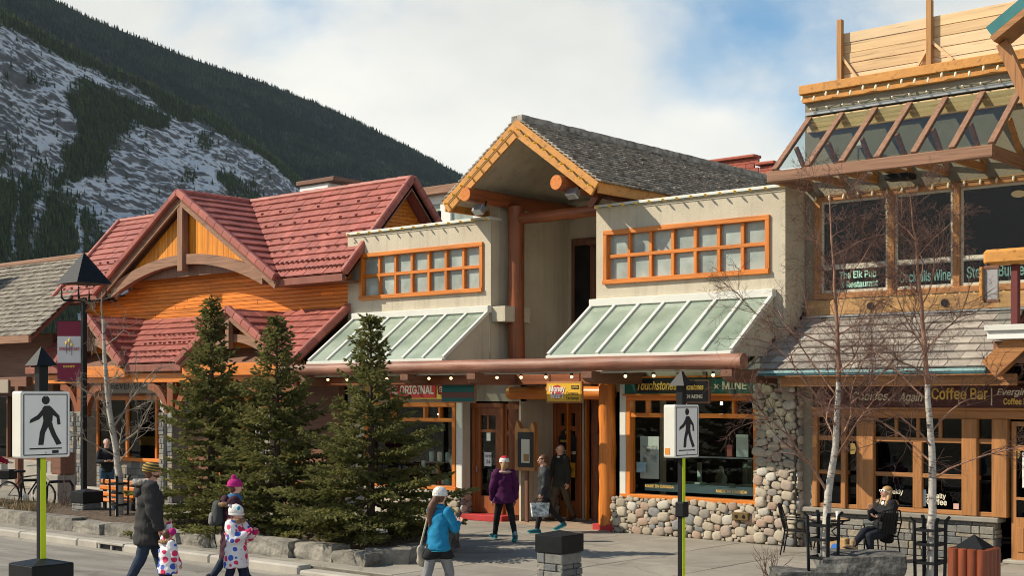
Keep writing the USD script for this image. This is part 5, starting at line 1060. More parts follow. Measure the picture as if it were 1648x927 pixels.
# ------------------------------------------------------------------ trees
SPR = mat('spruce_needles', (0.165, 0.185, 0.055), (0.37, 0.36, 0.125), rough=.75, scale=2.2, var=.25, island=.4, spec=.2, trans=.38)
BARKD = mat('spruce_bark', (.06, .04, .028), rough=.95, scale=9, var=.3, bump=.6)
def spruce(x, y, H, R, seed, label, z0=.2):
    g = np.random.default_rng(seed); t = Thing('spruce_tree', label, 'tree', (x, y, z0 - .15), 'spruces in the stone planter')
    t.part('trunk', tube([(x, y, z0 - .2), (x + .02, y, z0 + H * .5), (x, y, z0 + H * .97)], [.085 * H / 4, .05 * H / 4, .008], 8), BARKD)
    V, F = [], []; n = 0; br = MB(); sp_p, sp_d, sp_l, sp_w = [], [], [], []
    z = .03 * H; k = 0
    while z < H * .985:
        f = z / H; L0 = R * (1.08 - f) ** 1.25 * 1.12 * (1.0 if f > .12 else .85 + f) * g.uniform(.78, 1.22); nb = int(5 + 2.6 * (1 - f)) if f < .93 else 4
        a0 = g.uniform(0, 6.28)
        for b in range(nb):
            a = a0 + b * 6.283 / nb + g.normal(0, .25); L = max(.10, L0 * g.uniform(.75, 1.25) * 1.18); zz = z + g.uniform(-.04, .04)
            rise = 0.75 * f ** 1.5 - 0.10; m_ = max(4, int(L / .07)); s = np.linspace(0, 1, m_)
            rad = s * L; hz = zz + L * (rise * s - .22 * s * (1 - f) + .20 * s ** 2.2)
            ax = np.stack([np.cos(a) * rad, np.sin(a) * rad, hz], 1) + g.normal(0, .008, (m_, 3)); br.add(*tube(ax, np.linspace(.012, .004, m_) * H / 4, 4, False))
            d = np.array([np.cos(a), np.sin(a), 0]); sd = np.array([-np.sin(a), np.cos(a), 0])
            for i in range(1, m_):
                q = s[i]
                if q < .16 and f < .75: continue
                ln = (0.30 * L * (1 - q) ** .75 + .07) * g.uniform(.75, 1.2)
                for sgn in (-1, 1):
                    dd = d * .72 + sd * sgn * .8 + np.array([0, 0, g.normal(-.08, .14)]); dd /= np.linalg.norm(dd)
                    ns = max(1, int(ln / .042))
                    for j in range(ns):
                        sp_p.append(ax[i] + dd * ln * (j + .2) / ns + g.normal(0, .007, 3)); e = dd + g.normal(0, .28, 3); e[2] += g.uniform(-.1, .35); sp_d.append(e); sp_l.append(g.uniform(.08, .14)); sp_w.append(g.uniform(.018, .03))
                for _ in range(2): sp_p.append(ax[i].copy()); e = d + g.normal(0, .4, 3); e[2] += .2; sp_d.append(e); sp_l.append(g.uniform(.08, .12)); sp_w.append(.022)
        z += (0.135 * (1 - f) + .085) * g.uniform(.8, 1.2); k += 1
    for q in np.linspace(.9, 1.0, 10):
        for _ in range(7): sp_p.append(np.array([0, 0, H * q])); e = g.normal(0, .5, 3); e[2] = .9; sp_d.append(e); sp_l.append(.08); sp_w.append(.014)
    p, d, l, w = np.array(sp_p), np.array(sp_d), np.array(sp_l)[:, None], np.array(sp_w)[:, None]
    d /= np.linalg.norm(d, axis=1, keepdims=True); a = np.cross(d, [0, 0, 1.0]) + 1e-6; a /= np.linalg.norm(a, axis=1, keepdims=True); b = np.cross(d, a)
    th = g.uniform(0, 3.14, len(p))[:, None]; a, b = a * np.cos(th) + b * np.sin(th), -a * np.sin(th) + b * np.cos(th)
    # a sprig: two crossed blades
    v = np.stack([p, p + d * l * .45 + a * w, p + d * l, p + d * l * .45 - a * w, p + d * l * .45 + b * w, p + d * l * .45 - b * w], 1).reshape(-1, 3) + [x, y, z0]
    i = np.arange(len(p))[:, None] * 6; f = np.vstack([i + [0, 1, 2], i + [0, 2, 3], i + [0, 4, 2], i + [0, 2, 5]])
    t.part('crown', (v, f), SPR); bv, bf = br.arr(); t.part('branches', (bv + [x, y, z0], bf), BARKD, kind='stuff'); return t
spruce(-5.32, -6.2, 4.75, 1.10, 1, 'tallest and leftmost spruce, nearest the family crossing')
spruce(-3.11, -6.28, 4.25, 1.40, 2, 'middle spruce of the three in the stone planter')
spruce(-0.42, -6.29, 4.15, 1.24, 3, 'rightmost spruce, in front of the red ORIGINAL sign')

BIRCH = usdkit.material(stage, '/World/Looks/birch_bark', {'geo': ('geometry', {}), 'mp': ('mapping', {'scale': (9, 9, 34)}), 'n': ('noise_texture', {'scale': 1.0, 'detail': 4.0, 'roughness': .6}),
    'm2': ('mapping', {'scale': (3, 3, 5)}), 'n2': ('noise_texture', {'scale': 1.0, 'detail': 3.0}), 'a': ('math', {'math_type': 'multiply_add', 'value2': .5}),
    'r': ('rgb_ramp', {'ramp': [(.56, (.035, .03, .028)), (.64, (.26, .21, .18)), (.68, (.40, .365, .31)), (.9, (.47, .435, .385))]}), 'p': ('principled_bsdf', {'roughness': .75})},
    [('geo.position', 'mp.vector'), ('mp.vector', 'n.vector'), ('geo.position', 'm2.vector'), ('m2.vector', 'n2.vector'), ('n2.fac', 'a.value1'), ('n.fac', 'a.value3'), ('a.value', 'r.fac'), ('r.color', 'p.base_color')], surface='p.BSDF')
LIMB = mat('birch_limb', (.19, .085, .055), (.30, .165, .11), rough=.8, scale=5, var=.3); TWIG = mat('birch_twig', (.15, .078, .058), rough=.8, scale=5, var=.3, island=.3)
TWIGP = mat('pale_twig', (.32, .27, .21), rough=.8, scale=5, var=.25, island=.25)
def birch(path, radii, seed, label, spread, nl, fork=(), start=.35, limb_mat=None, twig_mat=None, dens=1.0, lift=.5, white=.72):
    g = np.random.default_rng(seed); P = np.array(path, float); d = np.r_[0, np.cumsum(np.linalg.norm(np.diff(P, axis=0), axis=1))]; H = d[-1]
    t = Thing('birch_tree', label, 'tree', tuple(P[0]), None); n = 26; s = np.linspace(0, 1, n); pts = np.stack([np.interp(s * H, d, P[:, k]) for k in range(3)], 1); pts[1:-1] += g.normal(0, .008, (n - 2, 3)); rr = np.interp(s * H, d, radii)
    c = int(n * white); t.part('trunk', tube(pts[:c + 1], rr[:c + 1], 9), BIRCH, smooth=True); t.part('upper_trunk', tube(pts[c:], rr[c:], 7), limb_mat or LIMB, smooth=True)
    tw = MB()
    def wiggle(p, dr, L, r, m_, up, jit):
        q = [np.array(p)]; dr = np.array(dr, float) / np.linalg.norm(dr)
        for _ in range(m_): dr = dr + g.normal(0, jit, 3) + np.array([0, 0, up / m_]); dr /= np.linalg.norm(dr); q.append(q[-1] + dr * L / m_)
        return np.array(q), np.linspace(r, r * .3, m_ + 1)
    def grow(p, dr, L, r, depth):
        q, rad = wiggle(p, dr, L, r, 7 if depth < 2 else 5, lift * (.5 if depth == 0 else .2) - (.3 if depth > 1 else 0), .17)
        if depth == 0: t.part('limb', tube(q, rad, 6), limb_mat or LIMB, smooth=True)
        else: tw.add(*tube(q, np.maximum(rad, .0019), 4 if depth == 1 else 3, False))
        if depth >= 3: return
        nb = int((9, 7, 4)[depth] * dens * g.uniform(.8, 1.2)) 
        for k in range(nb):
            f = g.uniform(.2, 1.0); i = min(int(f * (len(q) - 1)), len(q) - 2); base = q[i] + (q[i + 1] - q[i]) * (f * (len(q) - 1) - i); ax = q[i + 1] - q[i]; ax /= np.linalg.norm(ax)
            o = g.normal(0, 1, 3); o -= ax * (o @ ax); o /= np.linalg.norm(o); grow(base, ax * .75 + o * g.uniform(.5, .95) + [0, 0, .1], L * g.uniform(.38, .62) * (1.1 - .4 * f), r * (.42 if depth else .5) * (1.1 - .4 * f), depth + 1)
    for k in range(nl):
        f = start + (1 - start) * (k + g.uniform(0, .8)) / nl; i = min(int(f * (n - 1)), n - 2); a = k * 2.4 + g.uniform(-.4, .4); el = g.uniform(.25, .9)
        L = spread * (1.15 - .75 * ((f - start) / (1 - start))) * g.uniform(.8, 1.15); grow(pts[i], (math.cos(a) * math.cos(el), math.sin(a) * math.cos(el), math.sin(el)), L, min(rr[i] * .40, .016), 0)
    for (i, dr, L, r) in fork: grow(pts[i], dr, L, r, 0)
    t.part('twigs', tw, twig_mat or TWIG, kind='stuff'); return t
R2 = RIGHT
def off(p, dx, z): return (p[0] + RIGHT[0] * dx, p[1] + RIGHT[1] * dx, z)
b = (7.95, -4.79); birch([off(b, 0, 0), off(b, .03, .9), off(b, .11, 1.6), off(b, .2, 2.3), off(b, .25, 3.2), off(b, .2, 4.2), off(b, .12, 5.3), off(b, .1, 6.0)], [.072, .064, .056, .048, .036, .027, .016, .006], 5, 'bare white-trunked birch in front of the coffee bar, nearer the cobbled pier', 2.0, 17, [(6, tuple(-.5 * R2 + np.array([0, 0, .8])), 1.9, .024), (9, tuple(.6 * R2 + np.array([0, 0, .9])), 1.9, .02)], start=.33, white=.5, dens=1.12)
b = (9.39, -4.22); birch([off(b, 0, 0), off(b, .03, 1.0), off(b, .04, 2.0), off(b, -.03, 2.9), off(b, -.1, 4.0), off(b, -.2, 5.0), off(b, -.3, 5.9)], [.068, .062, .052, .042, .031, .02, .006], 9, 'bare birch in front of the coffee bar door side, nearer the wooden bin', 1.9, 17, dens=1.12, start=.3, white=.5)
b = (-8.16, -6.55); birch([off(b, .02, .15), off(b, 0, 1.2), off(b, -.2, 2.5), off(b, -.32, 3.6), off(b, -.36, 4.6), off(b, -.38, 5.2)], [.085, .078, .06, .045, .025, .008], 13, 'small leafless white birch beside the banner post at the left', 1.35, 12, [(10, tuple(.7 * R2 + np.array([0, 0, .8])), 1.7, .03), (7, tuple(-.7 * R2 + np.array([0, 0, .3])), 1.3, .02), (8, tuple(.8 * R2 + np.array([0, 0, .5])), 1.5, .025)], start=.25, limb_mat=TWIGP, twig_mat=TWIGP, dens=.75, white=.85)
def shrub(x, y, z, h, n, seed, label):
    g = np.random.default_rng(seed); mb = MB()
    for k in range(n):
        p = np.array([x, y, z]) + np.r_[g.normal(0, .06, 2), 0]; d = np.r_[g.normal(0, .3, 2), 1.0]; q = [p]
        for _ in range(5): d = d / np.linalg.norm(d) + g.normal(0, .14, 3); q.append(q[-1] + d * h / 5 * g.uniform(.7, 1.1))
        mb.add(*tube(q, np.linspace(.007, .002, 6), 4, False))
        for _ in range(4):
            i = g.integers(1, 5); dd = d + g.normal(0, .6, 3); dd /= np.linalg.norm(dd); mb.add(*tube([q[i], q[i] + dd * .15 * h, q[i] + dd * .26 * h + [0, 0, .05]], [.004, .003, .0015], 3, False))
    one('bare_shrub', mb, TWIG, label, 'shrub')
shrub(-10.9, -6.2, .2, 1.0, 10, 1, 'leafless twiggy shrub left of the black-capped planter pillar'); shrub(-6.9, -6.6, .2, .7, 8, 2, 'low leafless shrub between the small birch and the tall spruce'); shrub(7.1, -4.9, .05, .55, 12, 3, 'reddish twiggy shrub among the boulders under the birch')

# ------------------------------------------------------------------ planter: rough border stones and soil
PL = Thing('planter', 'long street planter edged with rough grey stone blocks holding the three spruces', 'planter', (-6, -6.5, 0))
X, Y = np.meshgrid(np.linspace(-20, .6, 84), np.linspace(-7.35, -5.05, 14), indexing='ij'); Z = .10 + .22 * np.sin((Y + 7.35) / 2.3 * np.pi) + .08 * (fbm(np.stack([X * 2, Y * 2, 0 * X], -1), 4, 3) - .5) ; nv = 14
Z = np.where(X > .2, Z - (X - .2) * .2, Z)
I, J = np.meshgrid(np.arange(83), np.arange(13), indexing='ij'); q = np.stack([I * nv + J, (I + 1) * nv + J, (I + 1) * nv + J + 1, I * nv + J + 1], -1).reshape(-1, 4)
PL.part('soil', (np.stack([X, Y, Z], -1).reshape(-1, 3), q), M['soil'], smooth=True)
def rough_block(c, half, rot, seed, n=2, amp=.16):
    tm = trimesh.creation.box((2, 2, 2))
    for _ in range(n): tm = tm.subdivide()
    v = np.array(tm.vertices); v = np.sign(v) * np.abs(v) ** .9; rr = np.linalg.norm(v, axis=1, keepdims=True); v = v * (1 - .10 * np.clip(rr - 1.25, 0, 1))
    v = v * (1 + amp * (fbm(v * 1.1 + seed * 3.7, 3, seed)[:, None] - .5) * 2); v = v * half; c_, s_ = math.cos(rot), math.sin(rot)
    return v @ np.array([[c_, s_, 0], [-s_, c_, 0], [0, 0, 1]]) + c, np.array(tm.faces)
g = random.Random(17); x = -20.0; k = 0
while x < .7:
    w = g.uniform(.75, 1.5); h = g.uniform(.11, .17)
    PL.part('border_stone', rough_block((x + w / 2, -7.45 + g.uniform(-.05, .05), h - .03), (w / 2 * .99, g.uniform(.18, .25), h), g.uniform(-.05, .05), k), M['planter']); x += w; k += 1
for (cx, cy, hx, hy, hz, r) in ((.85, -7.05, .38, .2, .14, .7), (.8, -6.4, .42, .22, .14, 1.7)): PL.part('border_stone', rough_block((cx, cy, hz - .02), (hx, hy, hz), r, k), M['planter']); k += 1
one('boulder', rough_block((-.35, -5.0, .16), (.62, .42, .27), .5, 51, 3, .24), M['boulder'], 'dark boulder at the right end of the spruce planter, beside the woman in blue', 'boulder')
one('boulder', rough_block((.15, -5.35, .12), (.40, .3, .24), 1.0, 52, 3, .28), M['boulder'], 'smaller leaning boulder just right of the planter end', 'boulder')
one('boulder', rough_block((8.35, -4.5, .18), (.62, .5, .34), .55, 53, 3, .30), M['boulder'], 'big dark flat-topped boulder under the birch by the cafe table', 'boulder')
one('boulder', rough_block((7.72, -4.95, .06), (.45, .28, .2), .75, 54, 3, .3), M['boulder'], 'low long boulder left of the birch guard', 'boulder')
def grass(x0, x1, y0, y1, z, n, seed, label):
    g = np.random.default_rng(seed); p = np.stack([g.uniform(x0, x1, n), g.uniform(y0, y1, n), np.full(n, z)], 1); d = np.stack([g.normal(0, .5, n), g.normal(0, .5, n), np.ones(n)], 1) * g.uniform(.1, .3, (n, 1)); a = np.stack([g.normal(0, 1, n), g.normal(0, 1, n), 0 * p[:, 0]], 1); a = a / np.linalg.norm(a, axis=1, keepdims=True) * .008
    v = np.stack([p - a, p + a, p + d], 1).reshape(-1, 3); one('dry_grass', (v, np.arange(n * 3).reshape(-1, 3)), mat('dry_grass_%d' % seed, (.34, .25, .11), rough=.9, scale=3, var=.3, island=.3), label, 'grass', kind='stuff')
grass(-13.5, -10.5, -7.1, -6.0, .22, 900, 3, 'tufts of dry yellow grass in the planter by the bicycle')
# ------------------------------------------------------------------ street furniture
def stone_pillar(label, loc, zt, seed, w=.23):
    t = Thing('stone_pillar', label, 'pillar', loc, 'black-capped stone pillars'); x, y, z = loc; g = random.Random(seed)
    cap = extr(sbox(-w - .03, -w - .03, w + .03, w + .03), 'z', 0, .26); v, f = cbox([x - w - .03, y - w - .03, zt - .26], [x + w + .03, y + w + .03, zt], .01); t.part('cap', (v, f), M['black'])
    pv = np.array([[x - w - .03, y - w - .03, zt], [x + w + .03, y - w - .03, zt], [x + w + .03, y + w + .03, zt], [x - w - .03, y + w + .03, zt], [x, y, zt + .06]]); t.part('cap_top', (pv, np.array([[0, 1, 4], [1, 2, 4], [2, 3, 4], [3, 0, 4]])), M['black'])
    t.part('core', MB().box(x - w + .02, x + w - .02, y - w + .02, y + w - .02, z - .1, zt - .26), M['mortar'])
    for (ax, a, c) in (('y', x, y - w), ('x', y, x + w), ('-x', y, x - w)):
        for bl in ledge_blocks(a - w - .01, a + w + .01, z - .05, zt - .265, c, seed + len(ax) + int(ax == 'x'), (.05, .14), (.12, .34), axis=ax, depth=.05): t.part('ledge_stone', bl, M[f'ledge{g.choice((0, 0, 1, 2))}'])
    return t
stone_pillar('stone pillar with a black cap standing on the pavement in the middle foreground', (5.24, -7.8, 0), .86, 5)
stone_pillar('stone pillar with a black cap in the planter beside the banner post', (-9.86, -6.29, 0.1), .72, 8)
stone_pillar('black-capped pillar carrying the nearest crosswalk sign at the left', (3.65, -15.24, -.05), 1.0, 11)
YEL = flat('fluorescent_strip', (.55, .68, .01), rough=.5); SGN = mat('sign_white', (.86, .85, .80), rough=.45, scale=2, var=.04, dirt=.08); SGB = flat('sign_side', (.60, .59, .52))
def walker(cy, cz, s, x):
    """the walking-person symbol: polygons in (y, z) on a face towards +x"""
    P = [Polygon([(.02, .13), (.05, .16), (.115, .16), (.15, .13), (.24, .04), (.255, -.06), (.215, -.065), (.205, .02), (.155, .05), (.15, -.02), (.10, -.05), (.035, -.02)]), Polygon([(.05, .155), (-.035, .10), (-.085, -.01), (-.055, -.035), (-.01, .06), (.06, .09)]),
         Polygon([(.04, -.0), (.12, -.0), (.10, -.08), (.055, -.16), (.035, -.30), (-.03, -.30), (-.01, -.15), (.02, -.07)]), Polygon([(.085, -.03), (.145, -.03), (.16, -.09), (.20, -.18), (.27, -.29), (.205, -.305), (.14, -.19), (.10, -.10)])]
    from shapely import union_all
    from shapely.geometry import Point
    P[1] = Polygon([(.06, .16), (-.04, .05), (-.13, .0), (-.14, -.045), (-.02, -.0), (.08, .10)])
    hd = Point(.065, .225).buffer(.05); body = union_all(P); out = []
    mb = MB()
    for q in (body, hd):
        for gg in getattr(q, 'geoms', [q]): v, f = extr(gg, 'x', 0, .004); mb.add(np.stack([v[:, 0] + x, (v[:, 1] - .065) * s + cy, (v[:, 2] + .03) * s + cz], 1), f)
    return mb
def crosswalk_sign(label, loc, z0, zb, zt, pole_top, device=False):
    x, y, z = loc; t = Thing('crosswalk_sign', label, 'road sign', loc, 'crosswalk signs'); r = .038
    t.part('pole', MB().box(x - r, x + r, y - r, y + r, z0, pole_top, .004), M['black']); t.part('reflective_strip', MB().box(x + r + .001, x + r + .006, y - r + .004, y + r - .004, z0 + (.15 if device else .0), zb - .01), YEL)
    sx0, sx1 = x - .09, x + .09; hw = .305; c = .03
    pl = sbox(y - hw + c, zb + c, y + hw - c, zt - c).buffer(c); t.part('sign_box', extr(pl, 'x', sx0, sx1), SGB); fx = sx1 + .001
    t.part('face', extr(sbox(y - hw + .02, zb + .02, y + hw - .02, zt - .02).buffer(.012), 'x', fx, fx + .004), SGN)
    ring = sbox(y - hw + .045, zb + .045, y + hw - .045, zt - .045).buffer(.015); ring = ring.difference(ring.buffer(-.012)); t.part('border', extr(ring, 'x', fx + .004, fx + .007), M['ink'])
    H = zt - zb; t.part('walking_figure', walker(y, zb + H * .54, H * 1.28, fx + .004), M['ink']); t.part('ground_line', MB().box(fx + .004, fx + .008, y - .2, y + .2, zb + H * .13, zb + H * .15), M['ink'])
    for zz in (zb + .06, zt - .06): t.part('bolt', tube([(fx + .004, y, zz), (fx + .012, y, zz)], .008, 6), M['steel'])
    w = .13; t.part('cap_neck', MB().box(x - .055, x + .055, y - .055, y + .055, zt, pole_top, .004), M['black']); t.part('cap', (np.array([[x - w, y - w, pole_top], [x + w, y - w, pole_top], [x + w, y + w, pole_top], [x - w, y + w, pole_top], [x, y, pole_top + .22]]), np.array([[0, 1, 4], [1, 2, 4], [2, 3, 4], [3, 0, 4], [0, 2, 1], [0, 3, 2]])), M['black'])
    if device:
        t.part('push_button', MB().box(x - .07, x + .09, y - .07, y + .07, 1.18, 1.40, .02), M['black']); t.part('corner_sticker', MB().box(sx0 + .02, sx0 + .1, y - hw - .004, y - hw, zb + .05, zb + .14), flat('orange_sticker', (.6, .22, .02)))
    else: t.part('maker_plate', MB().box(fx + .004, fx + .008, y + .08, y + .16, zb + .05, zb + .085), M['ink'])
crosswalk_sign('nearest crosswalk sign on a yellow-striped post at the left', (3.65, -15.24, 1.0), 1.0, 2.20, 2.957, 3.25)
crosswalk_sign('crosswalk sign on a black post in front of the jewellery window', (7.05, -7.29, 0), 0.0, 2.03, 2.78, 3.05, True)

# banner post with a louvred lantern
x, y = -10.36, -6.06; t = Thing('street_lamp', 'black street lamp with a louvred pyramid lantern at the left', 'street lamp', (x, y, .1))
t.part('post', MB().box(x - .055, x + .055, y - .055, y + .055, .1, 5.2, .01), M['black']); t.part('post_base', MB().box(x - .12, x + .12, y - .12, y + .12, .1, .7, .02), M['black'])
for k in range(13):
    f = k / 13; w = .44 * (1 - f) + .02; z = 5.52 + .72 * f
    t.part('louvre', (np.array([[x + a * w, y + b * w, z] for a, b in ((-1, -1), (1, -1), (1, 1), (-1, 1))] + [[x + a * (w - .035), y + b * (w - .035), z + .05] for a, b in ((-1, -1), (1, -1), (1, 1), (-1, 1))]), np.array([[0, 1, 5], [0, 5, 4], [1, 2, 6], [1, 6, 5], [2, 3, 7], [2, 7, 6], [3, 0, 4], [3, 4, 7], [4, 5, 6], [4, 6, 7], [0, 2, 1], [0, 3, 2]])), M['black'])
for a, b in ((-1, -1), (1, -1), (1, 1), (-1, 1)): t.part('bracket', tube([(x, y, 5.12), (x + a * .32, y + b * .32, 5.14), (x + a * .36, y + b * .36, 5.2), (x + a * .36, y + b * .36, 5.53)], .028, 6), M['black'])
t.part('finial', tube([(x, y, 6.2), (x, y, 6.32)], [.03, .005], 8), M['black'])
t = Thing('street_banner', 'maroon and white festival banner hanging from the street lamp', 'banner', (x - .3, y - .2, 3.2)); 
def bn(a): return np.array([x, y, 0]) - RIGHT * a
BAN = flat('banner_maroon', (.19, .008, .035)); 
for (z0, z1, m_) in ((4.30, 4.66, BAN), (3.68, 4.30, flat('banner_white', (.60, .57, .56))), (3.25, 3.68, BAN)):
    q = [bn(.62), bn(.07)]; t.part('cloth', (np.array([[*q[0][:2], z0], [*q[1][:2], z0], [*q[1][:2], z1], [*q[0][:2], z1], [q[0][0], q[0][1] + .012, z0], [q[1][0], q[1][1] + .012, z0], [q[1][0], q[1][1] + .012, z1], [q[0][0], q[0][1] + .012, z1]]), np.array([[0, 1, 2, 3], [5, 4, 7, 6], [4, 0, 3, 7], [1, 5, 6, 2], [3, 2, 6, 7], [4, 5, 1, 0]])), m_)
def banner_text(txt, h, a, z, m_, wd=None):
    tm = text_mesh(txt, h, .004, True); v = np.array(tm.vertices)
    if wd: v[:, 0] *= wd / v[:, 0].max()
    o = bn(a) - FWD * .012; t.part('lettering', (o + v[:, :1] * RIGHT + v[:, 1:2] * [0, 0, 1] + [0, 0, z] - v[:, 2:] * FWD, tm.faces), m_)
banner_text('SPRINGSTART', .07, .58, 3.97, flat('banner_rose', (.42, .10, .12)), .48); banner_text('BANFF', .05, .48, 3.57, M['letter_g'], .28)
for da, zz in ((.40, 4.14), (.33, 4.2), (.28, 4.1)):
    o = bn(da) - FWD * .014; t.part('tulip', trimesh.creation.icosphere(1, .028).apply_transform(np.diag([1, 1, 1.6, 1])).apply_translation(o + [0, 0, zz]), M['letter_g']); t.part('tulip_stem', tube([o + [0, 0, zz - .25], o + [0, 0, zz - .04]], .007, 4), flat('slate_letters', (.10, .13, .16)))
for zz in (4.66, 3.25): t.part('banner_rod', tube([bn(.68) + [0, 0, zz], bn(0) + [0, 0, zz]], .014, 6), M['black'])

# tree guards
def tree_guard(loc, label, h, w=.19, lean=0.0):
    x, y, z = loc; t = Thing('tree_guard', label, 'tree guard', loc, 'black steel tree guards')
    for a, b in ((-1, -1), (1, -1), (1, 1), (-1, 1)): t.part('upright', MB().bar((x + a * w * .82, y + b * w * .82, z), (x + a * w * .9, y + b * w * .9, z + h), .05, .035, up=(a, b, 0)), M['black']); t.part('tip', MB().bar((x + a * w * .9, y + b * w * .9, z + h), (x + a * w * 1.12, y + b * w * 1.12, z + h + .06), .05, .03, up=(a, b, 0)), M['black'])
    for f in (.12, .42, .68, .88):
        for k in range(4):
            c = [(-1, -1), (1, -1), (1, 1), (-1, 1)]; p, q = c[k], c[(k + 1) % 4]; ww = w * .86; t.part('rung', MB().bar((x + p[0] * ww, y + p[1] * ww, z + h * f), (x + q[0] * ww, y + q[1] * ww, z + h * f), .02, .045), M['black'])
tree_guard((7.95, -4.79, 0), 'black tree guard round the birch nearer the cobbled pier', 1.08); tree_guard((9.39, -4.22, 0), 'black tree guard round the birch nearer the wooden bin', 1.05); tree_guard((-8.16, -6.55, .1), 'black tree guard round the small birch at the left', 1.0, .16)

# litter bin of rounded timbers with a black pyramid lid
x, y = 10.67, -5.75; t = Thing('litter_bin', 'red-brown timber litter bin with a black pyramid lid at the lower right', 'litter bin', (x, y, 0)); BW = wood('bin_timber', (.27, .062, .022), 'z', rough=.45, dirt=.35, coat=.2)
t.part('liner', MB().box(x - .19, x + .19, y - .19, y + .19, .02, .86), M['black'])
for k in range(4):
    for (dx, dy) in ((-.19 + .127 * k, -.215), (.215, -.19 + .127 * k), (-.19 + .127 * k, .215), (-.215, -.19 + .127 * k)): t.part('timber', tube([(x + dx, y + dy, .04), (x + dx, y + dy, .875), (x + dx, y + dy, .885)], [.066, .066, .05], 12), BW, smooth=50)
w = .2; t.part('lid', (np.array([[x - w, y - w, .885], [x + w, y - w, .885], [x + w, y + w, .885], [x - w, y + w, .885], [x, y, 1.06]]), np.array([[0, 1, 4], [1, 2, 4], [2, 3, 4], [3, 0, 4], [0, 2, 1], [0, 3, 2]])), M['black']); t.part('lid_rim', MB().box(x - w, x + w, y - w, y + w, .85, .884, .008), M['black'])

# cafe table, chairs, cup, papers, bag
tx, ty = 6.35, -1.55; t = Thing('cafe_table', 'small round cafe table with black bent-rod legs outside the coffee bar', 'table', (tx, ty, 0)); t.part('top', tube([(tx, ty, .70), (tx, ty, .725)], .36, 24), flat('table_top', (.45, .30, .16))); t.part('rim', tube([(tx + .36 * math.cos(a), ty + .36 * math.sin(a), .712) for a in np.linspace(0, 6.283, 25)], .018, 6), M['black'])
for a in (.5, 2.07, 3.64, 5.2): t.part('leg', tube([(tx + .3 * math.cos(a), ty + .3 * math.sin(a), 0), (tx + .24 * math.cos(a), ty + .24 * math.sin(a), .3), (tx + .05 * math.cos(a), ty + .05 * math.sin(a), .5), (tx + .28 * math.cos(a), ty + .28 * math.sin(a), .695)], .014, 6), M['black'])
one('coffee_cup', lathe([(0, 0), (.038, 0), (.048, .13), (.05, .135), (0, .135)], tx + .16, ty + .05, .726, 14), M['white'], 'white paper coffee cup on the cafe table', 'cup', smooth=40)
one('newspaper', MB().obox((tx - .12, ty - .05, .738), [[.9, .43, 0], [-.43, .9, 0], [0, 0, 1]], (.17, .12, .01), .003), flat('newsprint', (.58, .56, .5), var=.2, scale=30), 'folded newspaper lying on the cafe table', 'newspaper'); one('saucer', lathe([(0, 0), (.08, 0), (.1, .015), (0, .012)], tx + .12, ty - .2, .726, 16), M['white'], 'white plate on the cafe table edge', 'plate')
def chair(label, loc, rz):
    t = Thing('cafe_chair', label, 'chair', loc, 'black metal cafe chairs', rotz=rz); k = dict(local=True)
    t.part('seat', MB().box(-.21, .21, -.2, .2, .43, .452, .01), M['black'], **k)
    for sx in (-1, 1):
        t.part('leg', tube([(sx * .2, .19, .44), (sx * .23, .24, 0)], .013, 6), M['black'], **k); t.part('leg', tube([(sx * .2, -.19, .44), (sx * .22, -.27, 0)], .013, 6), M['black'], **k)
        t.part('armrest', tube([(sx * .22, .17, .44), (sx * .25, .17, .64), (sx * .25, -.1, .66), (sx * .23, -.24, .66)], .013, 6), M['black'], **k); t.part('back_stile', tube([(sx * .2, -.19, .44), (sx * .23, -.26, .7), (sx * .17, -.31, .9)], .013, 6), M['black'], **k)
    t.part('back_rail', tube([(-.17, -.31, .9), (0, -.33, .93), (.17, -.31, .9)], .013, 6), M['black'], **k)
    for x in (-.12, -.06, 0, .06, .12): t.part('back_rod', tube([(x, -.2, .45), (x, -.27, .7), (x, -.315, .91)], .007, 5), M['black'], **k)
    t.part('mesh_panel', MB().add([[-.15, -.205, .48], [.15, -.205, .48], [.15, -.308, .87], [-.15, -.308, .87]], [[0, 1, 2, 3]]), M['black'], **k); return t
chair('empty black metal chair beside the cobbled pier', (5.55, -1.25, 0), -1.2); chair('black metal chair the seated woman in sunglasses sits on', (7.15, -1.12, 0), 1.0)
g_ = 5.95, -2.15; v, f = cbox([g_[0] + .55, g_[1] + .25, 0], [g_[0] + .9, g_[1] + .45, .42], .01); v[:, 0] += (v[:, 2] > .2) * .02 * np.sin(v[:, 1] * 30)
t = Thing('paper_bag', 'brown paper carrier bag with a blue emblem under the cafe table', 'bag', (6.65, -1.8, 0)); t.part('sack', (v, f), mat('kraft_paper', (.42, .27, .12), rough=.85, scale=12, var=.15, bump=.5, bscale=14)); t.part('emblem', tube([(6.66, -1.903, .25), (6.66, -1.907, .25)], .085, 18), flat('blue_print', (.03, .15, .5)))

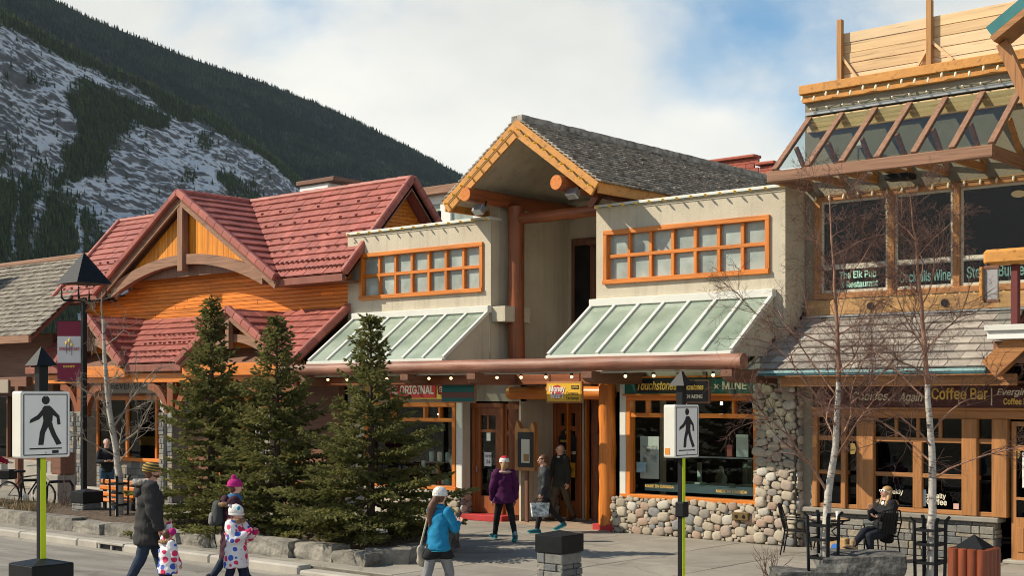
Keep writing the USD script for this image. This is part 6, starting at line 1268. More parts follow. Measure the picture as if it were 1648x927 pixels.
# bench in the planter, bicycle and racks, concrete wall at the left
bx, by = -10.35, -5.35; t = Thing('bench', 'orange slatted wooden bench behind the black-capped pillar at the left', 'bench', (bx, by, 0))
for z, yy in ((.42, -.28), (.42, -.14), (.42, 0)): t.part('seat_slat', MB().box(bx - .75, bx + .75, by + yy, by + yy + .11, z, z + .05, .015), M['orange_x'])
for z in (.5, .65, .79): t.part('back_slat', MB().box(bx - .75, bx + .75, by + .12 + (z - .5) * .25, by + .17 + (z - .5) * .25, z, z + .11, .02), M['orange_x'])
for x in (bx - .6, bx + .6): t.part('bench_leg', MB().box(x - .04, x + .04, by - .27, by - .21, 0, .42), M['black']); t.part('bench_leg', MB().box(x - .04, x + .04, by + .19, by + .25, 0, .9), M['black'])
cw = Thing('concrete_wall', 'pale low concrete wall with a brown timber box behind the bicycle', 'wall', (-13.2, -3.8, 0)); cw.part('wall', MB().box(-16.0, -11.6, -4.2, -3.9, 0, .55, .02), M['concrete']); cw.part('pier', MB().box(-13.7, -12.6, -5.4, -4.9, 0, .95, .02), M['concrete']); cw.part('timber_box', MB().box(-13.0, -12.55, -5.35, -4.95, .95, 1.5, .02), M['brown_x'])
def hoop(x, y, label):
    t = Thing('bike_rack', label, 'bike rack', (x, y, .1), 'black bike hoops'); d = np.array([.3, .95, 0]) * .3
    t.part('hoop', tube([np.array([x, y, .05]) - d, np.array([x, y, .75]) - d, np.array([x, y, .86]) - d * .8, np.array([x, y, .86]) + d * .8, np.array([x, y, .75]) + d, np.array([x, y, .05]) + d], .035, 8), M['black'])
hoop(-12.5, -6.1, 'black hoop bike rack the bicycle leans on'); hoop(-11.5, -6.0, 'empty black hoop bike rack right of the bicycle')
c0 = np.array([-12.95, -6.05, .12]); t = Thing('bicycle', 'dark city bicycle with silver handlebars at the left edge', 'bicycle', tuple(c0)); u = np.array([.92, .39, 0]); zz = np.array([0, 0, 1.0]); RUB = flat('rubber', (.012, .012, .012), rough=.8)
def bp(a, b): return c0 + u * a + zz * b
for nm, a in (('rear', -.52), ('front', .52)):
    an = np.linspace(0, 2 * np.pi, 29); w = t.part('wheel', tube([bp(a + .325 * math.cos(q), .34 + .325 * math.sin(q)) for q in an], .02, 6), RUB); t.part('rim', tube([bp(a + .30 * math.cos(q), .34 + .30 * math.sin(q)) for q in an], .012, 5), M['steel'], w)
    for q in np.arange(16) * .393: t.part('spoke', tube([bp(a, .34), bp(a + .3 * math.cos(q), .34 + .3 * math.sin(q))], .002, 3), M['steel'], w)
for nm, p, q, r in (('down_tube', (.0, .30), (.4, .82), .02), ('seat_tube', (0, .30), (-.16, .9), .018), ('top_tube', (-.13, .78), (.38, .86), .018), ('chain_stay', (-.52, .34), (0, .3), .012), ('seat_stay', (-.52, .34), (-.13, .78), .01), ('fork', (.38, .92), (.52, .34), .016), ('stem', (.38, .92), (.36, 1.06), .014)): t.part(nm, tube([bp(*p), bp(*q)], r, 7), M['black'])
t.part('handlebar', tube([bp(.24, 1.08) - np.array([.39, -.92, 0]) * .3, bp(.38, 1.1) - np.array([.39, -.92, 0]) * .18, bp(.4, 1.08), bp(.38, 1.1) + np.array([.39, -.92, 0]) * .18, bp(.24, 1.08) + np.array([.39, -.92, 0]) * .3], .013, 6), M['steel']); t.part('saddle', MB().obox(bp(-.18, .93), [u, np.cross(zz, u), zz], (.13, .07, .03), .02), M['black']); t.part('crank', tube([bp(0, .3), bp(.12, .2)], .012, 5), M['steel']); t.part('chainring', tube([bp(0, .3) + [0.02, -.02, 0], bp(0, .3) + [.025, -.03, 0]], .09, 16), M['steel'])
t.part('basket', MB().obox(bp(-.55, .85), [u, np.cross(zz, u), zz], (.18, .15, .12), .02), M['black'])
# ------------------------------------------------------------------ people
def mfold(chains, seg=14):
    """union of hulls; each chain is a list of (point, radius or (rx, ry, rz))"""
    parts = []
    for ch in chains:
        sp = []
        for p, r in ch:
            r = (r, r, r) if np.ndim(r) == 0 else r
            sp.append(Manifold.sphere(1.0, seg).scale([float(x) for x in r]).translate([float(x) for x in p]))
        if len(sp) == 1: parts.append(sp[0])
        else:
            for a, b in zip(sp[:-1], sp[1:]): parts.append(Manifold.batch_hull([a, b]))
    return Manifold.batch_boolean(parts, manifold3d.OpType.Add)
def soft(mf, edge, it=10, wr=0.0, wf=9.0, seed=0):
    mf = mf.refine_to_length(edge) if edge else mf; q = mf.to_mesh(); tm = trimesh.Trimesh(np.array(q.vert_properties[:, :3]), np.array(q.tri_verts), process=True)
    trimesh.smoothing.filter_taubin(tm, iterations=it)
    if wr:
        v = np.array(tm.vertices); n = np.array(tm.vertex_normals); w = fbm(v * [wf, wf, wf * 1.7] + seed * 3.1, 3, seed) - .5; tm.vertices = v + n * (w * 2 * wr)[:, None]
    return tm
CL = {}
def cloth(name, col, **k):
    if name not in CL: k.setdefault('bump', .35); k.setdefault('bscale', 22); CL[name] = mat('cloth_' + name, col, rough=k.pop('rough', .85), scale=9, var=k.pop('var', .15), spec=.25, **k)
    return CL[name]
HAIRM = {n: mat('hair_' + n, c, rough=.55, scale=(60, 60, 6), var=.35) for n, c in (('brown', (.10, .04, .02)), ('blonde', (.38, .23, .10)), ('dark', (.03, .02, .015)), ('grey', (.30, .26, .23)))}
def person(label, loc, H, fwd, legs, arms, lean=0.0, head=(0, 0), skin='skin', female=False, sit=False, group=None, child=False):
    """returns the thing and a dict of joints (local frame: x right, y forward)"""
    ang = math.atan2(fwd[1], fwd[0]) - math.pi / 2; t = Thing('person', label, 'person', loc, group, rotz=ang)
    k = 1.12 if child else 1.0; S = lambda *p: np.array(p, float) * H
    J = {}; rl = math.radians
    sw = (.098 if female else .112) * (1.0 if not child else .95); hipz = .52 if not child else .48; top = 1.0
    hr = .066 * (1.25 if child else 1.0)                             # head half height
    J['pelvis'] = np.array([0, 0, hipz]); up = np.array([0, math.sin(rl(lean)), math.cos(rl(lean))])
    J['waist'] = J['pelvis'] + up * .10; J['chest'] = J['pelvis'] + up * .21; J['neck'] = J['pelvis'] + up * ((.825 - .52) if not child else (.80 - .48)); 
    hc = 1.0 - hr; J['head'] = J['neck'] + np.array([0, .5 * up[1] * .1 + .012, hc - (.825 if not child else .80)])
    for sg, nm in ((-1, 'l'), (1, 'r')):
        J['sh' + nm] = J['neck'] + np.array([sg * sw, 0, -.018]); J['hip' + nm] = J['pelvis'] + np.array([sg * (.05 if not female else .048), 0, 0])
        th, kn = legs[nm][:2]; ab = legs[nm][2] if len(legs[nm]) > 2 else 2
        d = np.array([sg * math.sin(rl(ab)), math.sin(rl(th)), -math.cos(rl(th))]); d /= np.linalg.norm(d); L1, L2 = (.245, .235) if not child else (.22, .215)
        J['kn' + nm] = J['hip' + nm] + d * L1; a2 = th - kn; J['an' + nm] = J['kn' + nm] + np.array([sg * math.sin(rl(ab)) * .5, math.sin(rl(a2)), -math.cos(rl(a2))]) * L2
        fa = legs[nm][3] if len(legs[nm]) > 3 else max(-50, min(25, a2 * .6)); J['toe' + nm] = J['an' + nm] + np.array([sg * .012, .105 * math.cos(rl(fa)), -.028 + .105 * math.sin(rl(fa))]); J['heel' + nm] = J['an' + nm] + np.array([0, -.025, -.022])
        fl, ab, el, inn = arms[nm]; d = np.array([sg * math.sin(rl(ab)), math.sin(rl(fl)) * math.cos(rl(ab)), -math.cos(rl(fl)) * math.cos(rl(ab))]); J['el' + nm] = J['sh' + nm] + d * .165
        f2 = fl + el; d2 = np.array([-sg * math.sin(rl(inn)), math.sin(rl(f2)) * math.cos(rl(inn)), -math.cos(rl(f2)) * math.cos(rl(inn))]); J['wr' + nm] = J['el' + nm] + d2 * .140; J['hd' + nm] = d2
    low = min(J[x + s][2] for x in ('toe', 'heel') for s in 'lr') - .018
    if not sit:
        for q in J:
            if q[:2] != 'hd': J[q] = J[q] - [0, 0, low]
    else:
        for q in J:
            if q[:2] != 'hd': J[q] = J[q] - [0, 0, hipz - sit / H]
    J = {q: (v * H if q[:2] != 'hd' else v) for q, v in J.items()}
    # skin: one continuous body
    y, p_ = rl(head[0]), rl(head[1]); Rh = np.array([[math.cos(y), math.sin(y), 0], [-math.sin(y), math.cos(y), 0], [0, 0, 1]]); Rp = np.array([[1, 0, 0], [0, math.cos(p_), math.sin(p_)], [0, -math.sin(p_), math.cos(p_)]]); RR = Rp @ Rh
    r = hr * H; h = J['head']; L = lambda *q: h + (np.array(q) * r) @ RR
    ch = [[(L(0, -.12, .18), (.74 * r, .86 * r, .80 * r)), (L(0, .10, -.12), (.62 * r, .72 * r, .62 * r))], [(L(0, .12, -.15), .62 * r), (L(0, .36, -.66), (.30 * r, .30 * r, .26 * r))], [(L(0, .72, .06), .10 * r), (L(0, .92, -.22), .13 * r)], [(L(-.25, .62, .18), .16 * r), (L(.25, .62, .18), .16 * r)],
          [(L(-.16, .70, -.52), .10 * r), (L(.16, .70, -.52), .10 * r)], [(L(-.72, -.02, .08), (.10 * r, .16 * r, .22 * r)), (L(-.70, .02, -.2), .09 * r)], [(L(.72, -.02, .08), (.10 * r, .16 * r, .22 * r)), (L(.70, .02, -.2), .09 * r)],
          [(J['neck'], .040 * H), (L(0, -.12, -.55), .036 * H)], [(J['neck'] - [0, 0, .02 * H], (.052 * H, .034 * H, .02 * H)), (J['chest'], (.068 * H, .046 * H, .045 * H)), (J['waist'], (.058 * H, .042 * H, .04 * H)), (J['pelvis'], (.062 * H, .044 * H, .035 * H))]]
    for s in 'lr':
        sg = -1 if s == 'l' else 1; ch += [[(J['sh' + s] * [.9, 1, 1] - [0, 0, .01 * H], .024 * H), (J['el' + s], .020 * H), (J['wr' + s], .0165 * H)], [(J['hip' + s], .042 * H), (J['kn' + s], .028 * H), (J['an' + s], .019 * H)], [(J['heel' + s], .015 * H), (J['toe' + s], .012 * H)]]
        d = J['hd' + s]; a = np.array([0, 1.0, 0]) if abs(d[1]) < .8 else np.array([1.0, 0, 0]) * sg; a = a - d * (a @ d); a /= np.linalg.norm(a); b = np.cross(d, a) * sg; w = J['wr' + s]; k_ = H / 1.7 if not child else H / 1.6
        P = lambda u_, v_, w_: w + (d * u_ + a * v_ + b * w_) * k_
        ch += [[(P(.0, 0, 0), .02 * k_), (P(.045, .026, 0), .014 * k_)], [(P(.0, 0, 0), .02 * k_), (P(.085, .018, 0), .013 * k_)], [(P(.02, -.01, 0), .017 * k_), (P(.08, -.026, 0), .012 * k_)]]
        for v0, ln, cu in ((.032, .068, .028), (.012, .078, .032), (-.009, .072, .034), (-.028, .056, .034)): ch.append([(P(.085, v0, 0), .0095 * k_), (P(.085 + ln * .5, v0 * 1.05, -cu * .35), .009 * k_), (P(.085 + ln * .85, v0 * 1.05, -cu), .0075 * k_)])
        ch.append([(P(.015, .022, -.004), .012 * k_), (P(.05, .05, -.015), .010 * k_), (P(.082, .055, -.028), .0085 * k_)])
    tm = soft(mfold(ch, 12), .016 * H, 6); body = t.part('body', tm, M[skin], local=True, smooth=True)
    for sg in (-1, 1): t.part('eye', trimesh.creation.icosphere(1, .085 * r).apply_translation(L(.28 * sg, .735, .02)), M['ink'], body, local=True)
    t.part('mouth', mfold([[(L(-.14, .80, -.47), .035 * r), (L(0, .83, -.48), .045 * r), (L(.14, .80, -.47), .035 * r)]], 8), flat('lips', (.36, .12, .10)), body, local=True)
    J['L'] = L; J['r'] = r; return t, J
def trousers(t, J, H, m_, fit=1.0, top=True, name='trousers', wr=.004):
    ch = [[(J['pelvis'] + [0, 0, .05 * H], (.082 * H, .062 * H, .03 * H)), (J['pelvis'] - [0, 0, .015 * H], (.088 * H, .068 * H, .04 * H))]] if top else []
    for s in 'lr': ch.append([(J['hip' + s] - [0, 0, .01 * H], .058 * H * fit), (J['kn' + s], .042 * H * fit), (J['an' + s] + [0, 0, .012 * H], .031 * H * fit)])
    t.part(name, soft(mfold(ch), .022 * H, 8, wr * H), m_, local=True, smooth=True)
def shoes(t, J, H, m_, sole=None, boot=0.0):
    for s in 'lr':
        ch = [[(J['heel' + s] + [0, 0, .004 * H], (.028 * H, .026 * H, .024 * H)), ((J['heel' + s] + J['toe' + s]) / 2 + [0, 0, .006 * H], (.029 * H, .03 * H, .024 * H)), (J['toe' + s], (.028 * H, .03 * H, .018 * H))], [(J['an' + s] + [0, 0, boot * H], .034 * H), (J['an' + s] - [0, 0, .005 * H], .03 * H), (J['heel' + s] + [0, .01 * H, .006 * H], .027 * H)]]
        p = t.part('shoe', soft(mfold(ch), .015 * H, 6), m_, local=True, smooth=True)
        if sole is not None: t.part('sole', mfold([[(J['heel' + s] - [0, 0, .014 * H], (.028 * H, .028 * H, .008 * H)), (J['toe' + s] - [0, 0, .010 * H], (.029 * H, .032 * H, .008 * H))]]), sole, p, local=True)
def jacket(t, J, H, m_, hem, puff=1.0, flare=1.0, sleeve=1.0, name='jacket', wr=.006, collar=True, arm=True, edge=.022, sit=False):
    """hem: how far below the pelvis the coat ends (fraction of height)"""
    hp = J['pelvis'] - np.array([0, 0, hem * H]); ch = [[(J['neck'] - [0, 0, .012 * H], (.07 * H, .052 * H, .028 * H)), (J['chest'], (.102 * H * puff, .078 * H * puff, .06 * H)), (J['waist'], (.094 * H * puff, .074 * H * puff, .05 * H)), (J['pelvis'], (.104 * H * puff * (1 + flare) / 2, .082 * H * puff * (1 + flare) / 2, .05 * H))]]
    if hem > .02: ch.append([(J['pelvis'], (.104 * H * puff * (1 + flare) / 2, .082 * H * puff, .05 * H)), (hp, (.108 * H * puff * flare, .088 * H * puff * flare, .02 * H))])
    if collar: ch.append([(J['neck'] + [0, -.004 * H, .022 * H], (.052 * H, .050 * H, .016 * H)), (J['neck'] - [0, 0, .01 * H], (.06 * H, .055 * H, .02 * H))])
    mf = mfold(ch, 18)
    if hem > .02: mf = mf.trim_by_plane([0, 0, 1], float(hp[2]))
    if arm:
        aa = [[(J['sh' + s] * [.93, 1, 1], .044 * H * puff * sleeve), (J['el' + s], .036 * H * puff * sleeve), (J['wr' + s] - J['hd' + s] * .008 * H, .028 * H * puff * sleeve)] for s in 'lr']; mf = mf + mfold(aa, 14)
    return t.part(name, soft(mf, edge * H, 7, wr * H * 2.3, 9.0 / H * 1.5), m_, local=True, smooth=True)
def beanie(t, J, m_, pom=None, low=.18, fat=1.0, tilt=0.0, name='hat'):
    L, r = J['L'], J['r']; mf = mfold([[(L(0, -.14, .30), (.86 * r * fat, .98 * r * fat, .84 * r * fat)), (L(0, -.22 - tilt, .72), (.58 * r * fat, .62 * r * fat, .42 * r * fat))]], 20).trim_by_plane([0, .0, 1], float(L(0, 0, low)[2]))
    p = t.part(name, soft(mf, .25 * r, 5, .02 * r, 60), m_, local=True, smooth=True)
    br = mfold([[(L(0, -.13, low + .02), (.90 * r * fat, 1.01 * r * fat, .12 * r)), (L(0, -.13, low + .2), (.88 * r * fat, .99 * r * fat, .10 * r))]], 20); t.part('hat_band', soft(br, .25 * r, 3), m_, p, local=True, smooth=True)
    if pom is not None: v = trimesh.creation.icosphere(3, .34 * r); w = np.array(v.vertices); v.vertices = w * (1 + .35 * (fbm(w * 60, 2)[:, None] - .5)) + L(0, -.26 - tilt, 1.30); t.part('pompom', v, pom, p, local=True, smooth=True)
    return p
def hair_cap(t, J, m_, back=.35, low=-.5, name='hair'):
    L, r = J['L'], J['r']; return t.part(name, soft(mfold([[(L(0, -.20, .26), (.80 * r, .84 * r, .80 * r)), (L(0, -.42, low), (.66 * r, .42 * r, .3 * r))]], 16), .2 * r, 4, .03 * r, 70), m_, local=True, smooth=True)
def fur_ring(t, c, rx, ry, rr, m_, n=26, tiltv=(0, 0, 0), name='fur_trim', a0=0, a1=6.283):
    g = np.random.default_rng(3); mb = MB(); ch = []
    for k in range(n):
        a = a0 + (a1 - a0) * k / n; p = np.array(c) + [rx * math.cos(a), ry * math.sin(a), tiltv[2] * math.sin(a)]; ico = trimesh.creation.icosphere(2, rr); v = np.array(ico.vertices); v = v * (1 + .7 * (noise(v / rr * 3.3 + k, k)[:, None] - .5)); mb.add(v + p, ico.faces)
    return t.part(name, mb, m_, local=True, smooth=True)
def polka(name):
    return usdkit.material(stage, '/World/Looks/' + name, {'tc': ('geometry', {}), 'mp': ('mapping', {'scale': (9.5, 9.5, 9.5)}), 'v': ('voronoi_texture', {'scale': 1.0, 'randomness': .55}), 'lt': ('math', {'math_type': 'less_than', 'value2': .44}), 'sep': ('separate_color', {}), 'g': ('math', {'math_type': 'greater_than', 'value2': .5}),
        'c': ('mix_color', {'a': (.03, .09, .42), 'b': (.60, .02, .10)}), 'm': ('mix_color', {'a': (.68, .66, .68)}), 'p': ('principled_bsdf', {'roughness': .7})},
        [('tc.position', 'mp.vector'), ('mp.vector', 'v.vector'), ('v.distance', 'lt.value1'), ('v.color', 'sep.color'), ('sep.r', 'g.value1'), ('g.value', 'c.fac'), ('lt.value', 'm.fac'), ('c.result', 'm.b'), ('m.result', 'p.base_color')], surface='p.BSDF')
POLKA = polka('polka_dots'); FUR = mat('brown_fur', (.16, .09, .045), (.32, .20, .11), rough=.95, scale=30, var=.3); FURG = mat('grey_fur', (.20, .18, .16), (.32, .29, .26), rough=.95, scale=30, var=.25)
STRIPE = usdkit.material(stage, '/World/Looks/striped_knit', {'g': ('geometry', {}), 'n': ('vector_math', {'math_type': 'dot_product', 'vector2': (.18, .12, 1.0)}), 'w': ('math', {'math_type': 'multiply', 'value2': 25.0}), 'f': ('math', {'math_type': 'fraction'}), 'gt': ('math', {'math_type': 'greater_than', 'value2': .62}), 'm': ('mix_color', {'a': (.045, .035, .02), 'b': (.42, .27, .03)}), 'p': ('principled_bsdf', {'roughness': .9})},
    [('g.position', 'n.vector1'), ('n.value', 'w.value1'), ('w.value', 'f.value1'), ('f.value', 'gt.value1'), ('gt.value', 'm.fac'), ('m.result', 'p.base_color')], surface='p.BSDF')
Rv, Fv = RIGHT[:2], FWD[:2]
def gz(y): return float(np.interp(-y, [8.42, 9.5, 11, 12.5, 14, 16], [-.14, -.09, -.035, -.005, -.005, -.05])) if y < -8.42 else 0.0

# man in the dark hooded coat, walking right, a child's hand in his
x, y = .73, -11.82; H = 1.93; t, J = person('man in a dark hooded winter coat and striped knit hat walking with a small child', (x, y, gz(y)), H, Rv * .95 + Fv * .25, {'l': (17, 5), 'r': (-14, 12)}, {'l': (-6, 10, 12, 0), 'r': (6, 13, 14, -4)}, lean=2, head=(0, 6))
COAT = cloth('charcoal_coat', (.030, .029, .029)); jacket(t, J, H, COAT, .14, 1.32, 1.06, 1.12, wr=.008); [t.part('pocket_flap', MB().obox(J['pelvis'] + [sx * .135 * H, .03 * H, .0], [[0, 1, 0], [sx, 0, .1], [0, 0, 1]], (.045 * H, .008 * H, .035 * H), .01), COAT, local=True) for sx in (-1, 1)]; trousers(t, J, H, cloth('dark_jeans', (.022, .035, .06)), 1.05); shoes(t, J, H, cloth('brown_leather', (.06, .035, .02)), M['ink']); beanie(t, J, STRIPE, low=.05, fat=1.05, tilt=.12); hair_cap(t, J, HAIRM['brown'])
t.part('beard', soft(mfold([[(J['L'](0, .42, -.55), (.42 * J['r'], .38 * J['r'], .3 * J['r'])), (J['L'](0, .1, -.45), (.6 * J['r'], .3 * J['r'], .3 * J['r']))]], 12), .01, 3), HAIRM['brown'], local=True, smooth=True)
hd = J['neck'] + np.array([0, -.075 * H, -.01 * H]); t.part('hood', soft(mfold([[(hd + [0, -.01 * H, -.03 * H], (.075 * H, .045 * H, .055 * H)), (hd + [0, .03 * H, .02 * H], (.085 * H, .04 * H, .03 * H))]], 16), .02 * H, 5, .006 * H), COAT, local=True, smooth=True); fur_ring(t, hd + [0, .01 * H, .04 * H], .08 * H, .055 * H, .022 * H, FURG)
t.part('hem_band', soft(mfold([[(J['pelvis'] - [0, 0, .02 * H], (.118 * H, .094 * H, .012 * H))]], 18), .02 * H, 2), COAT, local=True, smooth=True)
# child in a polka-dot snow jacket holding his hand
x, y = 1.24, -11.86; H = .99; t, J = person('smaller child with brown hair and a fur-hooded polka dot jacket beside the man', (x, y, gz(y)), H, Rv * .7 + Fv * .7, {'l': (16, 5), 'r': (-14, 12)}, {'l': (150, 18, 10, 0), 'r': (10, 16, 20, 0)}, child=True, head=(0, 5))
jacket(t, J, H, POLKA, .12, 1.5, 1.06, 1.15, wr=.008); trousers(t, J, H, cloth('navy_snow', (.012, .016, .04)), 1.2); shoes(t, J, H, cloth('navy_boot', (.015, .015, .03)), M['ink'], .04); hair_cap(t, J, HAIRM['brown'], low=-.3); t.part('hair_bun', soft(mfold([[(J['L'](0, -.15, .5), (.8 * J['r'], .8 * J['r'], .55 * J['r']))]], 14), .03, 3, .006), HAIRM['brown'], local=True, smooth=True); fur_ring(t, J['neck'] + [0, -.01 * H, .025 * H], .10 * H, .09 * H, .026 * H, FUR)
t.part('pompom', trimesh.creation.icosphere(2, .055).apply_translation(J['L'](.75, .45, .55)), cloth('magenta_knit', (.40, .015, .16)), local=True, smooth=True)
# woman with backpack
x, y = 1.17, -10.65; H = 1.70; t, J = person('woman in a plum coat with grey backpack, blue scarf and magenta bobble hat', (x, y, gz(y)), H, Rv * .97 + Fv * .2, {'l': (20, 6), 'r': (-18, 14)}, {'l': (8, 6, 30, 8), 'r': (12, 8, 40, 10)}, lean=3, female=True, skin='skin_lt')
PLUM = cloth('plum_coat', (.045, .014, .026)); jacket(t, J, H, PLUM, .24, 1.18, 1.14, 1.1, wr=.008); trousers(t, J, H, cloth('dark_jeans', (.022, .035, .06)), .95); shoes(t, J, H, cloth('navy_boot', (.015, .015, .03)), M['ink'], .05); beanie(t, J, cloth('magenta_knit', (.40, .015, .16)), CL['magenta_knit'], low=.05, fat=1.05); hair_cap(t, J, HAIRM['brown'], low=-.6)
t.part('scarf', soft(mfold([[(J['neck'] + [0, 0, .025 * H], (.062 * H, .062 * H, .03 * H)), (J['neck'] + [0, .01 * H, .0], (.07 * H, .066 * H, .025 * H))]], 16), .02 * H, 4, .008 * H, 20), cloth('blue_scarf', (.03, .12, .24)), local=True, smooth=True)
hd = J['neck'] + np.array([0, -.075 * H, -.015 * H]); t.part('hood', soft(mfold([[(hd, (.085 * H, .05 * H, .05 * H))]], 16), .02 * H, 4, .006 * H), PLUM, local=True, smooth=True); fur_ring(t, hd + [0, -.01 * H, -.03 * H], .085 * H, .05 * H, .022 * H, FUR)
bk = J['chest'] + np.array([0, -.135 * H, -.03 * H]); GB = cloth('grey_pack', (.06, .065, .065)); bp_ = t.part('backpack', soft(mfold([[(bk + [0, 0, .07 * H], (.078 * H, .05 * H, .05 * H)), (bk - [0, 0, .07 * H], (.09 * H, .065 * H, .05 * H))]], 18), .02 * H, 5, .006 * H), GB, local=True, smooth=True)
t.part('pack_pocket', soft(mfold([[(bk + [0, -.05 * H, -.02 * H], (.06 * H, .03 * H, .03 * H)), (bk + [0, -.055 * H, -.08 * H], (.065 * H, .03 * H, .03 * H))]], 14), .02 * H, 4), cloth('pale_grey', (.19, .19, .18)), bp_, local=True, smooth=True)
for sx in (-1, 1): t.part('pack_strap', tube([bk + [sx * .06 * H, .03 * H, -.1 * H], J['chest'] + [sx * .08 * H, .05 * H, -.04 * H], J['sh' + ('l' if sx < 0 else 'r')] * [.7, 1, 1] + [0, .03 * H, .03 * H], bk + [sx * .05 * H, .02 * H, .11 * H]], .011 * H, 6), M['black'], bp_, local=True)
t.part('loose_strap', tube([bk + [.05 * H, -.02 * H, -.1 * H], bk + [.05 * H, -.03 * H, -.22 * H], bk + [.045 * H, -.01 * H, -.3 * H]], .006 * H, 5), M['black'], bp_, local=True)
# child with the white animal hat
x, y = 1.72, -11.0; H = 1.32; t, J = person('taller child in a polka dot jacket and white animal hat beside the backpack', (x, y, gz(y)), H, Rv * .85 - Fv * .35, {'l': (12, 5), 'r': (-10, 10)}, {'l': (22, 10, 95, 25), 'r': (22, 10, 100, 25)}, child=True, head=(0, 12), skin='skin_lt')
jacket(t, J, H, POLKA, .17, 1.38, 1.08, 1.2, wr=.008); trousers(t, J, H, cloth('navy_snow', (.012, .016, .04)), 1.2); shoes(t, J, H, cloth('navy_boot', (.015, .015, .03)), M['ink'], .04); WF = mat('white_fleece', (.66, .65, .62), rough=.95, scale=25, var=.1, bump=.8, bscale=60); p = beanie(t, J, WF, low=-.25, fat=1.12)
for sx in (-1, 1): t.part('hat_ear', soft(mfold([[(J['L'](.5 * sx, -.35, .95), .2 * J['r']), (J['L'](.85 * sx, -.5, 1.15), .14 * J['r'])]], 10), .02, 2), WF, p, local=True, smooth=True)
t.part('hat_patch', soft(mfold([[(J['L'](.42, .62, .5), (.3 * J['r'], .22 * J['r'], .34 * J['r']))]], 12), .02, 2), cloth('turquoise', (.03, .28, .36)), p, local=True, smooth=True); fur_ring(t, J['neck'] + [0, 0, .03 * H], .09 * H, .08 * H, .022 * H, FUR)
for s in 'lr': t.part('mitten', soft(mfold([[(J['wr' + s], .03 * H), (J['wr' + s] + J['hd' + s] * .06 * H, .034 * H)]], 12), .02, 2), cloth('pink_mitten', (.45, .02, .12)), local=True, smooth=True)
# woman in blue
x, y = 4.5, -9.62; H = 1.69; t, J = person('woman in a bright blue top, white beanie and black skirt walking with a tote bag', (x, y, gz(y)), H, Rv * .62 + Fv * .78, {'l': (-16, 10), 'r': (20, 24)}, {'l': (20, 8, 80, 25), 'r': (14, 14, 95, 28)}, lean=4, female=True, head=(0, 4), skin='skin_lt')
BLU2 = cloth('blue_top', (.012, .19, .36)); jacket(t, J, H, BLU2, .045, 1.02, 1.08, .95, wr=.006); trousers(t, J, H, cloth('grey_leggings', (.20, .20, .20)), 1.0, top=False, name='leggings')
sk = mfold([[(J['pelvis'] + [0, 0, .02 * H], (.093 * H, .078 * H, .03 * H)), ((J['hipl'] + J['knl']) / 2 + [0, 0, .02 * H], (.072 * H, .076 * H, .03 * H))], [(J['pelvis'] + [0, 0, .02 * H], (.093 * H, .078 * H, .03 * H)), ((J['hipr'] + J['knr']) / 2 + [0, 0, .02 * H], (.072 * H, .076 * H, .03 * H))]], 18); t.part('skirt', soft(sk, .02 * H, 5, .004 * H), cloth('black_skirt', (.012, .012, .013)), local=True, smooth=True)
t.part('shirt_hem', soft(mfold([[(J['pelvis'] + [0, 0, -.045 * H], (.108 * H, .090 * H, .010 * H))]], 18), .02 * H, 2), cloth('turquoise', (.03, .28, .36)), local=True, smooth=True)
shoes(t, J, H, cloth('black_boot', (.012, .012, .013)), M['ink'], .17); beanie(t, J, WF, low=.0, fat=1.08, tilt=.1); hair_cap(t, J, HAIRM['brown'], low=-.6)
n_ = J['L'](0, -.85, -.2); t.part('ponytail', soft(mfold([[(n_, .032 * H), (n_ + [-.03 * H, -.03 * H, -.08 * H], .036 * H), (n_ + [-.04 * H, -.035 * H, -.18 * H], .028 * H), (n_ + [-.035 * H, -.03 * H, -.26 * H], .008 * H)]], 12), .015 * H, 3, .005 * H, 40), HAIRM['brown'], local=True, smooth=True)
t.part('neck_warmer', soft(mfold([[(J['neck'] + [0, 0, .02 * H], (.05 * H, .052 * H, .03 * H)), (J['neck'] + [0, 0, -.005 * H], (.058 * H, .058 * H, .02 * H))]], 16), .02 * H, 3, .006 * H, 20), cloth('dark_teal', (.015, .09, .13)), local=True, smooth=True)
t.part('phone', MB().obox((J['wrl'] + J['wrr']) / 2 + [0, .07 * H, .05 * H], np.eye(3), (.035, .006, .07), .004), M['ink'], local=True)
bg = J['hipl'] + np.array([-.075 * H, -.03 * H, -.09 * H]); b_ = t.part('tote_bag', soft(mfold([[(bg + [0, .05 * H, .06 * H], (.02 * H, .04 * H, .03 * H)), (bg + [0, 0, -.05 * H], (.04 * H, .085 * H, .05 * H))], [(bg + [0, -.05 * H, .06 * H], (.02 * H, .04 * H, .03 * H)), (bg + [0, 0, -.05 * H], (.04 * H, .085 * H, .05 * H))]], 14), .02 * H, 4, .008 * H), cloth('linen', (.40, .35, .27)), local=True, smooth=True); t.part('bag_strap', tube([bg + [0, -.05 * H, .08 * H], J['chest'] + [-.06 * H, -.085 * H, 0], J['neck'] + [.02 * H, -.03 * H, .01 * H], J['chest'] + [-.07 * H, .08 * H, -.02 * H], bg + [0, .05 * H, .08 * H]], .009 * H, 5), CL['linen'], b_, local=True)
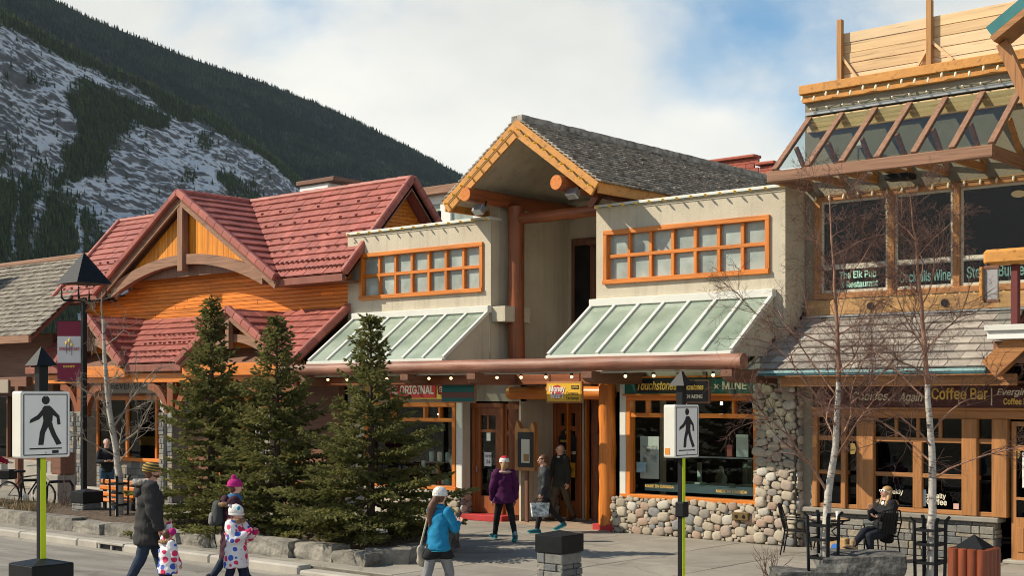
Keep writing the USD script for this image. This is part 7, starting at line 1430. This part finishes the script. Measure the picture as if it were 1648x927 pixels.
# woman in purple
x, y = .04, -3.08; H = 1.70; t, J = person('woman in a loose purple jacket and red and white hat walking away to the doors', (x, y, 0), H, Fv * .97 - Rv * .25, {'l': (22, 4, 4), 'r': (-20, 8, 5)}, {'l': (6, 14, 8, 0), 'r': (-6, 12, 10, 0)}, female=True, skin='skin_lt')
jacket(t, J, H, cloth('purple_fleece', (.065, .008, .055)), .06, 1.05, 1.28, 1.2, wr=.006); trousers(t, J, H, cloth('black_leggings', (.012, .012, .014)), .92); shoes(t, J, H, cloth('teal_trainer', (.02, .10, .13)), cloth('aqua_sole', (.05, .45, .50))); p = beanie(t, J, WF, low=.05, fat=1.05); hair_cap(t, J, HAIRM['blonde'], low=-.8)
L, r = J['L'], J['r']; t.part('hat_top', soft(mfold([[(L(0, -.2, .82), (.7 * r, .75 * r, .4 * r))]], 14), .02, 2), cloth('red_knit', (.50, .02, .04)), p, local=True, smooth=True); t.part('hat_rim', soft(mfold([[(L(0, -.13, .08), (.97 * r, 1.07 * r, .13 * r))]], 16), .02, 2), CL['red_knit'], p, local=True, smooth=True)
t.part('long_hair', soft(mfold([[(L(-.1, -.75, .0), .5 * r), (L(-.3, -.85, -.9), .45 * r), (L(-.45, -.8, -1.7), .25 * r)]], 12), .02, 3, .006, 50), HAIRM['blonde'], local=True, smooth=True)
t.part('collar', soft(mfold([[(J['neck'] + [0, -.02 * H, 0], (.085 * H, .065 * H, .025 * H))]], 16), .02 * H, 3, .006 * H, 25), cloth('pink_fleece', (.45, .28, .26)), local=True, smooth=True)
for s in 'lr': t.part('sock', soft(mfold([[(J['an' + s] + [0, 0, .035 * H], .029 * H), (J['an' + s] + [0, 0, .0], .029 * H)]], 12), .02, 2), cloth('patterned_sock', (.16, .30, .34), var=.6), local=True, smooth=True)
# woman in dark jacket with the shopping bag
x, y = -.5, -1.15; H = 1.68; t, J = person('woman in a dark grey jacket and headband carrying a patterned shopping bag', (x, y, 0), H, -Rv * .8 - Fv * .2, {'l': (18, 8), 'r': (-22, 22)}, {'l': (6, 8, 10, 0), 'r': (-4, 10, 10, 0)}, lean=3, female=True)
jacket(t, J, H, cloth('graphite_jacket', (.022, .025, .028), rough=.6), .07, 1.05, 1.0, 1.05); trousers(t, J, H, cloth('black_leggings', (.012, .012, .014)), .95); shoes(t, J, H, cloth('teal_trainer', (.02, .10, .13)), CL['aqua_sole']); hair_cap(t, J, HAIRM['brown'], low=-.3); L, r = J['L'], J['r']
t.part('headband', soft(mfold([[(L(0, -.1, .3), (.84 * r, .93 * r, .14 * r))]], 16), .02, 2), cloth('black_skirt', (.012, .012, .013)), local=True, smooth=True); t.part('ponytail', soft(mfold([[(L(0, -1.0, .2), .3 * r), (L(0, -1.25, -.4), .26 * r), (L(0, -1.15, -1.0), .1 * r)]], 10), .015, 3), HAIRM['brown'], local=True, smooth=True)
w = J['wrl'] + J['hdl'] * .09; b_ = t.part('shopping_bag', extr(Polygon([(-.16, 0), (.16, 0), (.19, .30), (-.19, .30)]), 'x', -.05, .05)[0] * [1, 1, 1] + (w + [-.02, .02, -.40]) if False else (extr(Polygon([(-.17, 0), (.17, 0), (.20, .28), (-.20, .28)]), 'x', -.06, .06)[0] + (w + [-.03, .03, -.38]), extr(Polygon([(-.17, 0), (.17, 0), (.20, .28), (-.20, .28)]), 'x', -.06, .06)[1]), mat('patterned_bag', (.03, .05, .08), (.50, .58, .60), rough=.5, scale=14, var=.5), local=True)
for dx in (-.09, .03): t.part('bag_handle', tube([w + [dx, -.1, -.1], w + [dx * .3, -.03, .0], w + [dx * .3, .08, .0], w + [dx, .15, -.1]], .008, 5), M['black'], b_, local=True)
# bald man in the passage
x, y = -1.75, .95; H = 1.76; t, J = person('bald man in a dark jacket and olive trousers coming out of the passage', (x, y, .02), H, -Fv * .6 - Rv * .8, {'l': (-14, 10), 'r': (16, 6)}, {'l': (-8, 8, 14, 0), 'r': (10, 8, 16, 0)}, skin='skin_lt', head=(-10, 10))
jacket(t, J, H, cloth('dark_olive_jacket', (.028, .030, .026)), .08, 1.08, 1.0, 1.05); trousers(t, J, H, cloth('olive', (.075, .06, .038)), 1.1); shoes(t, J, H, cloth('brown_leather', (.06, .035, .02)), M['ink']); t.part('hair', soft(mfold([[(J['L'](0, -.55, -.1), (.72 * J['r'], .42 * J['r'], .3 * J['r']))]], 12), .02, 2), HAIRM['grey'], local=True, smooth=True)
t.part('shirt_collar', soft(mfold([[(J['neck'] + [0, .02 * H, .012 * H], (.04 * H, .04 * H, .02 * H))]], 12), .02 * H, 2), M['white'], local=True, smooth=True)
# man at the far left
x, y = -13.91, -3.19; H = 1.76; t, J = person('man in a dark shirt and jeans reading something, behind the small birch', (x, y, 0), H, -Fv * .85 + Rv * .4, {'l': (2, 2), 'r': (-2, 2)}, {'l': (14, 8, 80, 35), 'r': (14, 8, 80, 35)}, skin='skin_lt', head=(0, 25))
jacket(t, J, H, cloth('black_shirt', (.015, .016, .018)), .03, .98, 1.0, .95); trousers(t, J, H, cloth('blue_jeans', (.05, .10, .16)), 1.08); shoes(t, J, H, cloth('brown_leather', (.06, .035, .02)), M['ink']); hair_cap(t, J, HAIRM['grey'], low=.0)
# person in red at the left edge
x, y = -13.45, -6.85; H = 1.74; t, J = person('person in a red jacket cut off by the left edge beside the bicycle', (x, y, .2), H, Rv, {'l': (6, 4), 'r': (-6, 4)}, {'l': (30, 6, 40, 0), 'r': (26, 6, 46, 0)}, lean=8)
jacket(t, J, H, cloth('red_jacket', (.30, .012, .03)), .06, 1.08, 1.0, 1.1); trousers(t, J, H, cloth('dark_jeans', (.022, .035, .06)), 1.0); shoes(t, J, H, cloth('black_boot', (.012, .012, .013)), M['ink']); hair_cap(t, J, HAIRM['dark'])
# seated woman in sunglasses
x, y = 7.15, -1.12; H = 1.68; t, J = person('seated woman with long blonde hair and white sunglasses at the cafe table', (x, y, 0), H, -Rv * .85 - Fv * .5, {'l': (82, 84, 4), 'r': (92, 40, -10, 20)}, {'l': (22, 10, 80, 20), 'r': (30, 8, 105, 30)}, lean=-12, female=True, sit=.52, head=(-10, 14), skin='skin_lt')
BJ = cloth('black_parka', (.014, .015, .017)); jacket(t, J, H, BJ, .0, 1.14, 1.05, 1.2, wr=.01); trousers(t, J, H, cloth('ink_jeans', (.012, .015, .022)), 1.08); shoes(t, J, H, cloth('tan_boot', (.30, .21, .12)), M['ink'], .05); hair_cap(t, J, HAIRM['blonde'], low=-.9); L, r = J['L'], J['r']
t.part('coat_tail', soft(mfold([[(J['pelvis'] + [0, -.06 * H, .04 * H], (.11 * H, .04 * H, .03 * H)), (J['pelvis'] + [0, -.07 * H, -.10 * H], (.10 * H, .03 * H, .03 * H))]], 14), .02 * H, 4, .01 * H), BJ, local=True, smooth=True)
for sx in (-1, 1): t.part('long_hair', soft(mfold([[(L(.6 * sx, -.25, .2), .34 * r), (L(.75 * sx, -.2, -.8), .36 * r), (L(.7 * sx, .0, -1.9), .26 * r), (L(.6 * sx, .15, -2.6), .1 * r)]], 12), .02, 3, .006, 50), HAIRM['blonde'], local=True, smooth=True)
t.part('hair_top', soft(mfold([[(L(0, -.15, .45), (.82 * r, .88 * r, .62 * r))]], 14), .02, 3, .004, 60), HAIRM['blonde'], local=True, smooth=True)
sg_ = t.part('sunglasses', mfold([[(L(-.5, .78, .08), (.26 * r, .1 * r, .2 * r)), (L(.5, .78, .08), (.26 * r, .1 * r, .2 * r))], [(L(-.72, .6, .1), .06 * r), (L(-.75, -.1, .12), .05 * r)], [(L(.72, .6, .1), .06 * r), (L(.75, -.1, .12), .05 * r)]], 10), M['white'], local=True)
for sx in (-1, 1): t.part('lens', mfold([[(L(.32 * sx, .90, .07), (.2 * r, .06 * r, .14 * r))]], 10), M['ink'], sg_, local=True)
fur_ring(t, J['neck'] + [0, -.01 * H, -.005 * H], .10 * H, .075 * H, .03 * H, FUR, a0=2.6, a1=6.9); t.part('shirt', soft(mfold([[(J['neck'] + [0, .04 * H, -.02 * H], (.03 * H, .02 * H, .04 * H))]], 10), .02, 2), M['white'], local=True, smooth=True)
